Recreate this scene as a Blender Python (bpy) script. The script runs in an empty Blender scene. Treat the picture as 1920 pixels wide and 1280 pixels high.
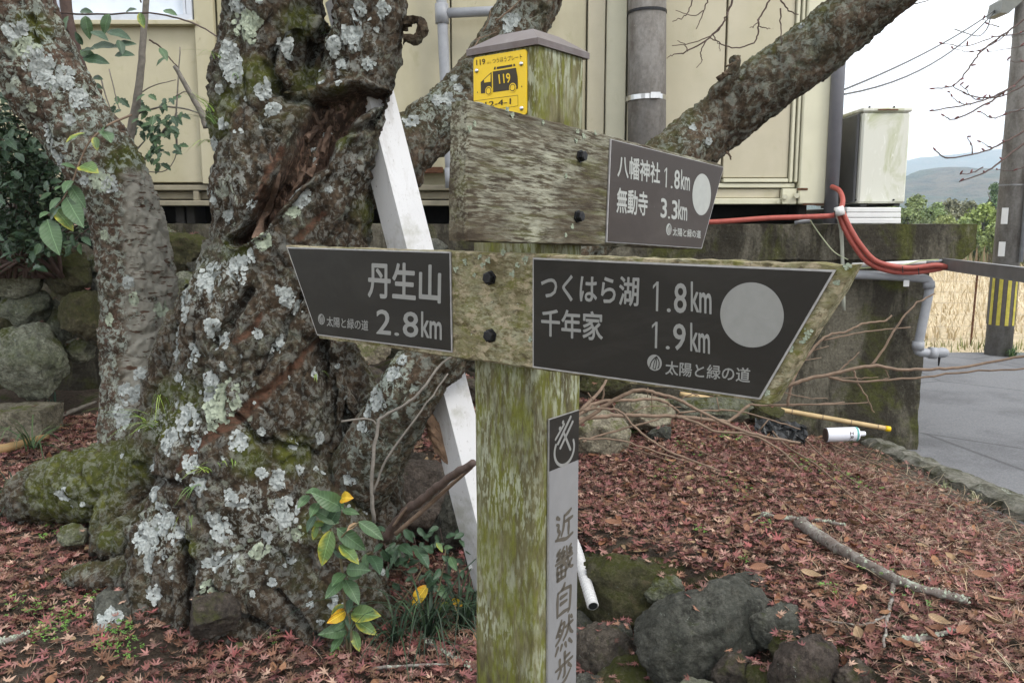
import bpy, math, random
import numpy as np
from mathutils import Vector, Matrix
from mathutils.bvhtree import BVHTree

random.seed(7)
RNG = np.random.default_rng(7)
scene = bpy.context.scene
COL = scene.collection

# ------------------------------------------------------------------ camera, sky, sun, exposure
EYE = 1.45
FPX = 1525.0                      # focal length in pixels of a 1920 wide frame
PITCH = math.radians(8.06)
cam_d = bpy.data.cameras.new('camera')
cam_d.sensor_width = 36.0
cam_d.lens = 36.0 * FPX / 1920.0
cam_d.clip_start = 0.05
cam_d.clip_end = 6000
cam = bpy.data.objects.new('camera', cam_d)
COL.objects.link(cam)
cam.location = (0, 0, EYE)
cam.rotation_euler = (math.radians(90) - PITCH, 0, 0)
scene.camera = cam

SUN_EL, SUN_AZ = math.radians(48), math.radians(128)    # azimuth from +Y towards +X
world = bpy.data.worlds.new('World')
scene.world = world
world.use_nodes = True
wn = world.node_tree.nodes
wl = world.node_tree.links
bg = wn['Background']
sky = wn.new('ShaderNodeTexSky')
sky.sky_type = 'NISHITA'
sky.sun_disc = False
sky.sun_elevation = SUN_EL
sky.sun_rotation = SUN_AZ
# a bright, thin overcast: cloud radiance over the clear sky, a little uneven
wtc = wn.new('ShaderNodeTexCoord')
wno = wn.new('ShaderNodeTexNoise')
wno.inputs['Scale'].default_value = 1.6
wno.inputs['Detail'].default_value = 4
wl.new(wtc.outputs['Generated'], wno.inputs['Vector'])
wr = wn.new('ShaderNodeMapRange')
wr.inputs['From Min'].default_value = 0.3
wr.inputs['From Max'].default_value = 0.7
wr.inputs['To Min'].default_value = 0.84
wr.inputs['To Max'].default_value = 0.97
wl.new(wno.outputs['Fac'], wr.inputs['Value'])
wm = wn.new('ShaderNodeMixRGB')
wm.inputs['Color2'].default_value = (10.2, 10.25, 10.4, 1)
wl.new(wr.outputs['Result'], wm.inputs['Fac'])
wl.new(sky.outputs['Color'], wm.inputs['Color1'])
wl.new(wm.outputs['Color'], bg.inputs['Color'])
bg.inputs['Strength'].default_value = 0.12

sun_d = bpy.data.lights.new('sun', 'SUN')
sun_d.energy = 1.3
sun_d.angle = math.radians(16)
sun_d.color = (1.0, 0.96, 0.9)
sun = bpy.data.objects.new('sun', sun_d)
COL.objects.link(sun)
sdir = Vector((math.sin(SUN_AZ) * math.cos(SUN_EL), math.cos(SUN_AZ) * math.cos(SUN_EL), math.sin(SUN_EL)))
sun.rotation_euler = sdir.to_track_quat('Z', 'Y').to_euler()
sun.location = (3, -3, 8)

scene.view_settings.view_transform = 'Standard'
scene.view_settings.look = 'None'
scene.view_settings.exposure = 0.85
scene.view_settings.gamma = 1.0
scene.view_settings.use_curve_mapping = False
scene.cycles.max_bounces = 8
scene.cycles.volume_bounces = 3
scene.cycles.volume_max_steps = 64

# ------------------------------------------------------------------ measuring helpers
CT, ST = math.cos(PITCH), math.sin(PITCH)
CAMP = np.array([0, 0, EYE])


def ray(px, py):
    dx, dy = (px - 960) / FPX, -(py - 640) / FPX
    return np.array([dx, CT + dy * ST, -ST + dy * CT])


def W(px, py, Y):
    """world point seen at photo pixel (px, py) at forward distance Y"""
    d = ray(px, py)
    return CAMP + d * (Y / d[1])


def WR(r, px, py, Y):
    return r / FPX * Y / ray(px, py)[1]


def onplane(px, py, p0, n):
    d = ray(px, py)
    t = np.dot(np.asarray(p0) - CAMP, n) / np.dot(d, n)
    return CAMP + d * t


# ------------------------------------------------------------------ vectorised noise
_perm = np.random.default_rng(11).permutation(256)
_perm = np.concatenate([_perm, _perm])
_gr = np.random.default_rng(12).normal(size=(256, 3))
_gr /= np.linalg.norm(_gr, axis=1)[:, None]


def perlin(P):
    P = np.asarray(P, float)
    I = np.floor(P).astype(int)
    Fr = P - I
    I &= 255
    u = Fr * Fr * Fr * (Fr * (Fr * 6 - 15) + 10)
    out = 0
    for dx in (0, 1):
        wx = u[:, 0] if dx else 1 - u[:, 0]
        for dy in (0, 1):
            wy = u[:, 1] if dy else 1 - u[:, 1]
            for dz in (0, 1):
                wz = u[:, 2] if dz else 1 - u[:, 2]
                h = _perm[_perm[_perm[(I[:, 0] + dx) & 255] + ((I[:, 1] + dy) & 255)] + ((I[:, 2] + dz) & 255)]
                g = _gr[h]
                d = (g[:, 0] * (Fr[:, 0] - dx) + g[:, 1] * (Fr[:, 1] - dy) + g[:, 2] * (Fr[:, 2] - dz))
                out = out + wx * wy * wz * d
    return out * 1.5


def fbm(P, oct=4, gain=0.5, ridged=False):
    P = np.asarray(P, float)
    a, s, t = 1.0, 0, 0
    for k in range(oct):
        n = perlin(P * (2.03 ** k) + 17.3 * k)
        s = s + a * ((1 - 2 * np.abs(n)) if ridged else n)
        t += a
        a *= gain
    return s / t


def worley(P):
    """F1, F2 and cell id"""
    P = np.asarray(P, float)
    I = np.floor(P).astype(int)
    f1 = np.full(len(P), 9.0)
    f2 = np.full(len(P), 9.0)
    cid = np.zeros(len(P), int)
    jit = np.random.default_rng(5).random((256, 3))
    for dx in (-1, 0, 1):
        for dy in (-1, 0, 1):
            for dz in (-1, 0, 1):
                C = I + np.array([dx, dy, dz])
                h = _perm[_perm[_perm[C[:, 0] & 255] + (C[:, 1] & 255)] + (C[:, 2] & 255)]
                d = np.linalg.norm(C + jit[h] - P, axis=1)
                near = d < f1
                f2 = np.where(near, f1, np.minimum(f2, d))
                cid = np.where(near, h, cid)
                f1 = np.where(near, d, f1)
    return f1, f2, cid


def smooth(a, b, x):
    t = np.clip((np.asarray(x, float) - a) / (b - a), 0, 1)
    return t * t * (3 - 2 * t)


# ------------------------------------------------------------------ object helpers
ORG = {}
WMX = {}


def tag(o, label=None, cat=None, group=None, kind=None):
    if label: o['label'] = label
    if cat: o['category'] = cat
    if group: o['group'] = group
    if kind: o['kind'] = kind
    return o


def thing(name, label, cat, loc, group=None):
    o = bpy.data.objects.new(name, None)
    o.empty_display_size = 0.1
    COL.objects.link(o)
    o.location = tuple(float(c) for c in loc)
    ORG[o.name] = np.array([float(c) for c in loc])
    WMX[o.name] = Matrix.Translation(Vector(o.location))
    return tag(o, label, cat, group)


def mesh_data(name, V, Fc, smoothf=False, colors=None, attrs=None, mi=None):
    V = np.asarray(V, float).reshape(-1, 3)
    me = bpy.data.meshes.new(name)
    if isinstance(Fc, np.ndarray):
        k = Fc.shape[1]
        n = len(Fc)
        me.vertices.add(len(V))
        me.vertices.foreach_set('co', V.ravel())
        me.loops.add(n * k)
        me.loops.foreach_set('vertex_index', Fc.astype(np.int32).ravel())
        me.polygons.add(n)
        me.polygons.foreach_set('loop_start', (np.arange(n) * k).astype(np.int32))
        me.update(calc_edges=True)
    else:
        me.from_pydata([tuple(v) for v in V], [], [tuple(int(i) for i in f) for f in Fc])
        me.update()
    if smoothf:
        me.polygons.foreach_set('use_smooth', np.ones(len(me.polygons), bool))
    if mi is not None:
        me.polygons.foreach_set('material_index', np.asarray(mi, np.int32))
    if colors is not None:
        a = me.attributes.new('Col', 'FLOAT_COLOR', 'POINT')
        c = np.ones((len(V), 4))
        c[:, :3] = colors
        a.data.foreach_set('color', c.ravel())
    if attrs:
        for k_, v_ in attrs.items():
            a = me.attributes.new(k_, 'FLOAT', 'POINT')
            a.data.foreach_set('value', np.asarray(v_, np.float32))
    return me


def add(name, me, mats, parent=None, loc=(0, 0, 0), rot=None):
    """link mesh data; loc is a WORLD place (all parents are unrotated)"""
    o = bpy.data.objects.new(name, me)
    COL.objects.link(o)
    if not isinstance(mats, (list, tuple)):
        mats = [mats]
    for m in mats:
        if m.name not in [mm.name for mm in me.materials if mm]:
            me.materials.append(m)
    loc = np.asarray([float(c) for c in loc])
    ORG[o.name] = loc
    R = Matrix.Identity(3) if rot is None else rot
    Wm = Matrix.Translation(Vector(loc)) @ R.to_4x4()
    WMX[o.name] = Wm
    if parent is not None:
        o.parent = parent
        Wm = WMX[parent.name].inverted() @ Wm
    o.matrix_basis = Wm
    return o


def obj(name, V, Fc, mats, parent=None, loc=None, sm=False, **kw):
    """V are world coordinates"""
    V = np.asarray(V, float).reshape(-1, 3)
    if loc is None:
        loc = ORG[parent.name] if parent is not None else np.array([V[:, 0].mean(), V[:, 1].mean(), V[:, 2].min()])
    loc = np.asarray(loc, float)
    return add(name, mesh_data(name, V - loc, Fc, sm, **kw), mats, parent, loc)


class MB:
    """collects shapes into one mesh"""
    def __init__(s):
        s.V, s.F, s.n = [], [], 0

    def put(s, V, Fc):
        V = np.asarray(V, float).reshape(-1, 3)
        s.F += [tuple(int(i) + s.n for i in f) for f in Fc]
        s.V.append(V)
        s.n += len(V)
        return s

    def box(s, x0, x1, y0, y1, z0, z1, bev=0.0):
        if bev <= 0:
            V = [(x, y, z) for z in (z0, z1) for y in (y0, y1) for x in (x0, x1)]
            return s.put(V, [(0, 2, 3, 1), (4, 5, 7, 6), (0, 1, 5, 4), (2, 6, 7, 3), (0, 4, 6, 2), (1, 3, 7, 5)])
        V, Fc = bevel_box(x1 - x0, y1 - y0, z1 - z0, bev)
        return s.put(V + np.array([(x0 + x1) / 2, (y0 + y1) / 2, (z0 + z1) / 2]), Fc)

    def tube(s, pts, r, seg=10, cap=True, sub=0):
        V, Fc = tube(pts, r, seg, cap, sub)
        return s.put(V, Fc)

    def make(s, name, mats, parent=None, loc=None, sm=False, **kw):
        return obj(name, np.concatenate(s.V), s.F, mats, parent, loc, sm, **kw)


def bevel_box(w, d, h, b):
    pts, idx = [], {}
    for sx in (-1, 1):
        for sy in (-1, 1):
            for sz in (-1, 1):
                for ax in range(3):
                    p = [sx * (w / 2 - b), sy * (d / 2 - b), sz * (h / 2 - b)]
                    p[ax] = (sx * w / 2, sy * d / 2, sz * h / 2)[ax]
                    idx[(sx, sy, sz, ax)] = len(pts)
                    pts.append(p)
    Fc = []
    I = idx
    for s in (-1, 1):
        Fc.append([I[(s, a, c, 0)] for a, c in ((-1, -1), (1, -1), (1, 1), (-1, 1))])
        Fc.append([I[(a, s, c, 1)] for a, c in ((-1, -1), (1, -1), (1, 1), (-1, 1))])
        Fc.append([I[(a, c, s, 2)] for a, c in ((-1, -1), (1, -1), (1, 1), (-1, 1))])
    for a in (-1, 1):
        for c in (-1, 1):
            Fc.append([I[(-1, a, c, 1)], I[(1, a, c, 1)], I[(1, a, c, 2)], I[(-1, a, c, 2)]])
            Fc.append([I[(a, -1, c, 0)], I[(a, 1, c, 0)], I[(a, 1, c, 2)], I[(a, -1, c, 2)]])
            Fc.append([I[(a, c, -1, 0)], I[(a, c, 1, 0)], I[(a, c, 1, 1)], I[(a, c, -1, 1)]])
    for sx in (-1, 1):
        for sy in (-1, 1):
            for sz in (-1, 1):
                Fc.append([I[(sx, sy, sz, 0)], I[(sx, sy, sz, 1)], I[(sx, sy, sz, 2)]])
    V = np.array(pts)
    out = []
    for f in Fc:
        c = V[f].mean(0)
        n = np.cross(V[f[1]] - V[f[0]], V[f[2]] - V[f[0]])
        out.append(f if np.dot(n, c) > 0 else f[::-1])
    return V, out


def catmull(P, sub):
    P = np.asarray(P, float)
    if sub <= 1 or len(P) < 3:
        return P
    Q = np.vstack([2 * P[0] - P[1], P, 2 * P[-1] - P[-2]])
    out = []
    for i in range(1, len(Q) - 2):
        for k in range(sub):
            t = k / sub
            a, b, c, d = Q[i - 1], Q[i], Q[i + 1], Q[i + 2]
            out.append(0.5 * (2 * b + (c - a) * t + (2 * a - 5 * b + 4 * c - d) * t * t + (3 * b - a - 3 * c + d) * t ** 3))
    out.append(P[-1])
    return np.array(out)


def tube(pts, r, seg=10, cap=True, sub=0):
    pts = np.asarray(pts, float)
    r = np.broadcast_to(np.asarray(r, float), (len(pts),))
    PR = catmull(np.column_stack([pts, r]), sub)
    P, R = PR[:, :3], np.maximum(PR[:, 3], 1e-5)
    T = np.gradient(P, axis=0)
    T /= np.linalg.norm(T, axis=1)[:, None] + 1e-12
    up = np.array([0, 0, 1.0]) if abs(T[0][2]) < 0.9 else np.array([1.0, 0, 0])
    N = np.cross(T[0], up)
    N /= np.linalg.norm(N)
    ang = np.linspace(0, 2 * math.pi, seg, endpoint=False)
    V = []
    for i in range(len(P)):
        N = N - T[i] * np.dot(N, T[i])
        N /= np.linalg.norm(N) + 1e-12
        B = np.cross(T[i], N)
        V.append(P[i] + R[i] * (np.cos(ang)[:, None] * N + np.sin(ang)[:, None] * B))
    V = np.concatenate(V)
    n = len(P)
    Fc = []
    for i in range(n - 1):
        for j in range(seg):
            k = (j + 1) % seg
            Fc.append((i * seg + j, i * seg + k, (i + 1) * seg + k, (i + 1) * seg + j))
    if cap:
        Fc.append(tuple(range(seg))[::-1])
        Fc.append(tuple((n - 1) * seg + j for j in range(seg)))
    return V, Fc


def prism(poly2, h0, h1, axes):
    """extrude a 2D polygon; axes(u, v, w) -> world"""
    n = len(poly2)
    V = [axes(u, v, h0) for u, v in poly2] + [axes(u, v, h1) for u, v in poly2]
    Fc = [tuple(range(n))[::-1], tuple(range(n, 2 * n))]
    Fc += [(i, (i + 1) % n, n + (i + 1) % n, n + i) for i in range(n)]
    return V, Fc


# ------------------------------------------------------------------ materials
class Mat:
    def __init__(s, name, rough=0.8, coord='Object', metallic=0.0, spec=0.3):
        s.m = bpy.data.materials.new(name)
        s.m.use_nodes = True
        s.t = s.m.node_tree
        s.b = s.t.nodes['Principled BSDF']
        s.b.inputs['Roughness'].default_value = rough
        s.b.inputs['Metallic'].default_value = metallic
        s.b.inputs['Specular IOR Level'].default_value = spec
        s.tc = s.t.nodes.new('ShaderNodeTexCoord').outputs[coord]
        s.color = None
        s.h = None

    def node(s, typ, **kw):
        n = s.t.nodes.new(typ)
        for k, v in kw.items():
            if isinstance(v, bpy.types.NodeSocket):
                s.t.links.new(v, n.inputs[k.replace('_', ' ')] if not k.startswith('i') or not k[1:].isdigit() else n.inputs[int(k[1:])])
            elif k.startswith('i') and k[1:].isdigit():
                n.inputs[int(k[1:])].default_value = v
            elif hasattr(n, k):
                setattr(n, k, v)
            else:
                n.inputs[k.replace('_', ' ')].default_value = v
        return n

    def noise(s, scale, detail=4, rough=0.55, dist=0.0, off=(0, 0, 0), rot=(0, 0, 0)):
        if not isinstance(scale, (tuple, list)):
            scale = (scale,) * 3
        mp = s.node('ShaderNodeMapping')
        mp.inputs['Scale'].default_value = scale
        mp.inputs['Location'].default_value = off
        mp.inputs['Rotation'].default_value = rot
        s.t.links.new(s.tc, mp.inputs['Vector'])
        n = s.node('ShaderNodeTexNoise', Vector=mp.outputs[0], Scale=1.0, Detail=detail, Roughness=rough, Distortion=dist)
        return n.outputs['Fac']

    def vor(s, scale, feature='F1', rnd=1.0, off=(0, 0, 0)):
        if not isinstance(scale, (tuple, list)):
            scale = (scale,) * 3
        mp = s.node('ShaderNodeMapping')
        mp.inputs['Scale'].default_value = scale
        mp.inputs['Location'].default_value = off
        s.t.links.new(s.tc, mp.inputs['Vector'])
        n = s.t.nodes.new('ShaderNodeTexVoronoi')
        n.feature = feature
        s.t.links.new(mp.outputs[0], n.inputs['Vector'])
        n.inputs['Scale'].default_value = 1.0
        n.inputs['Randomness'].default_value = rnd
        return n.outputs['Distance']

    def ramp(s, fac, lo, hi, a=0.0, b=1.0):
        n = s.node('ShaderNodeMapRange', Value=fac)
        n.inputs['From Min'].default_value = lo
        n.inputs['From Max'].default_value = hi
        n.inputs['To Min'].default_value = a
        n.inputs['To Max'].default_value = b
        return n.outputs['Result']

    def mul(s, a, b, op='MULTIPLY'):
        n = s.t.nodes.new('ShaderNodeMath')
        n.operation = op
        for i, v in enumerate((a, b)):
            if isinstance(v, bpy.types.NodeSocket):
                s.t.links.new(v, n.inputs[i])
            else:
                n.inputs[i].default_value = v
        return n.outputs[0]

    def attr(s, name, col=False):
        n = s.t.nodes.new('ShaderNodeAttribute')
        n.attribute_name = name
        return n.outputs['Color' if col else 'Fac']

    def base(s, c):
        if isinstance(c, bpy.types.NodeSocket):
            s.color = c
        else:
            n = s.t.nodes.new('ShaderNodeRGB')
            n.outputs[0].default_value = (*c, 1)
            s.color = n.outputs[0]
        return s

    def layer(s, c, fac, mode='MIX'):
        n = s.t.nodes.new('ShaderNodeMixRGB')
        n.blend_type = mode
        if isinstance(fac, bpy.types.NodeSocket):
            s.t.links.new(fac, n.inputs['Fac'])
        else:
            n.inputs['Fac'].default_value = fac
        s.t.links.new(s.color, n.inputs['Color1'])
        if isinstance(c, bpy.types.NodeSocket):
            s.t.links.new(c, n.inputs['Color2'])
        else:
            n.inputs['Color2'].default_value = (*c, 1)
        s.color = n.outputs[0]
        return s

    def vary(s, scale, amt, detail=5):
        """brightness variation round 1"""
        f = s.noise(scale, detail, 0.6)
        r = s.ramp(f, 0.25, 0.75, 1 - amt, 1 + amt)
        n = s.t.nodes.new('ShaderNodeVectorMath')
        n.operation = 'SCALE'
        s.t.links.new(s.color, n.inputs[0])
        s.t.links.new(r, n.inputs['Scale'])
        s.color = n.outputs[0]
        return s

    def perobj(s, hue=0.02, val=0.25):
        oi = s.t.nodes.new('ShaderNodeObjectInfo')
        hs = s.node('ShaderNodeHueSaturation', Color=s.color)
        s.t.links.new(s.ramp(oi.outputs['Random'], 0, 1, 0.5 - hue, 0.5 + hue), hs.inputs['Hue'])
        x = s.mul(oi.outputs['Random'], 7.31)
        x = s.mul(x, 1.0, 'MODULO')
        s.t.links.new(s.ramp(x, 0, 1, 1 - val, 1 + val), hs.inputs['Value'])
        s.color = hs.outputs[0]
        return s

    def bump(s, fac, strength=0.5, dist=0.01):
        n = s.t.nodes.new('ShaderNodeBump')
        n.inputs['Strength'].default_value = strength
        n.inputs['Distance'].default_value = dist
        s.t.links.new(fac, n.inputs['Height'])
        if s.h is not None:
            s.t.links.new(s.h, n.inputs['Normal'])
        s.h = n.outputs[0]
        return s

    def done(s):
        s.t.links.new(s.color, s.b.inputs['Base Color'])
        if s.h is not None:
            s.t.links.new(s.h, s.b.inputs['Normal'])
        return s.m


def simple(name, c, rough=0.7, metallic=0.0, vary=0.12, vs=20, spec=0.3, bump=0.0):
    M = Mat(name, rough, metallic=metallic, spec=spec).base(c)
    if vary: M.vary(vs, vary)
    if bump: M.bump(M.noise(vs * 4, 4), bump, 0.003)
    return M.done()


# ---- bark of the big cherry
def bark_mat(name, base, lo, hi, moss=(0.055, 0.062, 0.014), lich=(0.31, 0.35, 0.31), smoothbark=False):
    M = Mat(name, 0.92, spec=0.15)
    M.base(base)
    M.layer(lo, M.ramp(M.noise(9, 6, 0.65), 0.42, 0.62))
    M.layer(hi, M.ramp(M.noise(26, 6, 0.7), 0.5, 0.72, 0, 0.8))
    M.layer((0.095, 0.100, 0.070), M.mul(M.ramp(M.noise(5, 5, 0.6, off=(3, 1, 2)), 0.50, 0.66), M.ramp(M.noise(45, 5, 0.7), 0.42, 0.62)))
    M.vary(70, 0.6, 4)
    M.vary(6, 0.35, 4)
    # near-black fissures and creases: their shade is put into the colour
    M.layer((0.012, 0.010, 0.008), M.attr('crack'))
    mossf = M.mul(M.attr('moss'), M.ramp(M.noise(40, 5, 0.7), 0.25, 0.5))
    M.layer(moss, mossf)
    M.layer((0.10, 0.105, 0.02), M.mul(mossf, M.ramp(M.noise(18, 4), 0.5, 0.66, 0, 0.8)))
    M.layer((0.11, 0.056, 0.036), M.mul(M.attr('wood'), M.ramp(M.noise((30, 30, 60), 5, 0.7, 1.5), 0.36, 0.6)))
    M.layer((0.045, 0.028, 0.02), M.mul(M.attr('rot'), M.ramp(M.noise(14, 5, 0.7, 0.5), 0.3, 0.5)))
    M.layer((0.20, 0.125, 0.09), M.mul(M.attr('rot'), M.ramp(M.noise((50, 50, 14), 5, 0.7, 1.0), 0.5, 0.66)))
    # small crusts of lichen
    l1 = M.mul(M.attr('lich'), M.ramp(M.noise(34, 6, 0.75, 0.6), 0.50, 0.56))
    M.layer(lich, l1)
    l2 = M.mul(M.attr('lich'), M.ramp(M.noise(11, 6, 0.75, 0.8, off=(9, 2, 1)), 0.58, 0.62))
    M.layer((0.36, 0.40, 0.33), M.mul(l2, M.ramp(M.noise(90, 3, 0.7), 0.3, 0.6, 0.5, 1)))
    if smoothbark:
        sm = M.mul(M.attr('bare'), M.ramp(M.noise((10, 10, 26), 5, 0.6, 0.5), 0.36, 0.44))
        M.layer((0.25, 0.24, 0.205), sm)
        M.layer((0.085, 0.052, 0.036), M.mul(M.attr('bare'), M.ramp(M.noise((16, 16, 75), 3, 0.5, off=(4, 4, 4)), 0.6, 0.64)))
    M.bump(M.noise(60, 8, 0.7), 0.9, 0.012)
    M.bump(M.noise(220, 4, 0.7), 0.7, 0.004)
    M.bump(M.mul(l1, M.noise(150, 4)), 0.5, 0.004)
    return M.done()


M_BARK = bark_mat('cherry_bark', (0.054, 0.038, 0.025), (0.026, 0.019, 0.012), (0.118, 0.090, 0.062), lich=(0.30, 0.315, 0.29))
M_BARK2 = bark_mat('lichened_bark', (0.085, 0.055, 0.040), (0.055, 0.045, 0.03), (0.16, 0.12, 0.095), smoothbark=True)
M_BARK3 = bark_mat('limb_bark', (0.078, 0.054, 0.036), (0.040, 0.035, 0.020), (0.14, 0.11, 0.085), moss=(0.06, 0.06, 0.02))


def lichen_mat(name, c1, c2):
    M = Mat(name, 0.95, spec=0.1).base(c1)
    M.layer(c2, M.ramp(M.noise(60, 4, 0.6), 0.4, 0.65))
    M.layer((0.2, 0.215, 0.19), M.ramp(M.noise(130, 3, 0.6), 0.55, 0.72, 0, 0.7))
    M.bump(M.noise(260, 3), 0.5, 0.002)
    return M.done()


M_LICH = lichen_mat('foliose_lichen', (0.385, 0.41, 0.40), (0.28, 0.305, 0.295))
M_LICH2 = lichen_mat('pale_green_lichen', (0.35, 0.39, 0.30), (0.27, 0.31, 0.24))

# leaf litter colour comes with each leaf
M = Mat('fallen_leaf_tissue', 0.75, spec=0.25).base((0, 0, 0))
M.base(M.attr('Col', True))
M.vary(60, 0.3)
M_LEAFV = M.done()
M = Mat('foliage_tissue', 0.55, spec=0.35).base((0, 0, 0))
M.base(M.attr('Col', True))
M.vary(40, 0.2)
M_FOL = M.done()


def leaf_mat(name, c, edge=None, rough=0.45):
    M = Mat(name, rough, coord='Object', spec=0.4).base(c)
    M.vary(35, 0.22)
    if edge:
        M.layer(edge, M.mul(M.ramp(M.noise(22, 3, 0.6), 0.46, 0.56), M.attr('edge')))
    # pale veins
    sp = M.node('ShaderNodeSeparateXYZ', Vector=M.tc)
    ay = M.mul(sp.outputs['Y'], 0, 'ADD')
    ab = M.t.nodes.new('ShaderNodeMath'); ab.operation = 'ABSOLUTE'
    M.t.links.new(ay, ab.inputs[0])
    v = M.mul(M.mul(sp.outputs['X'], 1.0), M.mul(ab.outputs[0], -0.7), 'ADD')
    w = M.t.nodes.new('ShaderNodeMath'); w.operation = 'SINE'
    M.t.links.new(M.mul(v, 900), w.inputs[0])
    M.layer(tuple(min(1, x * 1.6 + 0.02) for x in c), M.ramp(w.outputs[0], 0.85, 1.0, 0, 0.5))
    M.layer(tuple(min(1, x * 2.0 + 0.03) for x in c), M.ramp(ab.outputs[0], 0.0009, 0.0004, 0, 0.8))
    M.bump(w.outputs[0], 0.25, 0.001)
    m = M.done()
    return m


M_LG = leaf_mat('green_leaf', (0.052, 0.098, 0.040), None)
M_LD = leaf_mat('dark_green_leaf', (0.030, 0.062, 0.030), None)
M_LGY = leaf_mat('green_leaf_yellowing', (0.075, 0.13, 0.035), (0.36, 0.33, 0.035))
M_LY = leaf_mat('yellow_leaf', (0.50, 0.33, 0.02), (0.55, 0.22, 0.01))
M_LO = leaf_mat('brown_leaf', (0.17, 0.078, 0.042), None, 0.7)
M_LR = leaf_mat('tan_leaf', (0.26, 0.175, 0.10), None, 0.7)


def stone_mat(name, c, c2, moss, moss_amt, lich=0.5, dark=0.4):
    M = Mat(name, 0.9, spec=0.2).base(c)
    M.layer(c2, M.ramp(M.noise(7, 6, 0.6), 0.42, 0.62))
    M.layer(tuple(x * dark for x in c), M.ramp(M.noise(24, 7, 0.8, 0.4), 0.48, 0.60, 0, 0.9))
    M.layer(tuple(min(1, x * 1.7) for x in c), M.ramp(M.noise(38, 6, 0.8, off=(6, 2, 2)), 0.56, 0.66, 0, 0.7))
    M.vary(85, 0.45)
    M.perobj(0.015, 0.25)
    geo = M.t.nodes.new('ShaderNodeNewGeometry')
    sp = M.node('ShaderNodeSeparateXYZ', Vector=geo.outputs['Normal'])
    up = M.ramp(sp.outputs['Z'], -0.5, 0.7)
    M.layer(moss, M.mul(M.mul(M.ramp(M.noise(9, 5, 0.65, off=(5, 5, 5)), 0.62 - moss_amt * 0.3, 0.72 - moss_amt * 0.3), up), M.ramp(M.noise(60, 5, 0.75), 0.36, 0.52, 0.25, 1)))
    M.layer((0.095, 0.075, 0.045), M.ramp(M.noise(17, 6, 0.75, off=(8, 8, 1)), 0.56, 0.66, 0, 0.6 * min(1, moss_amt + 0.2)))
    M.layer((0.26, 0.29, 0.25), M.ramp(M.noise(26, 6, 0.75, 0.4, off=(1, 9, 1)), 0.69 - 0.06 * lich, 0.72 - 0.06 * lich, 0, 0.85))
    M.bump(M.noise(16, 9, 0.72), 1.0, 0.04)
    M.bump(M.noise(120, 4, 0.7), 0.5, 0.004)
    return M.done()


M_STONE = stone_mat('wall_stone', (0.19, 0.195, 0.15), (0.125, 0.135, 0.09), (0.06, 0.068, 0.012), 0.35)
M_STONEM = stone_mat('mossy_stone', (0.10, 0.09, 0.055), (0.05, 0.048, 0.028), (0.046, 0.050, 0.012), 0.8)
M_STONED = stone_mat('dark_boulder', (0.105, 0.105, 0.088), (0.055, 0.058, 0.048), (0.05, 0.06, 0.02), 0.0, 0.7)
M_STONEB = stone_mat('brown_rock', (0.095, 0.078, 0.064), (0.06, 0.05, 0.042), (0.06, 0.065, 0.02), 0.15)
M_STONEP = stone_mat('pale_rock', (0.27, 0.24, 0.18), (0.19, 0.17, 0.12), (0.10, 0.11, 0.03), 0.3)

M = Mat('garden_soil', 0.97, spec=0.1).base((0.065, 0.050, 0.038))
M.layer((0.12, 0.10, 0.08), M.ramp(M.noise(3, 6, 0.6), 0.45, 0.65))
M.layer((0.045, 0.055, 0.015), M.ramp(M.noise(5, 6, 0.7, off=(2, 2, 0)), 0.56, 0.64, 0, 0.8))
M.vary(60, 0.5)
M.bump(M.noise(30, 8, 0.7), 0.9, 0.03)
M.bump(M.noise(140, 4, 0.7), 0.8, 0.008)
M_SOIL = M.done()

M = Mat('asphalt', 0.9, spec=0.2).base((0.150, 0.152, 0.158))
M.layer((0.10, 0.10, 0.105), M.ramp(M.noise(0.9, 7, 0.7), 0.46, 0.60, 0, 0.8))
M.layer((0.045, 0.045, 0.045), M.ramp(M.vor((0.8, 0.55, 1), 'DISTANCE_TO_EDGE'), 0.010, 0.004, 0, 0.6))
M.layer((0.24, 0.24, 0.24), M.ramp(M.noise(160, 3, 0.8), 0.58, 0.7, 0, 0.7))
M.vary(90, 0.3)
M.bump(M.noise(150, 4, 0.7), 0.4, 0.006)
M_ROAD = M.done()

M = Mat('mossy_concrete', 0.93, spec=0.2).base((0.115, 0.105, 0.080))
M.layer((0.034, 0.030, 0.022), M.ramp(M.noise((3.6, 3, 1.2), 8, 0.72, 0.5), 0.42, 0.53, 0, 0.95))
M.layer((0.058, 0.062, 0.015), M.ramp(M.noise((2.6, 2.6, 1.6), 7, 0.68, 0.5, off=(5, 1, 3)), 0.50, 0.60, 0, 0.9))
M.layer((0.20, 0.19, 0.15), M.ramp(M.noise((6, 6, 2.4), 6, 0.7, off=(7, 1, 3)), 0.60, 0.72, 0, 0.7))
M.layer((0.40, 0.39, 0.34), M.ramp(M.noise(55, 4, 0.75, 0.3), 0.68, 0.72, 0, 0.8))
M.vary(60, 0.4)
M.bump(M.noise(20, 8, 0.7), 0.7, 0.02)
M.bump(M.noise(130, 4, 0.7), 0.5, 0.005)
M_CONC = M.done()

M = Mat('kerb_concrete', 0.93, spec=0.2).base((0.17, 0.165, 0.14))
M.layer((0.05, 0.05, 0.03), M.ramp(M.noise(6, 7, 0.68), 0.42, 0.58, 0, 0.95))
M.layer((0.30, 0.32, 0.27), M.ramp(M.noise(10, 5, 0.68, off=(3, 3, 1)), 0.60, 0.66, 0, 0.8))
M.vary(60, 0.4)
M.bump(M.noise(30, 8, 0.7), 0.7, 0.015)
M_KERB = M.done()


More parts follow.
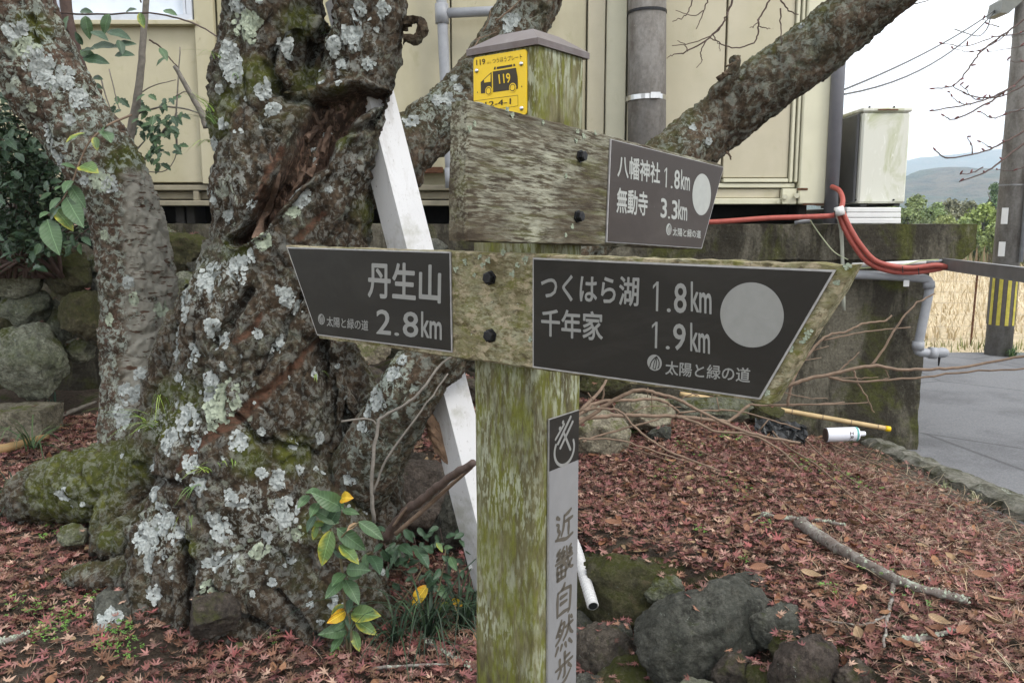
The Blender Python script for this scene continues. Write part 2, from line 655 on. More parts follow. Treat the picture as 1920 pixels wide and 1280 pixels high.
def paint_wall(name, c, dirt=0.5, off=(0, 0, 0)):
    M = Mat(name, 0.6, spec=0.3).base(c)
    M.layer(tuple(x * y for x, y in zip(c, (0.80, 0.80, 0.70))), M.ramp(M.noise((2.0, 2.0, 0.5), 6, 0.6, off=off), 0.4, 0.65, 0, dirt))
    M.layer(tuple(x * y for x, y in zip(c, (0.62, 0.66, 0.48))), M.ramp(M.noise((7, 7, 5), 6, 0.7, 0.3, off=off), 0.58, 0.76, 0, dirt * 0.8))
    M.layer((0.20, 0.11, 0.05), M.ramp(M.noise((30, 30, 1.2), 5, 0.7, 0.2, off=(9, 4, 4)), 0.71, 0.78, 0, dirt * 0.7))
    M.layer((0.10, 0.10, 0.06), M.ramp(M.noise((26, 26, 11), 5, 0.7, 0.5, off=(4, 4, 4)), 0.67, 0.75, 0, dirt * 0.6))
    M.vary(8, 0.05)
    M.bump(M.noise(90, 3), 0.08, 0.002)
    return M.done()


M_CREAM = paint_wall('cream_panel_paint', (0.47, 0.43, 0.325), 0.45)
M_CREAM2 = paint_wall('stained_cream_render', (0.42, 0.385, 0.275), 0.8)
M_CREAML = paint_wall('light_cream_steel', (0.58, 0.56, 0.43), 0.35, (3, 3, 3))
M_RUST = simple('rusty_steel', (0.11, 0.05, 0.026), 0.85, vary=0.5, vs=30, bump=0.4)
M_DARKGAP = simple('dark_blocks_gap_shade', (0.022, 0.020, 0.018), 0.8, vary=0.3)  # dark support blocks, and the floor gap's shade put into colour
M_UNDER = simple('painted_floor_beam', (0.24, 0.215, 0.155), 0.7, vary=0.25, vs=8)
M_GREYPVC = simple('grey_pvc', (0.27, 0.28, 0.30), 0.45, vary=0.18, vs=12, spec=0.4)
M_PIPE = simple('dark_grey_downpipe', (0.13, 0.13, 0.145), 0.42, vary=0.15, vs=10, spec=0.45)
M_WHITE = simple('white_paint', (0.66, 0.66, 0.65), 0.5, vary=0.06, vs=9)
M_BOLT = simple('blackened_steel_bolt', (0.022, 0.022, 0.024), 0.5, 0.5, vary=0.3, vs=60)
M_STEEL = simple('stainless_steel', (0.55, 0.55, 0.55), 0.28, 1.0, vary=0.1)
M_GALV = simple('galvanised_steel', (0.20, 0.20, 0.20), 0.5, 0.5, vary=0.2, vs=9)
M_RED = simple('red_conduit_plastic', (0.32, 0.072, 0.055), 0.5, vary=0.22, vs=25, spec=0.35)
M_BLACK = simple('black_plastic', (0.018, 0.019, 0.02), 0.35, vary=0.2, vs=20, spec=0.4)
M_ALU = simple('window_aluminium', (0.50, 0.53, 0.58), 0.45, 0.2, vary=0.08)
M_YEL = simple('yellow_enamel', (0.72, 0.48, 0.004), 0.35, vary=0.05, vs=8, spec=0.4)
M_INK = simple('dark_brown_ink', (0.035, 0.026, 0.012), 0.5, vary=0.1)
M = Mat('dark_anodised_plate', 0.5, spec=0.22).base((0.018, 0.016, 0.0135))
M.layer((0.034, 0.031, 0.027), M.ramp(M.noise((5, 5, 14), 6, 0.7, 0.6), 0.46, 0.78, 0, 0.8))
M.layer((0.10, 0.10, 0.095), M.ramp(M.noise((120, 120, 30), 4, 0.7), 0.72, 0.78, 0, 0.5))
M.t.links.new(M.ramp(M.noise(7, 5, 0.7), 0.3, 0.7, 0.38, 0.62), M.b.inputs['Roughness'])
M_PLATE = M.done()
M = Mat('weathered_brown_plate', 0.5, spec=0.25).base((0.038, 0.029, 0.025))
M.layer((0.062, 0.051, 0.045), M.ramp(M.noise((4, 4, 12), 6, 0.7, 0.6), 0.46, 0.78, 0, 0.8))
M.layer((0.14, 0.13, 0.12), M.ramp(M.noise((120, 120, 30), 4, 0.7), 0.72, 0.78, 0, 0.5))
M_PLATE2 = M.done()
M_LETTER = simple('silver_grey_lettering', (0.225, 0.225, 0.215), 0.5, 0.0, vary=0.07, vs=60)
M_LETTER2 = simple('pale_grey_lettering', (0.33, 0.34, 0.32), 0.55, 0.0, vary=0.07, vs=60)
M_EDGE = simple('bright_plate_rim', (0.36, 0.35, 0.35), 0.45, 0.3, vary=0.25, vs=60)
M_SILVER = simple('brushed_grey_plate', (0.25, 0.25, 0.255), 0.45, 0.2, vary=0.06, vs=30)
M_CALLIG = simple('brown_grey_engraving', (0.088, 0.076, 0.06), 0.7, vary=0.15, vs=60)

# cap of the post
M = Mat('tarnished_copper_cap', 0.42, metallic=0.55, spec=0.5).base((0.115, 0.090, 0.084))
M.layer((0.17, 0.15, 0.142), M.ramp(M.noise(18, 6, 0.7), 0.45, 0.7, 0, 0.8))
M.layer((0.07, 0.055, 0.05), M.ramp(M.noise(9, 5, 0.6, off=(2, 2, 2)), 0.5, 0.7, 0, 0.6))
M.bump(M.noise(40, 4), 0.1, 0.002)
M_CAP = M.done()

# aluminium window glass
M = Mat('frosted_window_glass', 0.25, spec=0.6).base((0.62, 0.68, 0.76))
M.vary(5, 0.12)
M_GLASS = M.done()

M = Mat('concrete_pole', 0.9, spec=0.2).base((0.19, 0.18, 0.168))
M.layer((0.08, 0.068, 0.055), M.ramp(M.noise((7, 7, 2.5), 7, 0.7), 0.42, 0.66, 0, 0.8))
M.layer((0.32, 0.31, 0.28), M.ramp(M.noise(60, 4, 0.7), 0.66, 0.72, 0, 0.7))
M.vary(40, 0.2)
M.bump(M.noise(120, 4), 0.3, 0.003)
M_POLE = M.done()


# weathered wood, grain along local axis: g = (x scale, y scale, z scale) of streaks
def wood_mat(name, base, dark, pale, green, g, pale_lo, green_lo, brown=(0.04, 0.03, 0.02), speck=0.7, pale_amt=0.9, area=6, blotch=None):
    M = Mat(name, 0.9, spec=0.15).base(base)
    M.layer(dark, M.ramp(M.noise(tuple(x * 0.6 for x in g), 6, 0.65, 0.3), 0.40, 0.60, 0, 0.9))
    M.layer(brown, M.ramp(M.noise(5, 4, 0.6, off=(8, 1, 4)), 0.50, 0.66, 0, 0.7))
    M.layer(green, M.mul(M.ramp(M.noise(tuple(x * 0.35 for x in g), 6, 0.7, 0.4, off=(3, 7, 1)), green_lo, green_lo + 0.12), M.ramp(M.noise(90, 3, 0.7), 0.25, 0.5, 0.45, 1)))
    M.layer(pale, M.mul(M.ramp(M.noise(g, 6, 0.68, 0.15, off=(1, 2, 9)), pale_lo, pale_lo + 0.12, 0, pale_amt), M.ramp(M.noise(area, 4, 0.6, off=(6, 6, 2)), 0.42, 0.60)))
    if blotch:
        M.layer(blotch, M.ramp(M.noise((30, 40, 46), 6, 0.72, 0.3, off=(2, 5, 3)), 0.50, 0.58, 0, 0.85))
        M.layer((0.05, 0.036, 0.02), M.ramp(M.noise((40, 60, 90), 5, 0.7, 0.3, off=(7, 5, 3)), 0.55, 0.63, 0, 0.75))
    M.layer((0.42, 0.45, 0.38), M.ramp(M.noise(48, 6, 0.75, 0.3, off=(2, 8, 8)), speck, speck + 0.03, 0, 0.9))
    M.layer(tuple(x * 1.15 for x in pale), M.mul(M.ramp(M.noise(tuple(x * 2.1 for x in g), 4, 0.6, 0.2, off=(5, 2, 5)), pale_lo + 0.01, pale_lo + 0.10, 0, pale_amt * 0.7), M.ramp(M.noise(area * 1.5, 3, 0.6, off=(1, 6, 2)), 0.44, 0.60)))
    M.vary(tuple(x * 2.2 for x in g), 0.24)
    M.bump(M.noise(tuple(x * 2 for x in g), 6, 0.7), 0.45, 0.006)
    M.bump(M.noise(150, 4, 0.7), 0.3, 0.002)
    return M

M_WPOST = wood_mat('post_wood', (0.155, 0.142, 0.075), (0.085, 0.076, 0.032), (0.34, 0.36, 0.275), (0.125, 0.128, 0.028), (85, 85, 20), 0.475, 0.45, pale_amt=0.9, area=3)
M_WPOST = M_WPOST.done()
M_WUP = wood_mat('upper_board_wood', (0.092, 0.076, 0.052), (0.040, 0.030, 0.021), (0.30, 0.30, 0.235), (0.085, 0.082, 0.036), (14, 85, 110), 0.465, 0.52, speck=0.68, area=3.2, pale_amt=0.85).done()
M_WLOW = wood_mat('lower_board_wood', (0.20, 0.18, 0.105), (0.085, 0.068, 0.03), (0.34, 0.335, 0.235), (0.125, 0.12, 0.035), (34, 70, 80), 0.47, 0.48, brown=(0.085, 0.06, 0.035), speck=0.65, pale_amt=0.6, area=7, blotch=(0.34, 0.285, 0.195)).done()
M_WEND = wood_mat('end_grain_wood', (0.14, 0.15, 0.06), (0.06, 0.05, 0.02), (0.32, 0.36, 0.29), (0.10, 0.13, 0.02), (30, 30, 20), 0.52, 0.44).done()
M_WEDGE = wood_mat('dark_top_edge_wood', (0.05, 0.042, 0.032), (0.028, 0.022, 0.018), (0.27, 0.29, 0.24), (0.05, 0.055, 0.02), (10, 60, 60), 0.60, 0.56, speck=0.66).done()

# ================================================================== SETTING
# ---- heights of the garden
def xedge(Y):
    return np.interp(Y, [1.0, 1.8, 2.05, 2.3, 2.5, 2.85, 3.0, 3.3, 4, 5], [1.54, 1.24, 1.01, 0.94, 0.79, 0.62, 0.31, 0.13, 0.0, -0.1])


def ground_h(X, Y):
    X = np.asarray(X, float)
    Y = np.asarray(Y, float)
    zl = np.interp(Y, [0.5, 2.2, 2.8, 3.3, 3.8, 4.4, 5.0, 5.4], [-0.03, -0.02, 0.0, 0.06, 0.13, 0.24, 0.36, 0.42])
    zf = np.interp(Y, [0.5, 2.2, 2.6, 3.0, 3.3, 4.0, 5.0, 5.4], [0.0, 0.02, 0.06, 0.13, 0.20, 0.30, 0.37, 0.42])
    lf = 1 - smooth(-1.35, -1.0, X)
    zl = zl * (1 - lf) + zf * lf
    zl = zl + np.exp(-((X + 0.45) / 0.75) ** 2) * np.interp(Y, [3.2, 3.8, 4.6], [0, 0.12, 0.26])
    zr = 0.27 + 0 * X
    kx = np.interp(Y, [1, 3.0, 4.1, 5.2], [2.6, 2.5, 2.36, 2.2])
    zr = zr - 0.21 * smooth(-1.15, 0.0, X - kx) + 0.05 * smooth(4.2, 5.0, Y) * (1 - smooth(0.6, 1.6, X))
    t = smooth(-0.27, 0.05, X - xedge(Y))
    z = zl * (1 - t) + zr * t
    P = np.stack([X.ravel(), Y.ravel(), 0 * X.ravel()], 1)
    n = fbm(P * 1.7, 4).reshape(X.shape) * 0.05 + fbm(P * 9 + 4, 3).reshape(X.shape) * 0.014
    z = z + n * np.clip(1 - smooth(2.0, 2.4, X) * 0.5, 0, 1)
    # rut down to the road behind the kerb
    z = np.where(X > kx + 0.02, z - smooth(0.0, 0.12, X - kx) * 0.22, z)
    return z


def G(px, py, lift=0.0):
    """ground point seen at a pixel"""
    d = ray(px, py)
    t = np.linspace(1.2, 9, 1600)
    P = CAMP[None] + d[None] * t[:, None]
    h = ground_h(P[:, 0], P[:, 1])
    k = np.argmax(P[:, 2] < h)
    p = P[k].copy()
    p[2] += lift
    return p


gx = np.arange(-5.2, 2.95, 0.03)
gy = np.arange(-1.0, 5.45, 0.03)
GX, GY = np.meshgrid(gx, gy)
GZ = ground_h(GX, GY)
V = np.stack([GX.ravel(), GY.ravel(), GZ.ravel()], 1)
nx, ny = len(gx), len(gy)
ii = (np.arange(ny - 1)[:, None] * nx + np.arange(nx - 1)[None]).ravel()
Fc = np.stack([ii, ii + 1, ii + nx + 1, ii + nx], 1)
tag(obj('garden_ground', V, Fc, M_SOIL, loc=(0, 0, 0), sm=True), kind='structure')

M = Mat('far_ground', 0.95, spec=0.1).base((0.20, 0.155, 0.085))
M.layer((0.10, 0.11, 0.045), M.ramp(M.noise(0.12, 5, 0.6), 0.5, 0.6))
M.vary(4, 0.3)
M_FAR = M.done()
tag(obj('ground', [(-3000, -300, -0.3), (3000, -300, -0.3), (3000, 2400, -0.3), (-3000, 2400, -0.3)], [(0, 1, 2, 3)], M_FAR, loc=(0, 0, 0)), kind='structure')

# road, slightly crowned
V, Fc = [], []
xs = np.linspace(2.3, 16, 20)
ys = np.array([-6, 0, 3, 5, 7, 8.6, 9.3])
for y in ys:
    for x in xs:
        e = 9.35 + 0.02 * (x - 5) if y > 9.2 else y
        V.append((x, e, -0.004 + 0.0 * x))
Fc = [(j * 20 + i, j * 20 + i + 1, (j + 1) * 20 + i + 1, (j + 1) * 20 + i) for j in range(len(ys) - 1) for i in range(19)]
tag(obj('road', V, Fc, M_ROAD, loc=(0, 0, 0)), kind='structure')
# soil shelf under the road and verge
MBs = MB().box(2.2, 40, -6, 60, -0.29, -0.03)
M = Mat('field_verge', 0.95, spec=0.1).base((0.53, 0.44, 0.30))
M.layer((0.30, 0.27, 0.13), M.ramp(M.noise(1.5, 6, 0.6), 0.56, 0.68, 0, 0.6))
M.layer((0.46, 0.37, 0.22), M.ramp(M.noise((9, 3, 9), 6, 0.7), 0.5, 0.7, 0, 0.7))
M.vary(20, 0.35)
M.bump(M.noise(14, 6, 0.7), 0.9, 0.06)
M_FIELD = M.done()
tag(MBs.make('dry_field', M_FIELD, loc=(0, 0, 0)), kind='structure')

# kerb beside the road, broken lumpy concrete
kp = [(2.28, 5.45), (2.33, 5.1), (2.42, 4.6), (2.52, 4.1), (2.62, 3.5), (2.70, 2.9), (2.78, 2.0), (2.9, 0.8)]
kc = catmull(np.array([(x, y, 0) for x, y in kp]), 24)
V, Fc = [], []
prof = [(-0.02, -0.2), (-0.02, 0.05), (0.02, 0.075), (0.11, 0.07), (0.15, 0.05), (0.17, -0.2)]
rr = np.random.default_rng(3)
for i, p in enumerate(kc):
    for j, (dx, z) in enumerate(prof):
        n = perlin([[i * 0.21, j * 0.9, 0]])[0]
        V.append((p[0] + dx + n * 0.03, p[1], z + perlin([[i * 0.27, j * 0.7, 9]])[0] * 0.028))
m = len(prof)
Fc = [(i * m + j, (i + 1) * m + j, (i + 1) * m + j + 1, i * m + j + 1) for i in range(len(kc) - 1) for j in range(m - 1)]
tag(obj('kerb', V, Fc, M_KERB, loc=(0, 0, 0)), kind='structure')

# ---- concrete retaining wall under the building
YW = 5.2
ZT = 1.462
wall = thing('concrete_retaining_wall', 'mossy black-stained concrete retaining wall carrying the cream prefab building', 'retaining wall', (0, YW, 0))


def rough_sheet(x0, x1, z0, z1, y, amp, step=0.03, edge=None):
    xs_, zs_ = np.arange(x0, x1 + step / 2, step), np.arange(z0, z1 + step / 2, step)
    A, B = np.meshgrid(xs_, zs_)
    P = np.stack([A.ravel(), 0 * A.ravel() + y, B.ravel()], 1)
    P[:, 1] += fbm(P * 3.0, 4) * amp + fbm(P * 16, 3) * amp * 0.35
    n = len(xs_)
    k = (np.arange(len(zs_) - 1)[:, None] * n + np.arange(n - 1)[None]).ravel()
    return P, np.stack([k, k + 1, k + n + 1, k + n], 1)


def rough_block(name, x0, x1, y0, y1, z0, z1, mat_, parent, amp=0.012, step=0.04, cham=0.0):
    """a closed block with lumpy faces"""
    nx_, ny_, nz_ = [max(2, int(round(abs(b - a) / step))) for a, b in ((x0, x1), (y0, y1), (z0, z1))]
    import itertools
    V_, idx_ = [], {}
    Fc_ = []

    def vid(i, j, k):
        if (i, j, k) not in idx_:
            idx_[(i, j, k)] = len(V_)
            V_.append((x0 + (x1 - x0) * i / nx_, y0 + (y1 - y0) * j / ny_, z0 + (z1 - z0) * k / nz_))
        return idx_[(i, j, k)]
    for i in range(nx_):
        for k in range(nz_):
            Fc_.append((vid(i, 0, k), vid(i + 1, 0, k), vid(i + 1, 0, k + 1), vid(i, 0, k + 1)))
    for i in range(nx_):
        for j in range(ny_):
            Fc_.append((vid(i, j, nz_), vid(i + 1, j, nz_), vid(i + 1, j + 1, nz_), vid(i, j + 1, nz_)))
            Fc_.append((vid(i, j, 0), vid(i, j + 1, 0), vid(i + 1, j + 1, 0), vid(i + 1, j, 0)))
    for j in range(ny_):
        for k in range(nz_):
            Fc_.append((vid(nx_, j, k), vid(nx_, j + 1, k), vid(nx_, j + 1, k + 1), vid(nx_, j, k + 1)))
            Fc_.append((vid(0, j, k), vid(0, j, k + 1), vid(0, j + 1, k + 1), vid(0, j + 1, k)))
    V_ = np.array(V_)
    off = np.stack([fbm(V_ * 5 + 3, 4), fbm(V_ * 5 + 31, 4), fbm(V_ * 5 + 57, 4)], 1)
    off += 0.4 * np.stack([perlin(V_ * 27), perlin(V_ * 27 + 5), perlin(V_ * 27 + 9)], 1)
    V_ = V_ + off * amp * np.array([1, 1, 1])
    if cham:
        f = np.clip((V_[:, 0] - (x1 - cham)) / cham, 0, 1) * np.clip(((z0 + cham) - V_[:, 2]) / cham, 0, 1)
        V_[:, 2] += f * cham * 0.9
        V_[:, 0] -= f * cham * 0.2
    return obj(name, V_, Fc_, mat_, parent)


rough_block('wall_body', -5.2, 2.66, YW, YW + 0.5, -0.3, 1.236, M_CONC, wall, 0.02, 0.05)
rough_block('wall_body', 2.0, 2.655, YW + 0.52, YW + 3.9, -0.3, 1.236, M_CONC, wall, 0.01, 0.2)
rough_block('top_slab', -5.2, 2.93, YW - 0.03, YW + 0.5, 1.238, ZT, M_CONC, wall, 0.012, 0.04, 0.07)
MB().box(-5.2, 2.93, YW + 0.505, YW + 4.2, 1.24, ZT - 0.012).make('slab_deck', M_CONC, wall)

# ---- prefab building
YB = 5.50
bld = thing('prefab_building', 'cream steel prefab container building raised above the mossy concrete wall', 'building', (0, YB, 1.6))


def X_(px, Y=YB):
    return (px - 960) / 1540.0 * Y


def Zp(py, Y=YB):
    # height of a row near the middle of the frame
    d = ray(960, py)
    return EYE + d[2] / d[1] * Y


zb = Zp(383)
XR = X_(1556)


def panel(px0, px1, z0, z1, dy, mat_, name='wall_panel', th=0.05, par=None, bev=0.004):
    return MB().box(X_(px0), X_(px1), YB + dy, YB + dy + th, z0, z1, bev).make(name, mat_, par or bld)


MB().box(-6, XR - 0.02, YB + 0.12, YB + 3.2, zb + 0.05, 4.3).make('building_core', M_CREAM2, bld)
panel(1353, 1474, Zp(333), 4.3, 0.02, M_CREAM)          # big panel right of the pole
panel(1173, 1349, Zp(333), 4.3, 0.02, M_CREAM)
panel(1132, 1169, Zp(333), 4.3, 0.02, M_CREAML)
panel(1098, 1129, Zp(333), 4.3, -0.005, M_CREAM)
panel(850, 1095, Zp(320), 4.3, 0.02, M_CREAM2)
panel(640, 847, Zp(318), 4.3, 0.02, M_CREAM2)
panel(424, 637, Zp(345), 4.3, 0.02, M_CREAM2)
panel(386, 421, Zp(345), 4.3, -0.02, M_CREAM2, 'wall_post')
panel(-700, 383, Zp(342), Zp(45), 0.02, M_CREAM2)
panel(-700, 125, Zp(43), 4.3, 0.02, M_CREAM2)
panel(1476, 1482, Zp(342), 4.3, 0.0, M_CREAML, 'trim_strip', 0.06)
panel(1353, 1474, Zp(342), Zp(335), 0.0, M_CREAML, 'trim_strip', 0.06)
panel(1485, 1490, Zp(342), 4.3, -0.012, M_CREAML, 'trim_strip', 0.06)
panel(1492, 1556, Zp(383), 4.3, -0.03, M_CREAML, 'corner_post', 0.2, bev=0.008)
# sill rails of the right half
panel(1100, 1488, Zp(352), Zp(344), 0.01, M_CREAML, 'floor_rail', 0.05)
panel(1100, 1462, Zp(371), Zp(354), 0.03, M_CREAM, 'floor_rail', 0.05)
panel(1100, 1462, Zp(383), Zp(372), 0.0, M_CREAML, 'floor_rail', 0.06)
br = panel(1463, 1490, Zp(383), Zp(354), -0.012, M_CREAML, 'corner_bracket', 0.05)
for bx, by, r in ((1472, 369, 5), (1494, 367, 5), (1458, 378, 3)):
    MB().tube([W(bx, by, YB - 0.01), W(bx, by, YB - 0.05)], WR(r, bx, by, YB), 6).make('bolt', M_CREAML, bld)
panel(1488, 1508, Zp(357), Zp(353), -0.034, M_RUST, 'rust_edge', 0.004)
panel(1500, 1552, Zp(385), Zp(382), -0.034, M_RUST, 'rust_edge', 0.004)
# left half floor beam
panel(-700, 1095, Zp(357), Zp(347), 0.0, M_UNDER, 'floor_beam', 0.1)
panel(-700, 1095, Zp(373), Zp(359), 0.05, M_UNDER, 'floor_beam', 0.1)
panel(-700, 1095, Zp(386), Zp(376), -0.02, M_UNDER, 'floor_beam', 0.12)
for px in (365, 560, 760, 950):
    panel(px, px + 10, Zp(376), Zp(358), 0.0, M_UNDER, 'beam_web', 0.05)
panel(762, 832, Zp(325), Zp(313), -0.004, M_RUST, 'rust_edge', 0.012)
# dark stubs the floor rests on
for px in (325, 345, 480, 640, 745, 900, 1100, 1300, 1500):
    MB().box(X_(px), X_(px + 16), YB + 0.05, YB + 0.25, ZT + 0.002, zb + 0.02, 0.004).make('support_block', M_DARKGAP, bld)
MB().box(-6, XR - 0.05, YB + 0.55, YB + 0.6, ZT + 0.0, zb + 0.04).make('gap_shade_sheet', M_DARKGAP, bld)  # near-black sheet added to stand for the shade under the floor
# window
win = MB()
z0w, z1w = Zp(40), 4.0
x0w, x1w = X_(131), X_(384)
for a in ((x0w, x1w, z0w, z0w + 0.035), (x0w, x1w, z1w - 0.04, z1w), (x0w, x0w + 0.035, z0w + 0.036, z1w - 0.041), (x1w - 0.035, x1w, z0w + 0.036, z1w - 0.041),
          (X_(368), X_(373), z0w + 0.036, z1w - 0.041)):
    win.box(a[0], a[1], YB - 0.03, YB + 0.05, a[2], a[3])
wf = win.make('window', M_ALU, bld)
MB().box(x0w + 0.036, x1w - 0.036, YB + 0.012, YB + 0.018, z0w + 0.036, z1w - 0.042).make('pane', M_GLASS, wf)
MB().box(x0w - 0.03, x1w + 0.03, YB - 0.045, YB + 0.02, z0w - 0.03, z0w - 0.002, 0.003).make('sill', M_CREAM2, wf)
# roof edge above the frame
MB().box(-6.1, XR + 0.1, YB - 0.15, YB + 3.4, 4.301, 4.4, 0.01).make('roof', M_CREAML, bld)


# ---- pipes on the wall
p = thing('drain_pipe', 'grey wall drain pipe with a side branch, behind the thick sloping limb', 'pipe', W(838, 345, YB - 0.09))
YD = YB - 0.09
MB().tube([W(822, -130, YD), W(836, 180, YD), W(847, 352, YD)], [WR(10, 838, 100, YD)] * 3, 14, sub=3).make('pipe', M_GREYPVC, p, sm=True)
MB().tube([W(838, 25, YD), W(960, 20, YD), W(1040, 18, YD)], WR(9, 838, 25, YD), 14).make('pipe', M_GREYPVC, p, sm=True)
for a, b in ((8, 45),):
    MB().tube([W(828, a, YD), W(829, b, YD)], WR(13, 838, 30, YD), 14).make('coupling', M_GREYPVC, p, sm=True)
MB().tube([W(846, 315, YD), W(848, 352, YD)], WR(13, 838, 330, YD), 14).make('coupling', M_GREYPVC, p, sm=True)

p = thing('downpipe', 'dark grey rain downpipe at the corner of the cream building', 'pipe', W(1562, 420, YB - 0.08))
YD2 = YB - 0.05
MB().tube([W(1584, -60, YD2), W(1573, 110, YD2), W(1556, 424, YD2)], WR(12.5, 1570, 250, YD2), 18).make('pipe', M_PIPE, p, sm=True)

# ---- dark pole by the wall
YP = 5.36
p = thing('mottled_pole', 'weathered concrete pole with a pale metal clamp band, before the cream wall', 'pole', W(1211, 424, YP))
MB().tube([W(1212, 430, YP), W(1214, -140, YP)], [WR(35.5, 1211, 430, YP), WR(35.5, 1214, -140, YP)], 32).make('shaft', M_POLE, p, sm=True)
MB().tube([W(1211, 190, YP), W(1211, 181, YP)], WR(37.5, 1211, 185, YP), 32).make('clamp_band', M_GALV if False else M_STEEL, p, sm=False)
MB().box(*(lambda c: (c[0] - 0.03, c[0] + 0.03, c[1] - 0.145, c[1] - 0.125, c[2] - 0.018, c[2] + 0.018))(W(1222, 185, YP))).make('clamp_buckle', M_STEEL, p)
MB().tube([W(1213, 27, YP), W(1213, 22, YP)], WR(37, 1213, 25, YP), 32).make('wire_ring', M_BOLT, p)

# ---- air conditioner on its white block
ac = thing('air_conditioner', 'green-stained cream outdoor air conditioner unit on a white plinth', 'air conditioner', (X_(1650, 5.42), 5.7, 1.62))
ax0, ax1 = X_(1606, 5.42), X_(1694, 5.42)
az0, az1 = Zp(381, 5.42), Zp(204, 5.42)
M_ACB = Mat('stained_ac_paint', 0.5, spec=0.35).base((0.56, 0.56, 0.49))
M_ACB.layer((0.36, 0.38, 0.22), M_ACB.ramp(M_ACB.noise((6, 6, 2.6), 6, 0.6, 1.2), 0.48, 0.68, 0, 0.9))
M_ACB.layer((0.66, 0.66, 0.60), M_ACB.ramp(M_ACB.noise((22, 22, 8), 5, 0.6, 1.5, off=(1, 5, 5)), 0.6, 0.66, 0, 0.8))
M_ACB = M_ACB.done()
MB().box(ax0, ax1, 5.42, 6.2, az0, az1 - 0.022, 0.012).make('casing', M_ACB, ac)
MB().box(ax0 - 0.008, ax1 + 0.008, 5.412, 6.21, az1 - 0.020, az1 + 0.008, 0.008).make('lid', M_ACB, ac)
MB().box(ax0 - 0.022, ax0 - 0.003, 5.45, 6.18, az0 + 0.004, az1 - 0.026, 0.006).make('shaded_side', simple('ac_side_shade', (0.085, 0.085, 0.088), 0.55, vary=0.25, vs=5), ac)  # side of the same casing, its shade put into this dark colour
for sx in (0.05, 0.27):
    MB().box(ax0 + sx - 0.02, ax0 + sx + 0.02, 5.45, 6.15, az0 - 0.018, az0 - 0.001).make('foot', M_BLACK, ac)
for px, py in ((1604, 375), (1675, 375), (1630, 201), (1676, 201)):
    q = W(px, py, 5.42)
    MB().tube([q + [0, -0.008, 0], q + [0, 0.004, 0]], 0.006, 8).make('screw', M_BOLT, ac)
MB().box(ax0 + 0.09, ax0 + 0.22, 5.405, 5.411, az1 - 0.012, az1 - 0.004).make('hand_hold', M_RUST, ac)
pl = thing('white_plinth', 'low white layered plinth block beneath the air conditioner', 'plinth', ((ax0 + ax1) / 2, 5.6, ZT))
for k, (a, b) in enumerate(((420, 409), (408, 399), (398, 389))):
    MB().box(X_(1590, 5.35) - 0.02, X_(1686, 5.35), 5.33 + 0.004 * k, 6.2, max(Zp(a, 5.35), ZT + 0.004), Zp(b, 5.35), 0.004).make('block', M_WHITE, pl)

# ---- red conduit loops
rc = thing('red_conduit', 'pair of red plastic conduits looping down the concrete wall to the metal bar', 'conduit', W(1600, 440, 5.1))
rr_ = WR(4.9, 1600, 450, 5.1)
A = [W(1240, 418, 5.22), W(1340, 416, 5.12), W(1440, 409, 5.1), W(1530, 406, 5.08), W(1565, 403, 5.08), W(1576, 392, 5.1), W(1580, 375, 5.2), W(1574, 358, 5.3), W(1560, 350, 5.4)]
MB().tube(A, rr_, 10, sub=6).make('conduit', M_RED, rc, sm=True)
B1 = [W(1572, 396, 5.12), W(1582, 425, 5.1), W(1600, 458, 5.08), W(1625, 490, 5.07), W(1660, 506, 5.07), W(1700, 511, 5.07), W(1745, 507, 5.07), W(1775, 500, 5.09), W(1778, 494, 5.2), W(1760, 488, 5.4)]
B2 = [W(1578, 394, 5.1), W(1594, 428, 5.08), W(1614, 460, 5.06), W(1640, 488, 5.05), W(1675, 499, 5.05), W(1712, 502, 5.05), W(1755, 497, 5.05), W(1781, 502, 5.07), W(1784, 494, 5.22), W(1764, 486, 5.4)]
for B in (B1, B2):
    MB().tube(B, rr_, 10, sub=6).make('conduit', M_RED, rc, sm=True)
MB().tube([W(1566, 398, 5.06), W(1582, 394, 5.05)], WR(9, 1574, 396, 5.05), 10).make('tie_wrap', M_WHITE, rc, sm=True)
for px, py in ((1565, 401), (1692, 505), (1722, 508)):
    MB().tube([W(px, py - 6, 5.02), W(px + 1, py + 7, 5.02)], 0.003, 6).make('cable_tie', M_BLACK, rc)

gp = thing('drain_elbow_pipe', 'grey drain pipe bending down the end of the mossy concrete wall', 'pipe', W(1722, 660, 5.12))
YG = 5.12
MB().tube([W(1560, 514, YG), W(1640, 516, YG), W(1722, 521, YG), W(1741, 528, YG), W(1742, 545, YG), W(1731, 600, YG), W(1722, 648, YG), W(1722, 658, YG), W(1735, 661, YG), W(1758, 662, YG)],
          WR(8.5, 1700, 560, YG), 14, sub=4).make('pipe', M_GREYPVC, gp, sm=True)
for a, b in (((1741, 528), (1742, 540)), ((1722, 640), (1721, 655)), ((1742, 661), (1755, 662))):
    MB().tube([W(*a, YG), W(*b, YG)], WR(11, *a, YG), 14).make('coupling', M_GREYPVC, gp, sm=True)
q = W(1765, 661, YG)
MB().tube([q + [-0.04, 0, 0], q, q + [0.03, 0, 0.0], q + [0.045, 0, 0]], [0.028, 0.034, 0.028, 0.012], 12, sub=3).make('outlet', M_GREYPVC, gp, sm=True)
MB().tube([q + [-0.01, 0, -0.03], q + [-0.012, 0, -0.085]], [0.008, 0.004], 6).make('drip_lip', M_BOLT, gp)

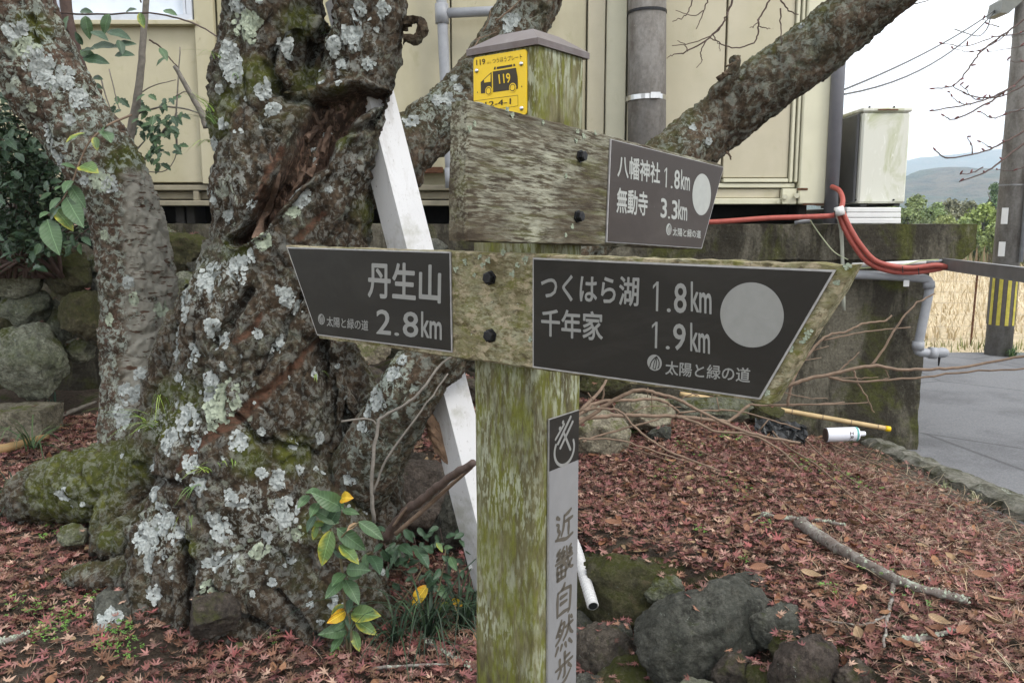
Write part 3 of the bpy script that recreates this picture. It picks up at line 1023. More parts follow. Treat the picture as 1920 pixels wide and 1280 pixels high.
wp = thing('white_conduit', 'thin white conduit along the wall just above the grey drain pipe', 'conduit', W(1700, 494, 5.12))
MB().tube([W(1598, 497, 5.13), W(1680, 494, 5.13), W(1735, 491, 5.13)], WR(4.2, 1700, 494, 5.12), 10).make('pipe', M_WHITE, wp, sm=True)
MB().tube([W(1735, 491, 5.13), W(1766, 489, 5.13)], WR(3, 1700, 494, 5.12), 8).make('grey_sleeve', M_GREYPVC, wp, sm=True)
MB().tube([W(1610, 503, 5.1), W(1690, 497, 5.1), W(1725, 489, 5.1), W(1760, 487, 5.1)], 0.004, 6, sub=4).make('earth_wire', simple('pale_green_wire', (0.40, 0.45, 0.25), 0.5), wp, sm=True)
q = W(1700, 528, 5.1)
MB().box(q[0] - 0.02, q[0] + 0.015, q[1] - 0.004, q[1], q[2] - 0.03, q[2] + 0.01).make('paper_tag', M_WHITE, wp)

tp = thing('thin_wall_pipe', 'thin pale pipe hanging down the mossy wall below the downpipe', 'pipe', W(1580, 500, 5.12))
MB().tube([W(1570, 402, 5.16), W(1577, 430, 5.13), W(1580, 500, 5.13), W(1582, 582, 5.13)], WR(3.6, 1578, 480, 5.13), 8, sub=3).make('pipe', simple('dull_pale_pvc', (0.36, 0.37, 0.31), 0.5), tp, sm=True)
tw = thing('loose_wire', 'thin pale wire drooping from a cut grey tube on the wall top', 'wire', W(1540, 440, 5.14))
MB().tube([W(1519, 413, 5.12), W(1527, 425, 5.12), W(1545, 450, 5.12), W(1565, 473, 5.12), W(1590, 487, 5.12)], 0.0035, 6, sub=5).make('wire', simple('pale_wire', (0.42, 0.45, 0.30), 0.5), tw, sm=True)
MB().tube([W(1490, 418, 5.16), W(1519, 413, 5.12)], 0.012, 10).make('tube_end', M_GREYPVC, tw, sm=True)

# ---- metal bar towards the road
bar = thing('metal_channel_bar', 'grey steel channel bar projecting from the wall end over the road', 'rail', (2.7, 5.2, 1.2))
y0_, y1_ = 5.16, 3.2
pA, pB = W(1766, 495, 5.16), np.array([0, 0, 0.0])
xa = pA[0]
xb = 2.36
za = pA[2]
for (dz0, dz1, dx0, dx1, nm) in ((-0.030, 0.030, 0.0, 0.006, 'web'), (0.031, 0.036, 0.0, 0.04, 'flange'), (-0.036, -0.031, 0.0, 0.04, 'flange')):
    V = []
    for y, x in ((5.3, xa + 0.02), (y1_, xb)):
        V += [(x + dx0, y, za + dz0), (x + dx1, y, za + dz0), (x + dx1, y, za + dz1), (x + dx0, y, za + dz1)]
    obj(nm, V, [(0, 1, 5, 4), (1, 2, 6, 5), (2, 3, 7, 6), (3, 0, 4, 7), (0, 3, 2, 1), (4, 5, 6, 7)], M_GALV, bar)
MB().tube([(xb + 0.02, y1_, 0.0), (xb + 0.02, y1_, za + 0.1)], 0.035, 14).make('support_post', M_GALV, bar, sm=True)
MB().tube([W(1770, 500, 5.14), W(1790, 505, 5.1), W(1806, 509, 5.05)], 0.006, 6).make('hook', M_BOLT, bar)

# ---- utility pole
YU = 9.2
up = thing('utility_pole', 'concrete utility pole with yellow hazard stripes standing beside the road', 'utility pole', W(1868, 668, YU))


def pole_x(py):
    return (1848 + (680 - py) * 64 / 680.0 + 21.5, 21.5)


def pole_ring(py0, py1, extra=0.0, Y=YU):
    c0, r0 = pole_x(py0)
    c1, r1 = pole_x(py1)
    return [W(c0, py0, Y), W(c1, py1, Y)], [WR(r0, c0, py0, Y) + extra, WR(r1, c1, py1, Y) + extra]


P_, R_ = pole_ring(672, -260)
P_[1][0] = P_[0][0] + 0.02
R_[0], R_[1] = 0.139, 0.125
P_[0][2] -= 0.05
POLEP, POLER = P_, R_
MB().tube(P_, R_, 28).make('shaft', M_POLE, up, sm=True)


def pole_at(z):
    t = (z - POLEP[0][2]) / (POLEP[1][2] - POLEP[0][2])
    return POLEP[0] + (POLEP[1] - POLEP[0]) * t, POLER[0] + (POLER[1] - POLER[0]) * t


def pole_patch(name, z0, z1, a0, a1, ex, mat_):
    n = max(2, int((a1 - a0) / 0.15))
    V = []
    for z in (z0, z1):
        c, r = pole_at(z)
        for k in range(n + 1):
            a = a0 + (a1 - a0) * k / n
            V.append((c[0] + (r + ex) * math.cos(a), c[1] + (r + ex) * math.sin(a), z))
    Fc = [(k, k + 1, n + 1 + k + 1, n + 1 + k) for k in range(n)]
    return obj(name, V, Fc, mat_, up)


zs0, zs1 = Zp(608, YU), Zp(512, YU)
M_STRY = simple('faded_yellow_stripe', (0.42, 0.36, 0.06), 0.6, vary=0.3)
M_STRD = simple('dark_stripe_band', (0.075, 0.065, 0.06), 0.6, vary=0.2)
pole_patch('hazard_band', zs0, zs1, -math.pi, math.pi - 0.001, 0.004, M_STRD)
for a in np.arange(-math.pi + 0.1, math.pi - 0.3, 0.60):
    pole_patch('yellow_stripe', zs0, zs1, a, a + 0.27, 0.008, M_STRY)
for a, b in ((420, 390), (480, 453)):
    pole_patch('reflective_sticker', Zp(a, YU), Zp(b, YU), -2.75, -2.25, 0.006, M_WHITE)
q0, r0 = pole_at(Zp(490, YU))
q1, r1 = pole_at(5.5)
MB().tube([q0 + [0.07, -r0 - 0.02, 0.0], q1 + [0.07, -r1 - 0.02, 0]], 0.024, 10).make('cable_conduit', M_GREYPVC, up, sm=True)
for z in (1.9, 2.7, 3.5):
    c, r = pole_at(z)
    MB().tube([c - [0, 0, 0.008], c + [0, 0, 0.008]], r + 0.007, 24).make('band', M_GALV, up)
lamp = thing('street_lamp', 'small grey street lamp head at the top of the utility pole', 'street lamp', W(1880, 15, YU))
c, r = pole_at(Zp(-10, YU))
MB().tube([c, W(1885, -8, YU)], 0.02, 8).make('arm', M_GALV, lamp)
Q = [W(1862, 30, YU), W(1878, 31, YU), W(1903, 8, YU), W(1896, -12, YU), W(1868, 5, YU)]
V = [v + [0, -0.13, 0] for v in Q] + [v + [0, 0.13, 0] for v in Q]
obj('lamp_head', V, [(0, 1, 2, 3, 4), (9, 8, 7, 6, 5)] + [(i, i + 5, (i + 1) % 5 + 5, (i + 1) % 5) for i in range(5)], simple('lamp_housing_grey', (0.16, 0.165, 0.15), 0.5), lamp)
ol = thing('overhead_line', 'pair of thin black cables running from the street lamp to the building', 'cable', W(1720, 90, 7.4))
for k in range(2):
    a, b = W(1865, 20 + 3 * k, YU), W(1583, 168 + 9 * k, 5.6)
    P = [a + (b - a) * t - np.array([0, 0, 0.10 * k * 4 * t * (1 - t) + 0.05 * 4 * t * (1 - t)]) for t in np.linspace(0, 1, 14)]
    MB().tube(P, 0.007, 6).make('wire', M_BLACK, ol)
MB().tube([W(1857, 35, YU), W(1850, 55, YU), W(1835, 68, 9.0), W(1810, 62, 8.6), W(1790, 55, 8.2)], 0.006, 6, sub=4).make('wire', M_BLACK, ol)

# ---- wire fence of the field
fe = thing('wire_fence', 'rusty wire mesh fence before the dry field across the road', 'fence', (6, 10.2, 0))
YF = 10.2
zf = 1.0
M_WIRE = simple('rusty_fence_wire', (0.30, 0.26, 0.21), 0.6, vary=0.2)
for x in np.arange(4.2, 14, 1.35):
    if abs(x - 5.55) < 0.1: x = (1837 - 960) / 1540 * YF
    MB().tube([(x, YF, -0.25), (x + 0.02, YF, zf)], 0.013, 6).make('post', M_RUST, fe)
mb = MB()
for k in range(7):
    z = 0.05 + k * 0.145
    mb.tube([(x, YF - 0.01, z + 0.012 * math.sin(x * 2.1 + k)) for x in np.arange(4.2, 14, 0.4)], 0.0018, 4)
mb.make('horizontal_wires', M_WIRE, fe)['kind'] = 'stuff'
mb = MB()
for x in np.arange(4.2, 14, 0.15):
    mb.tube([(x, YF - 0.012, 0.04), (x + 0.01, YF - 0.012, zf - 0.03)], 0.0014, 4)
mb.make('vertical_wires', M_WIRE, fe)['kind'] = 'stuff'


# ================================================================== FAR COUNTRY
def hill(name, Y, prof, depth, mat_):
    """ridge whose skyline is given as (x, height) pairs at distance Y"""
    xs_ = np.linspace(-1.5 * Y, 1.5 * Y, 260)
    k = np.interp(xs_, [p_[0] for p_ in prof], [p_[1] for p_ in prof])
    ts = np.linspace(0, 1, 14)
    V = []
    for t in ts:
        P = np.stack([xs_, np.full_like(xs_, Y + (t - 1) * depth), np.zeros_like(xs_)], 1)
        n = fbm(P / (Y * 0.05) + 2, 5)
        h = k * (t ** 0.8) * (1 + 0.10 * n) + (1 - t) * -2 + fbm(P / (Y * 0.006), 3) * Y * 0.0035
        V.append(np.stack([xs_, P[:, 1] + n * depth * 0.12, h], 1))
    V.append(np.stack([xs_, np.full_like(xs_, Y + depth), np.full_like(xs_, -2.0)], 1))
    V = np.concatenate(V)
    n = len(xs_)
    m_ = len(ts) + 1
    i = (np.arange(m_ - 1)[:, None] * n + np.arange(n - 1)[None]).ravel()
    return tag(obj(name, V, np.stack([i, i + 1, i + n + 1, i + n], 1), mat_, loc=(0, 0, 0), sm=True), kind='structure')


M = Mat('wooded_hillside', 0.95, spec=0.05).base((0.055, 0.068, 0.035))
M.layer((0.12, 0.085, 0.05), M.ramp(M.noise(0.016, 7, 0.7), 0.45, 0.56, 0, 0.9))
M.layer((0.02, 0.03, 0.015), M.ramp(M.noise(0.05, 6, 0.75), 0.5, 0.62, 0, 0.8))
M.vary(0.06, 0.45, 6)
M.bump(M.noise(0.09, 6, 0.7), 1.0, 12)
M_HILL = M.done()


def hp(px, py, Y):
    w = W(px, py, Y)
    return (w[0], w[2])


hill('hill', 760, [(-1500, 40), (-600, 60), (-100, 50), hp(1500, 330, 760), hp(1640, 340, 760), hp(1690, 328, 760), hp(1740, 316, 760), hp(1790, 312, 760), hp(1850, 316, 760), hp(1900, 318, 760), hp(1990, 322, 760), (900, 50), (1500, 30)], 260, M_HILL)
hill('far_hill', 1900, [(-4000, 120), (-1500, 150), hp(1500, 300, 1900), hp(1690, 299, 1900), hp(1800, 288, 1900), hp(1880, 280, 1900), hp(2000, 275, 1900), (2600, 120), (4000, 110)], 500, M_HILL)


# -- trees beyond the field
def far_tree(px, py_top, py_base, wpx, Y, colr, label, kind, n=1300, conical=False, name='tree'):
    base = W(px, py_base, Y)
    base[2] = -0.25
    top = W(px, py_top - 12, Y)[2]
    H = top - base[2]
    rw = wpx / 2 / FPX * Y
    r_ = np.random.default_rng(int(px * 7 + Y))
    t = thing(name, label, kind, base, 'trees beyond the dry field')
    tr = MB().tube([base, base + [0.1, 0, H * 0.5], base + [0.0, 0, H * 0.9]], [H * 0.035, H * 0.025, 0.02], 7, sub=2)
    for k in range(5):
        a = r_.uniform(0, 6.28)
        tr.tube([base + [0, 0, H * 0.25 + 0.1 * k * H], base + [math.cos(a) * rw * 0.6, math.sin(a) * rw * 0.6, H * (0.45 + 0.1 * k)]], [H * 0.015, 0.01], 5)
    tr.make('trunk', M_POLE, t)
    # crown: clumps of leaf sized faces
    nc = 60
    cc = []
    for k in range(nc):
        u = r_.uniform(0.12, 1.0)
        rad = rw * (1.05 - u * 0.95 if conical else math.sqrt(max(0.05, 1 - (2 * u - 0.95) ** 2))) * r_.uniform(0.45, 0.95)
        a = r_.uniform(0, 6.28)
        cc.append([base[0] + math.cos(a) * rad, base[1] + math.sin(a) * rad, base[2] + H * (0.06 + 0.88 * u)])
    cc = np.array(cc)
    cs = rw * r_.uniform(0.16, 0.36, nc)
    pk = r_.integers(0, nc, n * 3)
    d = r_.normal(size=(n * 3, 3))
    d /= np.linalg.norm(d, axis=1)[:, None]
    C = cc[pk] + d * (cs[pk] * r_.uniform(0.5, 1.1, n * 3))[:, None]
    s = rw * 0.075
    A = r_.normal(size=(n * 3, 3)); A /= np.linalg.norm(A, axis=1)[:, None]
    B = np.cross(A, r_.normal(size=(n * 3, 3))); B /= np.linalg.norm(B, axis=1)[:, None]
    sz = (s * r_.uniform(0.6, 1.6, n * 3))[:, None]
    V = np.stack([C - A * sz, C + B * sz * 0.6, C + A * sz, C - B * sz * 0.6], 1).reshape(-1, 3)
    Fi = np.arange(n * 3 * 4).reshape(-1, 4)
    cl = np.array(colr) * 1.3 * (0.7 + 0.6 * r_.random(nc))[pk][:, None] * r_.uniform(0.8, 1.25, (n * 3, 1))
    obj('crown', V, Fi, M_FOL, t, colors=np.repeat(cl, 4, 0))
    return t


far_tree(1712, 378, 500, 70, 42, (0.17, 0.21, 0.085), 'light green round tree beside the air conditioner, beyond the field', 'tree')
far_tree(1745, 392, 505, 62, 40, (0.15, 0.20, 0.08), 'bright green bushy tree between paler and darker trees beyond the field', 'tree')
far_tree(1775, 385, 500, 70, 44, (0.14, 0.14, 0.085), 'grey-brown thinly leafed tree beyond the field', 'tree')
far_tree(1812, 388, 506, 64, 41, (0.125, 0.13, 0.075), 'dull olive tree just before the conifer beyond the field', 'tree')
far_tree(1852, 350, 500, 46, 47, (0.07, 0.115, 0.05), 'dark pointed conifer beside the utility pole, beyond the field', 'tree', conical=True, name='conifer')
far_tree(1832, 395, 530, 90, 33, (0.19, 0.24, 0.07), 'yellow-green spreading tree in front of the conifer, beyond the field', 'tree')
far_tree(1905, 385, 520, 80, 36, (0.15, 0.19, 0.07), 'mid green tree behind the striped utility pole', 'tree')
far_tree(1990, 380, 520, 100, 38, (0.14, 0.17, 0.07), 'broad green tree past the far side of the utility pole', 'tree')
far_tree(1650, 385, 510, 90, 43, (0.14, 0.19, 0.07), 'green tree hidden mostly behind the air conditioner', 'tree')
far_tree(2100, 360, 520, 130, 40, (0.10, 0.14, 0.05), 'tall dark green tree outermost beyond the field', 'tree')

far_tree(1695, 400, 500, 60, 34, (0.16, 0.20, 0.08), 'low olive bush hard against the air conditioner, beyond the field', 'bush', name='bush')
far_tree(1730, 420, 505, 60, 33, (0.13, 0.16, 0.07), 'squat green bush low in front of the bright green tree', 'bush', name='bush')
far_tree(1768, 415, 508, 66, 32, (0.19, 0.22, 0.08), 'yellowish bush beneath the grey-brown tree', 'bush', name='bush')
far_tree(1800, 425, 512, 60, 31, (0.12, 0.16, 0.06), 'dark low bush between the yellowish bush and the spreading tree', 'bush', name='bush')
far_tree(1868, 430, 540, 70, 30, (0.16, 0.20, 0.07), 'rounded bush behind the foot of the conifer', 'bush', name='bush')

# dry field grass, and brown weeds at its far edge (stuff)
def blades(n, xr, yr, hr, colr, z=-0.03, w=0.006, lean=0.3, seed=1):
    r_ = np.random.default_rng(seed)
    x = r_.uniform(*xr, n); y = r_.uniform(*yr, n)
    h = r_.uniform(*hr, n)
    a = r_.uniform(0, 6.28, n)
    l = h * r_.uniform(0, lean, n)
    b = np.stack([x, y, np.full(n, z)], 1)
    side = np.stack([np.cos(a), np.sin(a), 0 * a], 1) * (w * r_.uniform(0.6, 1.4, n))[:, None]
    fw = np.stack([-np.sin(a), np.cos(a), 0 * a], 1)
    m_ = b + fw * (l * 0.3)[:, None] + np.array([0, 0, 0.55]) * h[:, None]
    t_ = b + fw * l[:, None] + np.array([0, 0, 1.0]) * h[:, None]
    V = np.stack([b - side, b + side, m_ - side * 0.7, m_ + side * 0.7, t_], 1).reshape(-1, 3)
    k = np.arange(n)[:, None] * 5
    Fc = np.concatenate([k + np.array([[0, 1, 3]]), k + np.array([[0, 3, 2]]), k + np.array([[2, 3, 4]])])
    c = np.array(colr)[r_.integers(0, len(colr), n)] * r_.uniform(0.88, 1.12, (n, 1))
    return V, Fc, np.repeat(c, 5, 0)


V, Fc, c = blades(26000, (3.5, 26), (10.4, 30), (0.08, 0.26), [(0.55, 0.46, 0.31), (0.53, 0.44, 0.29), (0.57, 0.48, 0.33)], w=0.012, lean=1.2)
tag(obj('dry_grass', V, Fc, M_FOL, loc=(0, 0, 0), colors=c), 'straw-coloured dry grass covering the field behind the fence', 'grass', kind='stuff')
V, Fc, c = blades(9000, (4, 40), (29, 38), (0.3, 1.0), [(0.23, 0.16, 0.09), (0.19, 0.15, 0.08), (0.14, 0.15, 0.06)], w=0.04, lean=0.7, seed=3)
tag(obj('brown_weeds', V, Fc, M_FOL, loc=(0, 0, 0), colors=c), 'brown winter weeds at the foot of the distant trees', 'weeds', kind='stuff')
V, Fc, c = blades(1500, (3.4, 14), (9.4, 10.2), (0.03, 0.16), [(0.20, 0.20, 0.06), (0.30, 0.25, 0.12), (0.12, 0.15, 0.04)], w=0.006, lean=0.9, seed=4)
tag(obj('verge_grass', V, Fc, M_FOL, loc=(0, 0, 0), colors=c), 'short mixed grass on the verge of the road', 'grass', kind='stuff')

# ---- haze
hz = bpy.data.materials.new('haze_air')
hz.use_nodes = True
hz.node_tree.nodes.remove(hz.node_tree.nodes['Principled BSDF'])
pv = hz.node_tree.nodes.new('ShaderNodeVolumePrincipled')
pv.inputs['Color'].default_value = (0.70, 0.85, 1.0, 1)
pv.inputs['Density'].default_value = 0.0005
hz.node_tree.links.new(pv.outputs[0], hz.node_tree.nodes['Material Output'].inputs['Volume'])
tag(MB().box(-3100, 3100, -320, 2450, -3.2, 205).make('haze', hz, loc=(0, 0, 0)), 'thin pale haze over the distant hills', 'haze', kind='stuff')

# ================================================================== TREES NEARBY
def proj(V):
    V = np.asarray(V, float) - CAMP
    zc = V[:, 1] * CT - V[:, 2] * ST
    yc = V[:, 1] * ST + V[:, 2] * CT
    return 960 + FPX * V[:, 0] / zc, 640 - FPX * yc / zc


def seg_dist(px, py, line):
    """distance to a polyline [(x, y, w)], and the width there"""
    best = np.full(len(px), 1e9)
    wid = np.zeros(len(px))
    for a, b in zip(line[:-1], line[1:]):
        ax, ay, aw = a
        bx, by, bw = b
        L = (bx - ax) ** 2 + (by - ay) ** 2
        t = np.clip(((px - ax) * (bx - ax) + (py - ay) * (by - ay)) / L, 0, 1)
        d = np.hypot(px - ax - t * (bx - ax), py - ay - t * (by - ay))
        w = aw + (bw - aw) * t
        m_ = d / w < best
        best = np.where(m_, d / w, best)
    return best


def spline_tube(ctrl, seg=28, sub=5):
    """ctrl: (px, py, radius px, Y)"""
    P = np.array([W(a, b, y) for a, b, r, y in ctrl])
    R = np.array([WR(r, a, b, y) for a, b, r, y in ctrl])
    return tube(P, R, seg, True, sub)


def remesh(parts, voxel):
    mb = MB()
    for V, Fc in parts:
        mb.put(V, Fc)
    me = mesh_data('tmp', np.concatenate(mb.V), mb.F)
    o = bpy.data.objects.new('tmp', me)
    COL.objects.link(o)
    m_ = o.modifiers.new('r', 'REMESH')
    m_.mode = 'VOXEL'
    m_.voxel_size = voxel
    dg = bpy.context.evaluated_depsgraph_get()
    e = o.evaluated_get(dg)
    em = e.to_mesh()
    n = len(em.vertices)
    V = np.empty(n * 3); em.vertices.foreach_get('co', V)
    Nn = np.empty(n * 3); em.vertices.foreach_get('normal', Nn)
    nl = len(em.loops)
    L = np.empty(nl, np.int32); em.loops.foreach_get('vertex_index', L)
    npol = len(em.polygons)
    V, Nn = V.reshape(-1, 3), Nn.reshape(-1, 3)
    if nl == npol * 4:
        Fc = L.reshape(-1, 4)
    else:
        Fc = [tuple(p_.vertices) for p_ in em.polygons]
    e.to_mesh_clear()
    bpy.data.objects.remove(o)
    bpy.data.meshes.remove(me)
    return V, Nn, Fc


def vnormals(V, Fc):
    a = V[Fc[:, 2]] - V[Fc[:, 0]]
    b = V[Fc[:, 3]] - V[Fc[:, 1]]
    fn = np.cross(a, b)
    N = np.zeros_like(V)
    for k in range(4):
        np.add.at(N, Fc[:, k], fn)
    return N / (np.linalg.norm(N, axis=1)[:, None] + 1e-12)


def barkify(V, N, Fc, seed, big, mid, fine, creases=(), rots=(), mosses=(), woods=(), bares=(), lichs=(), lich0=0.3, moss0=0.2, vstretch=0.55, cell=13):
    S = np.array([1, 1, vstretch])
    off = seed * 13.7
    warp = np.stack([fbm(V * 5 + off, 3), fbm(V * 5 + off + 9, 3), fbm(V * 5 + off + 21, 3)], 1) * 0.05
    D = big * fbm(V * 2.6 + off, 3)
    f1, f2, cid = worley((V + warp) * S * cell + off)
    edge = f2 - f1
    plates = smooth(0.0, 0.28, edge)
    rid = fbm((V + warp) * S * 18 + off, 4, 0.55, True)
    f1b, f2b, _ = worley((V + warp * 0.6) * S * cell * 3.1 + off + 5)
    plate_amt = smooth(-0.35, 0.25, fbm(V * 3.1 + off + 77, 3))
    flow = fbm((V + warp * 1.5) * np.array([10, 10, 2.4]) + off + 50, 3, 0.5, True)
    D += mid * 0.9 * (flow - 0.45)
    D += mid * (plates - 0.8) * (0.35 + 0.65 * plate_amt) + mid * 0.9 * (rid - 0.4)
    D += fine * (smooth(0, 0.35, f2b - f1b) - 0.7) + fine * 1.2 * fbm(V * 75 + off, 2)
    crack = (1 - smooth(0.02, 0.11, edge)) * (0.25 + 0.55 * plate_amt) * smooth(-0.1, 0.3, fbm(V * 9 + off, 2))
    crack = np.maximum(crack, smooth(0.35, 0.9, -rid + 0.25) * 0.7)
    px, py = proj(V)
    jx = fbm(V * 9 + off + 3, 3) * 16
    jy = fbm(V * 9 + off + 8, 3) * 16
    qx, qy = px + jx, py + jy
    front = smooth(0.1, 0.5, -N[:, 1])
    V2 = V + N * D[:, None]
    wood = np.zeros(len(V)); rot = np.zeros(len(V)); moss = np.zeros(len(V)); bare = np.zeros(len(V))
    for line, depth in creases:
        d = seg_dist(qx, qy, line)
        g = (1 - smooth(0.15, 1.0, d)) * front
        V2[:, 1] += g * depth
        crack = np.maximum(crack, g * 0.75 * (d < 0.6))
    for line, depth in rots:
        d = seg_dist(qx, qy, line)
        g = (1 - smooth(0.45, 1.05, d)) * smooth(0.0, 0.3, -N[:, 1])
        fib = fbm(np.stack([qx * 0.11 + qy * 0.05, qy * 0.02, 0 * qx], 1), 4)
        V2[:, 1] += g * (depth + 0.05 * fib)
        V2 -= N * (0.022 * np.exp(-((d - 1.15) / 0.2) ** 2) * -1 * front)[:, None]
        rot = np.maximum(rot, (1 - smooth(0.7, 0.95, d)) * front)
    for line in woods:
        d = seg_dist(px + jx * 0.4, py + jy * 0.4, line)
        g = (1 - smooth(0.6, 1.0, d)) * front
        wood = np.maximum(wood, g)
        V2 -= N * (g * 0.006)[:, None]
    for x, y, r in mosses:
        moss = np.maximum(moss, 1.2 * (1 - smooth(0.3, 1.2, np.hypot(qx - x, qy - y) / r)))
    moss = np.maximum(moss, moss0 * smooth(0.2, 0.9, N[:, 2] + 0.5 * fbm(V * 6 + off, 3)))
    for x0, y0, x1, y1 in bares:
        g = smooth(x0 - 12, x0 + 12, qx) * (1 - smooth(x1 - 12, x1 + 12, qx)) * smooth(y0 - 30, y0 + 10, qy) * (1 - smooth(y1 - 20, y1 + 30, qy))
        bare = np.maximum(bare, g)
    lich = np.full(len(V), lich0)
    for x, y, r, a in lichs:
        lich = np.maximum(lich, a * (1 - smooth(0.5, 1.2, np.hypot(qx - x, qy - y) / r)))
    lich *= (1 - rot) * (1 - wood)
    crack *= (1 - moss * 0.6) * (1 - 0.6 * rot)
    moss = moss * (1 - wood) * (1 - rot * 0.7)
    return V2, dict(crack=np.clip(crack, 0, 1), moss=np.clip(moss, 0, 1), wood=wood, rot=rot * (1 - crack * .3), lich=np.clip(lich, 0, 1), bare=bare)


tree = thing('cherry_tree', 'big gnarled cherry tree crusted with grey lichen, its trunk split by a rotten hollow', 'tree', (-0.95, 3.05, 0.0))
T = []
T.append(spline_tube([(480, 1420, 200, 2.98), (485, 1230, 175, 3.0), (470, 1120, 190, 3.02), (468, 1000, 178, 3.05), (470, 860, 160, 3.08), (490, 720, 152, 3.1), (505, 590, 148, 3.1), (545, 450, 140, 3.1), (545, 350, 145, 3.1), (555, 260, 128, 3.1), (560, 190, 90, 3.1)]))
T.append(spline_tube([(520, 330, 115, 3.08), (480, 200, 88, 3.06), (484, 100, 78, 3.04), (488, 0, 72, 3.02), (480, -160, 68, 2.98), (470, -330, 60, 2.9)], 22))
T.append(spline_tube([(545, 190, 50, 3.08), (572, 100, 44, 3.1), (575, 20, 40, 3.12), (570, -60, 36, 3.12), (565, -160, 25, 3.12)], 16))     # stub behind
T.append(spline_tube([(590, 340, 95, 3.06), (640, 240, 82, 3.04), (672, 150, 68, 3.02), (690, 60, 66, 3.0), (700, -40, 66, 2.98), (715, -200, 62, 2.95), (730, -340, 55, 2.9)], 22))
# flare of the roots
T.append(spline_tube([(420, 900, 120, 3.0), (330, 980, 62, 2.92), (285, 1060, 46, 2.84), (280, 1150, 48, 2.78), (285, 1260, 52, 2.72), (290, 1340, 40, 2.7)], 18))
T.append(spline_tube([(440, 1000, 110, 2.95), (400, 1090, 70, 2.84), (390, 1170, 62, 2.78), (380, 1260, 50, 2.72)], 18))
T.append(spline_tube([(500, 1020, 110, 2.95), (560, 1120, 75, 2.84), (640, 1200, 62, 2.76), (700, 1260, 45, 2.72)], 18))
T.append(spline_tube([(560, 900, 95, 3.05), (620, 1010, 80, 2.95), (670, 1110, 58, 2.88), (715, 1190, 42, 2.84), (760, 1240, 25, 2.82)], 18))
T.append(spline_tube([(470, 1010, 80, 2.92), (480, 1140, 60, 2.8), (500, 1240, 45, 2.72)], 16))
T.append(spline_tube([(390, 850, 90, 3.15), (280, 885, 76, 3.25), (180, 905, 72, 3.3), (95, 925, 60, 3.32), (30, 945, 40, 3.34)], 18))
T.append(spline_tube([(330, 1000, 40, 2.95), (250, 1075, 32, 2.9), (180, 1078, 22, 2.9), (120, 1085, 12, 2.9)], 12))
T.append(spline_tube([(330, 950, 45, 3.05), (230, 1010, 32, 3.0), (180, 1020, 20, 3.0)], 12))
T.append(spline_tube([(420, 720, 90, 3.12), (350, 800, 78, 3.18), (290, 870, 72, 3.2), (235, 950, 50, 3.15), (200, 1010, 30, 3.1)], 18))
T.append(spline_tube([(400, 560, 60, 3.12), (355, 650, 55, 3.2), (320, 760, 55, 3.25), (290, 850, 60, 3.25)], 18))
T.append(spline_tube([(400, 980, 90, 3.0), (320, 1050, 60, 3.0), (240, 1120, 45, 2.95), (190, 1180, 30, 2.9)], 18))
T.append(spline_tube([(560, 620, 70, 3.22), (640, 720, 62, 3.3), (690, 840, 60, 3.25), (700, 960, 55, 3.15), (720, 1060, 40, 3.05)], 18))
T.append(spline_tube([(600, 700, 60, 3.2), (640, 850, 70, 3.2), (650, 1000, 60, 3.1), (660, 1100, 40, 3.0)], 16))
# bulges and burrs
for x, y, r, Y in ((515, 140, 42, 2.97), (590, 55, 34, 3.0), (470, 250, 62, 3.0), (660, 165, 48, 2.95), (400, 870, 60, 2.95), (560, 800, 60, 2.98), (480, 770, 60, 2.97), (560, 470, 60, 3.0), (430, 700, 60, 2.99), (330, 800, 50, 3.1), (645, 90, 40, 2.95), (600, 640, 50, 3.05), (430, 1120, 50, 2.82)):
    T.append(spline_tube([(x - r * 0.5, y + r * 0.2, r * 0.45, Y + 0.02), (x - r * .2, y, r * 0.8, Y), (x + r * .2, y, r * 0.8, Y), (x + r * 0.5, y - r * 0.2, r * 0.45, Y + 0.02)], 12, 3))
V, N, Fc = remesh(T, 0.0078)
creases = [
    ([(470, 545, 14), (440, 590, 20), (405, 650, 14)], 0.05),
    ([(600, 640, 20), (612, 720, 34), (640, 820, 40), (630, 900, 20)], 0.09),
    ([(338, 1020, 10), (350, 1060, 22), (345, 1110, 18), (352, 1180, 12), (345, 1270, 14)], 0.10),
    ([(520, 1110, 8), (560, 1160, 14), (600, 1205, 14), (640, 1250, 10)], 0.05),
    ([(395, 1100, 8), (440, 1150, 14), (490, 1185, 16), (540, 1200, 10)], 0.05),
    ([(560, 560, 8), (520, 640, 14), (480, 700, 8)], 0.03),
    ([(520, 90, 8), (500, 130, 20), (530, 190, 18), (590, 200, 12)], 0.05),
    ([(610, 40, 12), (602, 80, 18), (585, 120, 12)], 0.06),
    ([(255, 870, 8), (300, 905, 16), (360, 920, 8)], 0.04),
    ([(430, 780, 8), (500, 830, 14), (600, 850, 10)], 0.03),
    ([(640, 250, 8), (690, 235, 12), (720, 200, 8)], 0.04),
]
rots = [([(716, 178, 12), (668, 190, 30), (610, 225, 50), (575, 290, 40), (540, 340, 26), (505, 380, 20), (478, 425, 16), (440, 452, 12)], 0.13)]
woods = [[(548, 690, 9), (500, 735, 14), (450, 780, 15), (395, 815, 13), (350, 850, 12), (335, 880, 8)],
         [(600, 640, 5), (560, 680, 9), (545, 700, 6)], [(490, 590, 5), (470, 620, 9), (440, 640, 6)], [(470, 430, 8), (500, 330, 10), (530, 285, 9)], [(610, 400, 8), (560, 450, 8)]]
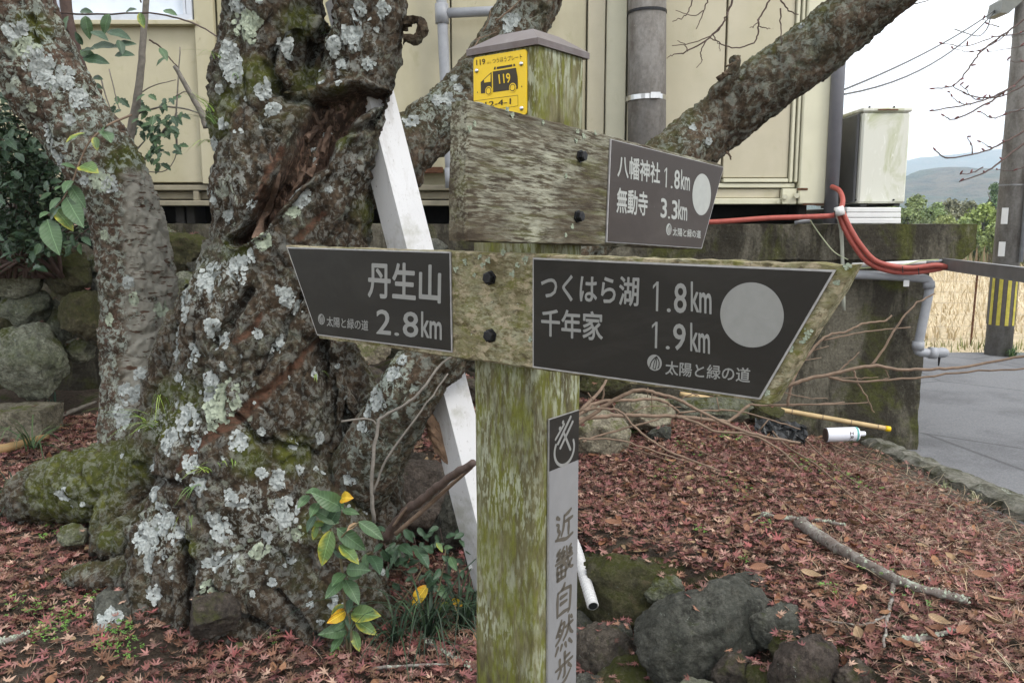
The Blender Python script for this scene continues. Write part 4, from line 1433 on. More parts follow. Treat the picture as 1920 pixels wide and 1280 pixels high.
mosses = [(330, 755, 55), (300, 800, 40), (480, 145, 45), (405, 235, 30), (640, 195, 34), (640, 260, 26), (150, 895, 110), (90, 930, 60), (230, 870, 60), (210, 1005, 34), (352, 1030, 24), (545, 850, 45), (470, 862, 40), (580, 150, 35), (440, 470, 30), (460, 830, 30), (420, 190, 30), (560, 40, 40), (700, 400, 40), (590, 990, 36)]
lichs = [(430, 330, 90, 0.6), (460, 420, 80, 0.6), (660, 320, 80, 0.55), (650, 80, 80, 0.7), (440, 60, 60, 0.5), (540, 560, 90, 0.4), (400, 530, 70, 0.9), (440, 760, 80, 0.7), (330, 800, 60, 0.9), (300, 1000, 60, 1.0), (560, 780, 90, 0.4), (490, 980, 110, 0.8), (700, 200, 50, .5), (420, 1080, 60, 0.6), (540, 1110, 100, .35)]
V2, at = barkify(V, N, Fc, 1, 0.038, 0.017, 0.0042, creases, rots, mosses, woods, (), lichs, lich0=0.30, moss0=0.35)
MAIN_V, MAIN_F = V2, Fc
trunk = obj('trunk', V2, Fc, M_BARK, tree, sm=True, attrs=at)
BVH_MAIN = BVHTree.FromPolygons([tuple(v) for v in V2], [tuple(f) for f in Fc.tolist()])


def limb(name, ctrl, seed, parent, mat_, voxel=0.010, extra=(), **kw):
    parts = [spline_tube(ctrl, 20)] + [spline_tube(e, 12) for e in extra]
    V, N, Fc = remesh(parts, voxel)
    V2, at = barkify(V, N, Fc, seed, **kw)
    o = obj(name, V2, Fc, mat_, parent, sm=True, attrs=at)
    return o, BVHTree.FromPolygons([tuple(v) for v in V2], [tuple(f) for f in Fc.tolist()])


limb1, BVH_L1 = limb('limb', [(610, 380, 60, 3.15), (700, 315, 56, 3.25), (775, 262, 54, 3.35), (850, 205, 53, 3.42), (915, 135, 54, 3.48), (965, 60, 55, 3.5), (1010, -30, 54, 3.5), (1060, -160, 50, 3.5), (1090, -300, 44, 3.5)],
                    3, tree, M_BARK3, big=0.02, mid=0.010, fine=0.004, lich0=0.28, moss0=0.4, lichs=[(830, 200, 70, 0.7), (960, 40, 60, 0.6)],
                    extra=[[(770, 275, 45, 3.33), (760, 320, 30, 3.33), (790, 330, 14, 3.33)]])
limb2, BVH_L2 = limb('limb', [(600, 1030, 70, 3.06), (655, 930, 68, 3.06), (703, 850, 64, 2.98), (748, 768, 60, 2.88), (798, 690, 58, 2.84), (940, 570, 56, 2.92), (1110, 430, 56, 3.1), (1298, 270, 56, 3.26), (1420, 170, 56, 3.22), (1530, 90, 56, 3.16), (1640, -5, 56, 3.1), (1780, -120, 54, 3.0), (1900, -240, 46, 2.95)],
                    4, tree, M_BARK3, big=0.016, mid=0.010, fine=0.004, lich0=0.33, moss0=0.5, lichs=[(730, 730, 80, 1.0), (700, 850, 70, .6), (1310, 250, 50, .6)],
                    extra=[[(1345, 180, 22, 3.2), (1370, 150, 14, 3.14), (1380, 105, 9, 3.12)]])

# curled dead burr at the right of the trunk
mb = MB()
mb.tube([W(755, 50, 2.98), W(765, 40, 2.96), W(780, 35, 2.94), W(791, 48, 2.93), W(788, 68, 2.93), W(776, 78, 2.93), W(762, 72, 2.93), W(757, 84, 2.93)], [0.02, 0.017, 0.014, 0.018, 0.016, 0.014, 0.010, 0.005], 8, sub=3)
Vb = np.concatenate(mb.V)
Vb += np.stack([perlin(Vb * 60), perlin(Vb * 60 + 7), perlin(Vb * 60 + 3)], 1) * 0.012
obj('broken_burr', Vb, mb.F, M_BARK, tree)
# splinters in the hollow
for pts, r in (([(585, 210), (600, 245), (596, 290), (575, 330)], 9), ([(610, 205), (618, 240), (604, 285)], 7), ([(640, 200), (600, 232), (570, 262)], 9), ([(505, 280), (520, 330), (495, 400), (480, 450)], 8), ([(575, 300), (560, 340), (540, 375)], 6), ([(625, 215), (650, 205), (690, 190)], 7)):
    P = []
    for x, y in pts:
        h = BVH_MAIN.ray_cast(Vector(CAMP), Vector(ray(x, y)).normalized())[0]
        P.append(np.array(h) + [0, 0.005, 0] if h else W(x, y, 3.0))
    Vt, Ft = tube(P, [WR(r * f, *pts[0], 3) for f in np.linspace(0.5, 1, len(P))], 8, True, 4)
    Vt = Vt + np.stack([perlin(Vt * 50), perlin(Vt * 50 + 7), perlin(Vt * 50 + 3)], 1) * 0.012
    obj('rotten_splinter', Vt, Ft, simple('pinkish_dead_wood', (0.12, 0.078, 0.056), 0.9, vary=0.5, vs=40, bump=0.6) if 'DW' not in globals() else DW, tree, sm=False)
    DW = bpy.data.materials['pinkish_dead_wood']

# ---- second, slimmer tree
tree2 = thing('lichened_tree', 'leaning tree with blotchy lichened bark, pale and ringed lower down, beside the shrub', 'tree', W(270, 830, 3.5))
V, N, Fc = remesh([spline_tube([(-75, -170, 74, 3.4), (-10, -50, 74, 3.42), (40, 60, 74, 3.45), (90, 160, 74, 3.48), (150, 245, 72, 3.5), (205, 330, 68, 3.5), (238, 420, 66, 3.5), (256, 520, 68, 3.5), (262, 640, 67, 3.5), (265, 740, 70, 3.48), (270, 820, 80, 3.45), (280, 900, 95, 3.4)]),
                   spline_tube([(240, 760, 40, 3.45), (225, 830, 40, 3.38), (210, 900, 35, 3.32)], 12)], 0.0085)
V2, at = barkify(V, N, Fc, 2, 0.024, 0.012, 0.005, lich0=0.66, moss0=0.15,
                 creases=[([(60, 30, 12), (50, 60, 20), (70, 85, 12)], 0.03)],
                 bares=[(232, 335, 330, 800)], mosses=[(60, 60, 50), (225, 300, 40), (130, 380, 30), (250, 300, 30)],
                 lichs=[(60, 130, 90, 1.0), (150, 190, 90, 0.95), (110, 290, 60, 1.0), (270, 740, 60, 1.0), (200, 350, 50, 0.9), (240, 620, 60, 0.9)])
obj('trunk', V2, Fc, M_BARK2, tree2, sm=True, attrs=at)
BVH_T2 = BVHTree.FromPolygons([tuple(v) for v in V2], [tuple(f) for f in Fc.tolist()])


# ---- lichen rosettes grown on the bark
def rosette(bvh, c, n, R, rs, dens=1.0, hollow=0.0):
    """lobed patch: small ruffled scales that follow the bark"""
    c = np.array(c); n = np.array(n)
    a = np.cross(n, [0, 0, 1.0]); a /= np.linalg.norm(a) + 1e-9
    b = np.cross(n, a)
    V, Fc = [], []
    nl = int(dens * 40 * (R / 0.02) ** 1.6)
    ph = rs.uniform(0, 6.28, 4)
    am = rs.uniform(0.3, 1.0)
    for k in range(nl):
        th = rs.uniform(0, 6.28)
        out = 0.80 + am * (0.15 * math.sin(2 * th + ph[0]) + 0.13 * math.sin(3 * th + ph[1]) + 0.12 * math.sin(5 * th + ph[2]) + 0.10 * math.sin(11 * th + ph[3]))
        rr_ = R * out * math.sqrt(rs.uniform(hollow, 1))
        p_ = c + (a * math.cos(th) + b * math.sin(th)) * rr_
        hit, nn, fi, d = bvh.find_nearest(Vector(p_), 0.06)
        if hit is None:
            continue
        hit = np.array(hit); nn = np.array(nn)
        u = (a * math.cos(th) + b * math.sin(th)); u = u - nn * np.dot(u, nn); u /= np.linalg.norm(u) + 1e-9
        v = np.cross(nn, u)
        s = rs.uniform(0.0034, 0.0062) * (0.8 + 0.5 * R / 0.04)
        h0 = rs.uniform(0.0008, 0.0022)
        base = len(V)
        V.append(hit + nn * h0 * 0.6)
        m_ = 7
        for q in range(m_):
            an = -1.9 + 3.8 * q / (m_ - 1)
            rad = s * (1.0 + 0.28 * (q % 2)) * rs.uniform(0.8, 1.2)
            V.append(hit + (u * math.cos(an) + v * math.sin(an)) * rad + nn * (h0 + rs.uniform(0.0, 0.0016)))
        V.append(hit - u * s * 0.7 + nn * h0 * 0.3)
        for q in range(m_ - 1):
            Fc.append((base, base + 1 + q, base + 2 + q))
        Fc.append((base, base + m_, base + m_ + 1))
        Fc.append((base, base + m_ + 1, base + 1))
    return V, Fc


LICH = [(463, 47, 26), (427, 97, 20), (433, 127, 26), (500, 168, 20), (510, 205, 16), (410, 167, 9), (403, 270, 12), (417, 233, 11), (540, 87, 24), (403, 370, 12), (563, 370, 19), (547, 397, 13),
        (620, 83, 22), (447, 7, 18), (470, 383, 10), (430, 407, 14), (660, 67, 24), (673, 20, 17), (713, 27, 10), (720, 15, 12), (400, 527, 34), (447, 504, 24), (490, 450, 18), (397, 614, 19), (417, 640, 18),
        (333, 660, 19), (370, 657, 19), (540, 560, 19), (557, 574, 12), (483, 624, 10), (520, 640, 14), (420, 685, 9), (395, 714, 17), (413, 754, 42), (392, 735, 22), (353, 787, 28), (317, 827, 27), (333, 707, 10),
        (490, 810, 9), (447, 827, 19), (600, 820, 12), (550, 834, 9), (290, 924, 19), (410, 987, 28), (483, 1031, 22), (533, 961, 32), (433, 934, 16), (457, 944, 12), (273, 1010, 30), (283, 1045, 20), (313, 981, 24), (300, 965, 20), (337, 1004, 18),
        (417, 1051, 21), (390, 1056, 12), (400, 1111, 27), (290, 1114, 17), (510, 1091, 9), (290, 871, 15), (360, 867, 19), (373, 911, 19), (520, 897, 20), (490, 886, 12), (633, 887, 13), (627, 1127, 18), (280, 1054, 17),
        (555, 1000, 14), (500, 1005, 12), (545, 1050, 10), (345, 560, 18), (350, 590, 14), (590, 700, 11), (470, 480, 12), (520, 545, 9), (120, 925, 14), (655, 955, 8), (370, 830, 14), (400, 800, 12), (560, 880, 10), (690, 120, 12), (640, 120, 10)]
rs = np.random.default_rng(21)


def hitpx(bvh, x, y):
    h, n, i, d = bvh.ray_cast(Vector(CAMP), Vector(ray(x, y)).normalized())
    return (None, None) if h is None else (np.array(h), np.array(n))


k = 0
for x, y, r in LICH:
    h, n = hitpx(BVH_MAIN, x, y)
    if h is None:
        continue
    n = n * 0.5 + np.array([0, -0.5, 0]); n /= np.linalg.norm(n)
    R = r * 1.12 / FPX * h[1]
    V, Fc = rosette(BVH_MAIN, h, n, R, rs, 1.0)
    if not V: continue
    obj('lichen_patch', V, Fc, M_LICH if k % 11 else M_LICH2, tree)
    k += 1
for bvh, lst in ((BVH_L1, [(820, 187, 12), (840, 187, 13), (770, 227, 15), (960, 37, 14), (953, 53, 10), (853, 148, 8), (860, 165, 8)]),
                 (BVH_L2, [(707, 750, 22), (737, 700, 16), (753, 674, 12), (690, 770, 14), (680, 800, 12), (657, 897, 14), (680, 964, 8), (700, 720, 12), (1330, 265, 7), (1505, 50, 6), (1420, 98, 6), (1300, 240, 6)])):
    for x, y, r in lst:
        h, n = hitpx(bvh, x, y)
        if h is None: continue
        V, Fc = rosette(bvh, h, n, r * 1.1 / FPX * h[1], rs, 1.0)
        if V: obj('lichen_patch', V, Fc, M_LICH, tree)
for x, y, r in [(75, 120, 30), (50, 90, 22), (120, 150, 26), (150, 185, 20), (80, 150, 18), (110, 290, 22), (95, 250, 16), (190, 340, 20), (205, 345, 16), (243, 737, 24), (230, 784, 26), (240, 530, 12), (250, 560, 12), (205, 600, 12), (160, 340, 12), (195, 440, 9), (130, 225, 12), (40, 55, 16), (300, 580, 15), (265, 700, 14), (20, 60, 18), (60, 200, 10), (285, 745, 16), (255, 820, 14)]:
    h, n = hitpx(BVH_T2, x, y)
    if h is None: continue
    V, Fc = rosette(BVH_T2, h, n, r * 1.1 / FPX * h[1], rs, 0.8)
    if V: obj('lichen_patch', V, Fc, M_LICH2 if rs.random() < 0.3 else M_LICH, tree2)


# many small crusts scattered over the bark
def small_lichens(bvh, Vs, Fs, n, rmax, seed, parent, mat_, zfun=None):
    r_ = np.random.default_rng(seed)
    C = Vs[Fs].mean(1)
    nf = fbm(C * 4 + seed, 3)
    ok = np.where((C[:, 1] < C[:, 1].mean() + 0.1) & (nf > 0.02))[0]
    pick = r_.choice(ok, n)
    VV, FF, b = [], [], 0
    for f in pick:
        q = Fs[f]
        n_ = np.cross(Vs[q[1]] - Vs[q[0]], Vs[q[2]] - Vs[q[0]])
        n_ /= np.linalg.norm(n_) + 1e-12
        V, Fc = rosette(bvh, C[f], n_, r_.uniform(0.004, rmax) , r_, 1.2)
        if V:
            VV.append(np.array(V)); FF += [tuple(i + b for i in t_) for t_ in Fc]; b += len(V)
    o = obj('lichen_crusts', np.concatenate(VV), FF, mat_, parent)
    o['kind'] = 'stuff'


small_lichens(BVH_MAIN, MAIN_V, MAIN_F, 250, 0.014, 5, tree, M_LICH)

# ================================================================== THE SIGNPOST
ALPHA = math.radians(38.0)                 # direction of the post's right-hand face from straight ahead
DR = np.array([math.sin(ALPHA), math.cos(ALPHA), 0.0])
DL = np.array([-math.cos(ALPHA), math.sin(ALPHA), 0.0])
NR = -DL                                   # outward normals
NL = -DR
UP = np.array([0, 0, 1.0])
PD = 1.45
PW = 0.150
corner = W(1006, 424, PD)
corner[2] = 0
post = thing('signpost', 'mossy wooden hiking signpost with two arrow boards before the gnarled cherry tree', 'signpost', (corner[0] + (DR[0] + DL[0]) * PW / 2, corner[1] + (DR[1] + DL[1]) * PW / 2, -0.1))
PC = np.array(ORG[post.name])


def oriented(name, me, mats, parent, origin, xa, ya, za):
    """mesh with its own axes (world)"""
    R = Matrix((tuple(xa), tuple(ya), tuple(za))).transposed()
    return add(name, me, mats, parent, origin, R)


# post: a squared log with eased edges, slightly rough
def post_mesh(w, z0, z1):
    ring = []
    c = 0.010
    h = w / 2
    per = []
    for (sx, sy) in ((-1, -1), (1, -1), (1, 1), (-1, 1)):
        nxt = {(-1, -1): (1, 0), (1, -1): (0, 1), (1, 1): (-1, 0), (-1, 1): (0, -1)}[(sx, sy)]
        prv = {(-1, -1): (0, 1), (1, -1): (-1, 0), (1, 1): (0, -1), (-1, 1): (1, 0)}[(sx, sy)]
        per.append((sx * h + prv[0] * c, sy * h + prv[1] * c))
        per.append((sx * h + (prv[0] + nxt[0]) * c * 0.29, sy * h + (prv[1] + nxt[1]) * c * 0.29))
        per.append((sx * h + nxt[0] * c, sy * h + nxt[1] * c))
        for k in range(1, 9):
            t = k / 9
            per.append((sx * h + nxt[0] * (c + (w - 2 * c) * t), sy * h + nxt[1] * (c + (w - 2 * c) * t)))
    per = np.array(per)
    zs_ = np.linspace(z0, z1, 110)
    V = []
    for z in zs_:
        P = np.column_stack([per, np.full(len(per), z)])
        n = fbm(P * np.array([60, 60, 5]), 3) * 0.0016 + fbm(P * np.array([9, 9, 3]) + 3, 2) * 0.002
        P[:, :2] *= (1 + n / (w / 2))[:, None]
        V.append(P)
    V = np.concatenate(V)
    m_ = len(per)
    Fc = [(i * m_ + j, i * m_ + (j + 1) % m_, (i + 1) * m_ + (j + 1) % m_, (i + 1) * m_ + j) for i in range(len(zs_) - 1) for j in range(m_)]
    Fc.append(tuple((len(zs_) - 1) * m_ + j for j in range(m_)))
    return mesh_data('post', V, Fc, True)


# local x along DR reversed etc: x = DR, y = DL (right handed with z)
ZTOP = EYE + (424 - 88) / 1540.0 * PD * 0.995
oriented('post', post_mesh(PW, 0, ZTOP + 0.1), M_WPOST, post, PC, DR, DL, UP)


def post_axes(u, v, w):
    return PC + DR * u + DL * v + UP * w


# cap: low hipped metal lid
h1, h2, c0, c1 = PW / 2 + 0.006, PW / 2 - 0.035, ZTOP + 0.1 + 0.0, ZTOP + 0.1 + 0.030
Vc = []
for r_, z in ((h1, c0 - 0.008), (h1, c0 + 0.003), (h2, c1), ):
    for sx, sy in ((-1, -1), (1, -1), (1, 1), (-1, 1)):
        Vc.append((sx * r_, sy * r_, z))
Fc = [(i, (i + 1) % 4, (i + 1) % 4 + 4, i + 4) for i in range(4)] + [(4 + i, 4 + (i + 1) % 4, (i + 1) % 4 + 8, i + 8) for i in range(4)] + [(8, 9, 10, 11), (3, 2, 1, 0)]
oriented('post_cap', mesh_data('cap', Vc, Fc), M_CAP, post, PC, DR, DL, UP)


class Plane:
    """a board face: origin, x axis (to the viewer's right), z up, normal outwards"""
    def __init__(s, p0, xa, n):
        s.p0, s.x, s.n = np.array(p0), np.array(xa), np.array(n)
        s.z = np.cross(s.x, -s.n)
        if s.z[2] < 0: s.z = -s.z

    def uv(s, px, py):
        P = onplane(px, py, s.p0, s.n)
        return np.array([np.dot(P - s.p0, s.x), np.dot(P - s.p0, s.z)])

    def at(s, u, v, w=0.0):
        return s.p0 + s.x * u + s.z * v + s.n * w

    def obj(s, name, V, Fc, mats, parent, w=0.0, smf=False):
        """V in (u, v, w) board coordinates -> local x, z, -y"""
        V = np.array(V, float)
        L = np.column_stack([V[:, 0], -V[:, 2] - w, V[:, 1]])
        return oriented(name, mesh_data(name, L, Fc, smf), mats, parent, s.p0, s.x, -s.n, s.z)

    def slab(s, name, poly, w0, w1, mats, parent, bev=0.0):
        V, Fc = [], []
        n = len(poly)
        c = np.mean(poly, 0)
        ar = sum(poly[i][0] * poly[(i + 1) % n][1] - poly[(i + 1) % n][0] * poly[i][1] for i in range(n))
        if ar < 0: poly = poly[::-1]
        if bev:
            ins = []
            for i in range(n):
                a, b, d = np.array(poly[i - 1]), np.array(poly[i]), np.array(poly[(i + 1) % n])
                e1 = (b - a) / np.linalg.norm(b - a); e2 = (d - b) / np.linalg.norm(d - b)
                n1 = np.array([-e1[1], e1[0]]); n2 = np.array([-e2[1], e2[0]])
                m_ = n1 + n2
                ins.append(b + m_ * bev / max(0.3, (1 + np.dot(n1, n2))))
            rings = [(poly, w0), (poly, w1 - bev), (ins, w1)]
        else:
            rings = [(poly, w0), (poly, w1)]
        for pl_, w in rings:
            V += [(p_[0], p_[1], w) for p_ in pl_]
        Fc = [tuple(range(n))[::-1], tuple((len(rings) - 1) * n + i for i in range(n))]
        for r_ in range(len(rings) - 1):
            Fc += [(r_ * n + i, r_ * n + (i + 1) % n, (r_ + 1) * n + (i + 1) % n, (r_ + 1) * n + i) for i in range(n)]
        return s.obj(name, V, Fc, mats, parent)


def board_mesh(plane, name, poly, th, mat_, parent, step=0.012):
    """thick timber board with slightly worn outline and uneven face; front face w = 0, back w = -th"""
    n = len(poly)
    out = []
    for i in range(n):
        a, b = np.array(poly[i]), np.array(poly[(i + 1) % n])
        m_ = max(2, int(np.linalg.norm(b - a) / step))
        for k in range(m_):
            out.append(a + (b - a) * k / m_)
    out = np.array(out)
    c = out.mean(0)
    P3 = np.column_stack([out, np.zeros(len(out))])
    jit = np.stack([perlin(P3 * 33 + 5), perlin(P3 * 33 + 15)], 1) * 0.0022 + np.stack([perlin(P3 * 120 + 5), perlin(P3 * 120 + 15)], 1) * 0.0012
    out = out + jit
    m_ = len(out)
    V = []
    for f, w in ((1.0, -th), (1.0, -0.004), (None, 0.0)):
        if f is None:
            d = c - out
            d /= np.linalg.norm(d, axis=1)[:, None]
            q = out + d * 0.004
        else:
            q = out
        V.append(np.column_stack([q, np.full(m_, w)]))
    V = np.concatenate(V)
    Fc = [tuple(range(m_))[::-1], tuple(2 * m_ + i for i in range(m_))]
    for r_ in (0, 1):
        Fc += [(r_ * m_ + i, r_ * m_ + (i + 1) % m_, (r_ + 1) * m_ + (i + 1) % m_, (r_ + 1) * m_ + i) for i in range(m_)]
    return plane.obj(name, V, Fc, mat_, parent)


def glyphs(txt, bold=0.012):
    """outline of a string in the unit square, fattened by a few shifted copies"""
    c = bpy.data.curves.new('t', 'FONT')
    c.body = txt
    c.size = 1
    c.resolution_u = 3
    o = bpy.data.objects.new('t', c)
    COL.objects.link(o)
    dg = bpy.context.evaluated_depsgraph_get()
    dg.update()
    me = bpy.data.meshes.new_from_object(o.evaluated_get(dg))
    V = np.array([tuple(v.co) for v in me.vertices])[:, :2]
    Fc = [tuple(p_.vertices) for p_ in me.polygons]
    bpy.data.objects.remove(o); bpy.data.curves.remove(c); bpy.data.meshes.remove(me)
    if bold > 0.002:
        n = len(V)
        VV, FF = [], []
        for k in range(8):
            a = k * math.pi / 4
            VV.append(V + np.array([math.cos(a), math.sin(a)]) * bold)
            FF += [tuple(i + k * n for i in f) for f in Fc]
        V, Fc = np.concatenate(VV), FF
    lo, hi = V.min(0), V.max(0)
    return (V - lo) / (hi - lo), Fc


ONE_V = np.array([(0.55, 0.0), (0.92, 0.0), (0.92, 1.0), (0.55, 1.0), (0.0, 0.74), (0.60, 0.90), (0.62, 1.0), (0.02, 0.86)])


def text(plane, txt, TL, TR, BL, w, mat_, parent, bold=0.012, name='lettering'):
    a, b, c = plane.uv(*TL), plane.uv(*TR), plane.uv(*BL)
    if len(txt) == 3 and txt[1] == '.':
        cells = [(txt[0], 0.0 if txt[0] != '1' else 0.02, 0.20 if txt[0] == '1' else 0.36, 1.0), ('.', 0.44, 0.555, 0.13), (txt[2], 0.64, 1.0, 1.0)]
    else:
        cells = [(txt, 0, 1, 1)]
    mb = MB()
    for ch, f0, f1, hgt in cells:
        if ch == '1':
            g, Fc = ONE_V, [(0, 1, 2, 3), (4, 5, 6, 7)]
            UV = c + (f0 + g[:, :1] * (f1 - f0)) * (b - a) + g[:, 1:] * (a - c)
            mb.put(np.column_stack([UV, w + np.repeat([0.0, 0.00004], 4)]), Fc)
            continue
        g, Fc = glyphs(ch, bold if ch != '.' else 0)
        n = len(g) // 8 if bold > 0.002 and ch != '.' else len(g)
        gx = f0 + g[:, :1] * (f1 - f0)
        UV = c + gx * (b - a) + g[:, 1:] * hgt * (a - c)
        wz = w + (np.arange(len(g)) // n) * 0.00004
        mb.put(np.column_stack([UV, wz]), Fc)
    return plane.obj(name, np.concatenate(mb.V), mb.F, mat_, parent)


def poly_px(plane, pts, w, mat_, parent, name):
    UV = [plane.uv(*p_) for p_ in pts]
    return plane.obj(name, [(u[0], u[1], w) for u in UV], [tuple(range(len(UV)))], mat_, parent)


def strokes(plane, lines, w, mat_, parent, name):
    """lines: (points in plane uv, width)"""
    mb = MB()
    for pts, wd in lines:
        P = catmull(np.array([(p_[0], p_[1], 0) for p_ in pts], float), 6)[:, :2] if len(pts) > 2 else np.array(pts, float)
        T_ = np.gradient(P, axis=0); T_ /= np.linalg.norm(T_, axis=1)[:, None] + 1e-12
        Nn = np.column_stack([-T_[:, 1], T_[:, 0]])
        wdv = np.interp(np.linspace(0, 1, len(P)), np.linspace(0, 1, len(wd)), wd) if isinstance(wd, (list, tuple)) else np.full(len(P), wd)
        # round ends
        L, R_ = P + Nn * wdv[:, None] / 2, P - Nn * wdv[:, None] / 2
        V = [(a[0], a[1], w) for a in L] + [(a[0], a[1], w) for a in R_]
        n = len(P)
        Fc = [(n + i, n + i + 1, i + 1, i) for i in range(n - 1)]
        for e, sgn in ((0, -1), (n - 1, 1)):
            b = len(V)
            V.append((P[e][0], P[e][1], w))
            K = 5
            for q in range(K + 1):
                an = -math.pi / 2 + math.pi * q / K
                d = T_[e] * math.cos(an) * sgn + Nn[e] * math.sin(an)
                V.append((P[e][0] + d[0] * wdv[e] / 2, P[e][1] + d[1] * wdv[e] / 2, w))
            for q in range(K):
                Fc.append((b, b + 1 + q, b + 2 + q))
        mb.put(V, Fc)
    return plane.obj(name, np.concatenate(mb.V), mb.F, mat_, parent)


def disc(plane, c, ru, rv, w, mat_, parent, name, seg=48, ring=None):
    ang = np.linspace(0, 2 * math.pi, seg, endpoint=False)
    if ring is None:
        V = [(c[0] + ru * math.cos(a), c[1] + rv * math.sin(a), w) for a in ang]
        return plane.obj(name, V, [tuple(range(seg))], mat_, parent)
    V = [(c[0] + f * ru * math.cos(a), c[1] + f * rv * math.sin(a), w) for f in (ring, 1) for a in ang]
    return plane.obj(name, V, [(i, (i + 1) % seg, seg + (i + 1) % seg, seg + i) for i in range(seg)], mat_, parent)


def bolt(plane, px, py, parent, r=0.0095):
    u, v = plane.uv(px, py)
    V, Fc = [], []
    for rad, w in ((r * 1.25, 0.001), (r * 1.25, 0.003), (r, 0.0032), (r, 0.011), (r * 0.8, 0.0125)):
        for k in range(6 if rad <= r else 6):
            a = k * math.pi / 3 + 0.3
            V.append((u + rad * math.cos(a), v + rad * math.sin(a), w))
    for q in range(4):
        Fc += [(q * 6 + i, q * 6 + (i + 1) % 6, (q + 1) * 6 + (i + 1) % 6, (q + 1) * 6 + i) for i in range(6)]
    Fc.append(tuple(24 + i for i in range(6)))
    return plane.obj('bolt', V, Fc, M_BOLT, parent)


def emblem(plane, px, py, ru, rv, w, parent, ink, pale):
    """round leaf emblem"""
    c = plane.uv(px, py)
    o = disc(plane, c, ru, rv, w, pale, parent, 'leaf_emblem')
    S = lambda pts: [(c[0] + a * ru, c[1] + b * rv) for a, b in pts]
    strokes(plane, [(S([(-0.62, -0.62), (-0.42, 0.05), (0.05, 0.62), (0.3, 0.78)]), ru * 0.13),
                    (S([(0.3, 0.78), (0.62, 0.2), (0.62, -0.35), (0.5, -0.62)]), ru * 0.13),
                    (S([(0.22, 0.7), (0.0, 0.1), (-0.18, -0.7)]), ru * 0.10),
                    (S([(0.22, 0.7), (0.28, 0.1), (0.16, -0.8)]), ru * 0.10),
                    (S([(-0.18, -0.7), (0.0, -0.78), (0.16, -0.8)]), ru * 0.10)], w + 0.0003, ink, parent, 'emblem_lines')
    return o


TH = 0.036
# ---- upper board on the right-hand face
up_n, up_x = NR, DR
PU0 = corner + NR * TH
PU0[2] = EYE
q1 = onplane(1143, 262, PU0, NR); q2 = onplane(1353, 315, PU0, NR)
ux = (q2 - q1) / np.linalg.norm(q2 - q1)
# the board hangs a little off level; its own axes follow it
PU = Plane(PU0, ux, NR)
pts = [(880, 187), (1356, 309), (1312, 467), (874, 452)]
bu = board_mesh(PU, 'upper_board', [tuple(PU.uv(*p_)) for p_ in pts], TH, M_WUP, post)
pr = [PU.uv(*p_) for p_ in ((1142, 261), (1354, 314), (1313, 466), (1134, 454))]
rim = PU.slab('destination_plate', [tuple(a) for a in pr], 0.001, 0.0038, M_EDGE, post)
ctr = np.mean(pr, 0)
ins = [tuple(a + (ctr - a) / np.linalg.norm(ctr - a) * 0.0035) for a in pr]
PU.slab('plate_face', ins, 0.0039, 0.0046, M_PLATE2, rim)
WL = 0.0052
for t_, TL, TR, BL in (("八幡神社", (1154, 289), (1234, 306), (1153, 332)), ("1.8", (1241, 314), (1271, 320), (1240, 351)), ("km", (1273, 318), (1290, 322), (1272, 355)),
                       ("無動寺", (1153, 351), (1211, 361), (1151, 399)), ("3.3", (1235, 371), (1267, 377), (1234, 408)), ("km", (1268, 374), (1285, 378), (1267, 411)),
                       ("太陽と緑の道", (1257, 426), (1310, 432), (1257, 442))):
    text(PU, t_, TL, TR, BL, WL, M_LETTER2, rim, 0.02)
c = PU.uv(1312, 365)
e1 = PU.uv(1329, 368) - c; e2 = PU.uv(1312, 326) - c
rad = (np.linalg.norm(e1) + np.linalg.norm(e2)) / 2
disc(PU, c, np.linalg.norm(e1), np.linalg.norm(e2), WL, M_LETTER2, rim, 'pale_disc')
re_ = np.linalg.norm(PU.uv(1250, 430) - PU.uv(1250, 441))
emblem(PU, 1250, 430, re_, re_, WL, rim, M_PLATE2, M_LETTER2)
bolt(PU, 1087, 293, post); bolt(PU, 1082, 406, post)

# ---- lower board on the left-hand face
PLO0 = corner + NL * (TH + 0.001)
PLO0[2] = EYE
PLx = Plane(PLO0, -DL, NL)
q1 = onplane(541, 463, PLO0, NL); q2 = onplane(1568, 506, PLO0, NL)
ux = (q2 - q1) / np.linalg.norm(q2 - q1)
PLo = Plane(PLO0, ux, NL)
pts = [(534, 461), (1604, 497), (1446, 757), (597, 634)]
board_mesh(PLo, 'lower_board', [tuple(PLo.uv(*p_)) for p_ in pts], TH, M_WLOW, post)


def big_plate(corners):
    pr = [PLo.uv(*p_) for p_ in corners]
    rim = PLo.slab('destination_plate', [tuple(a) for a in pr], 0.001, 0.0036, M_EDGE, post)
    ctr = np.mean(pr, 0)
    n = len(pr)
    ins = []
    for i in range(n):
        a, b, d = pr[i - 1], pr[i], pr[(i + 1) % n]
        e1 = (b - a) / np.linalg.norm(b - a); e2 = (d - b) / np.linalg.norm(d - b)
        n1 = np.array([e1[1], -e1[0]]); n2 = np.array([e2[1], -e2[0]])
        ins.append(tuple(b + (n1 + n2) * 0.0028 / (1 + np.dot(n1, n2))))
    PLo.slab('plate_face', ins, 0.0037, 0.0043, M_PLATE, rim)
    return rim


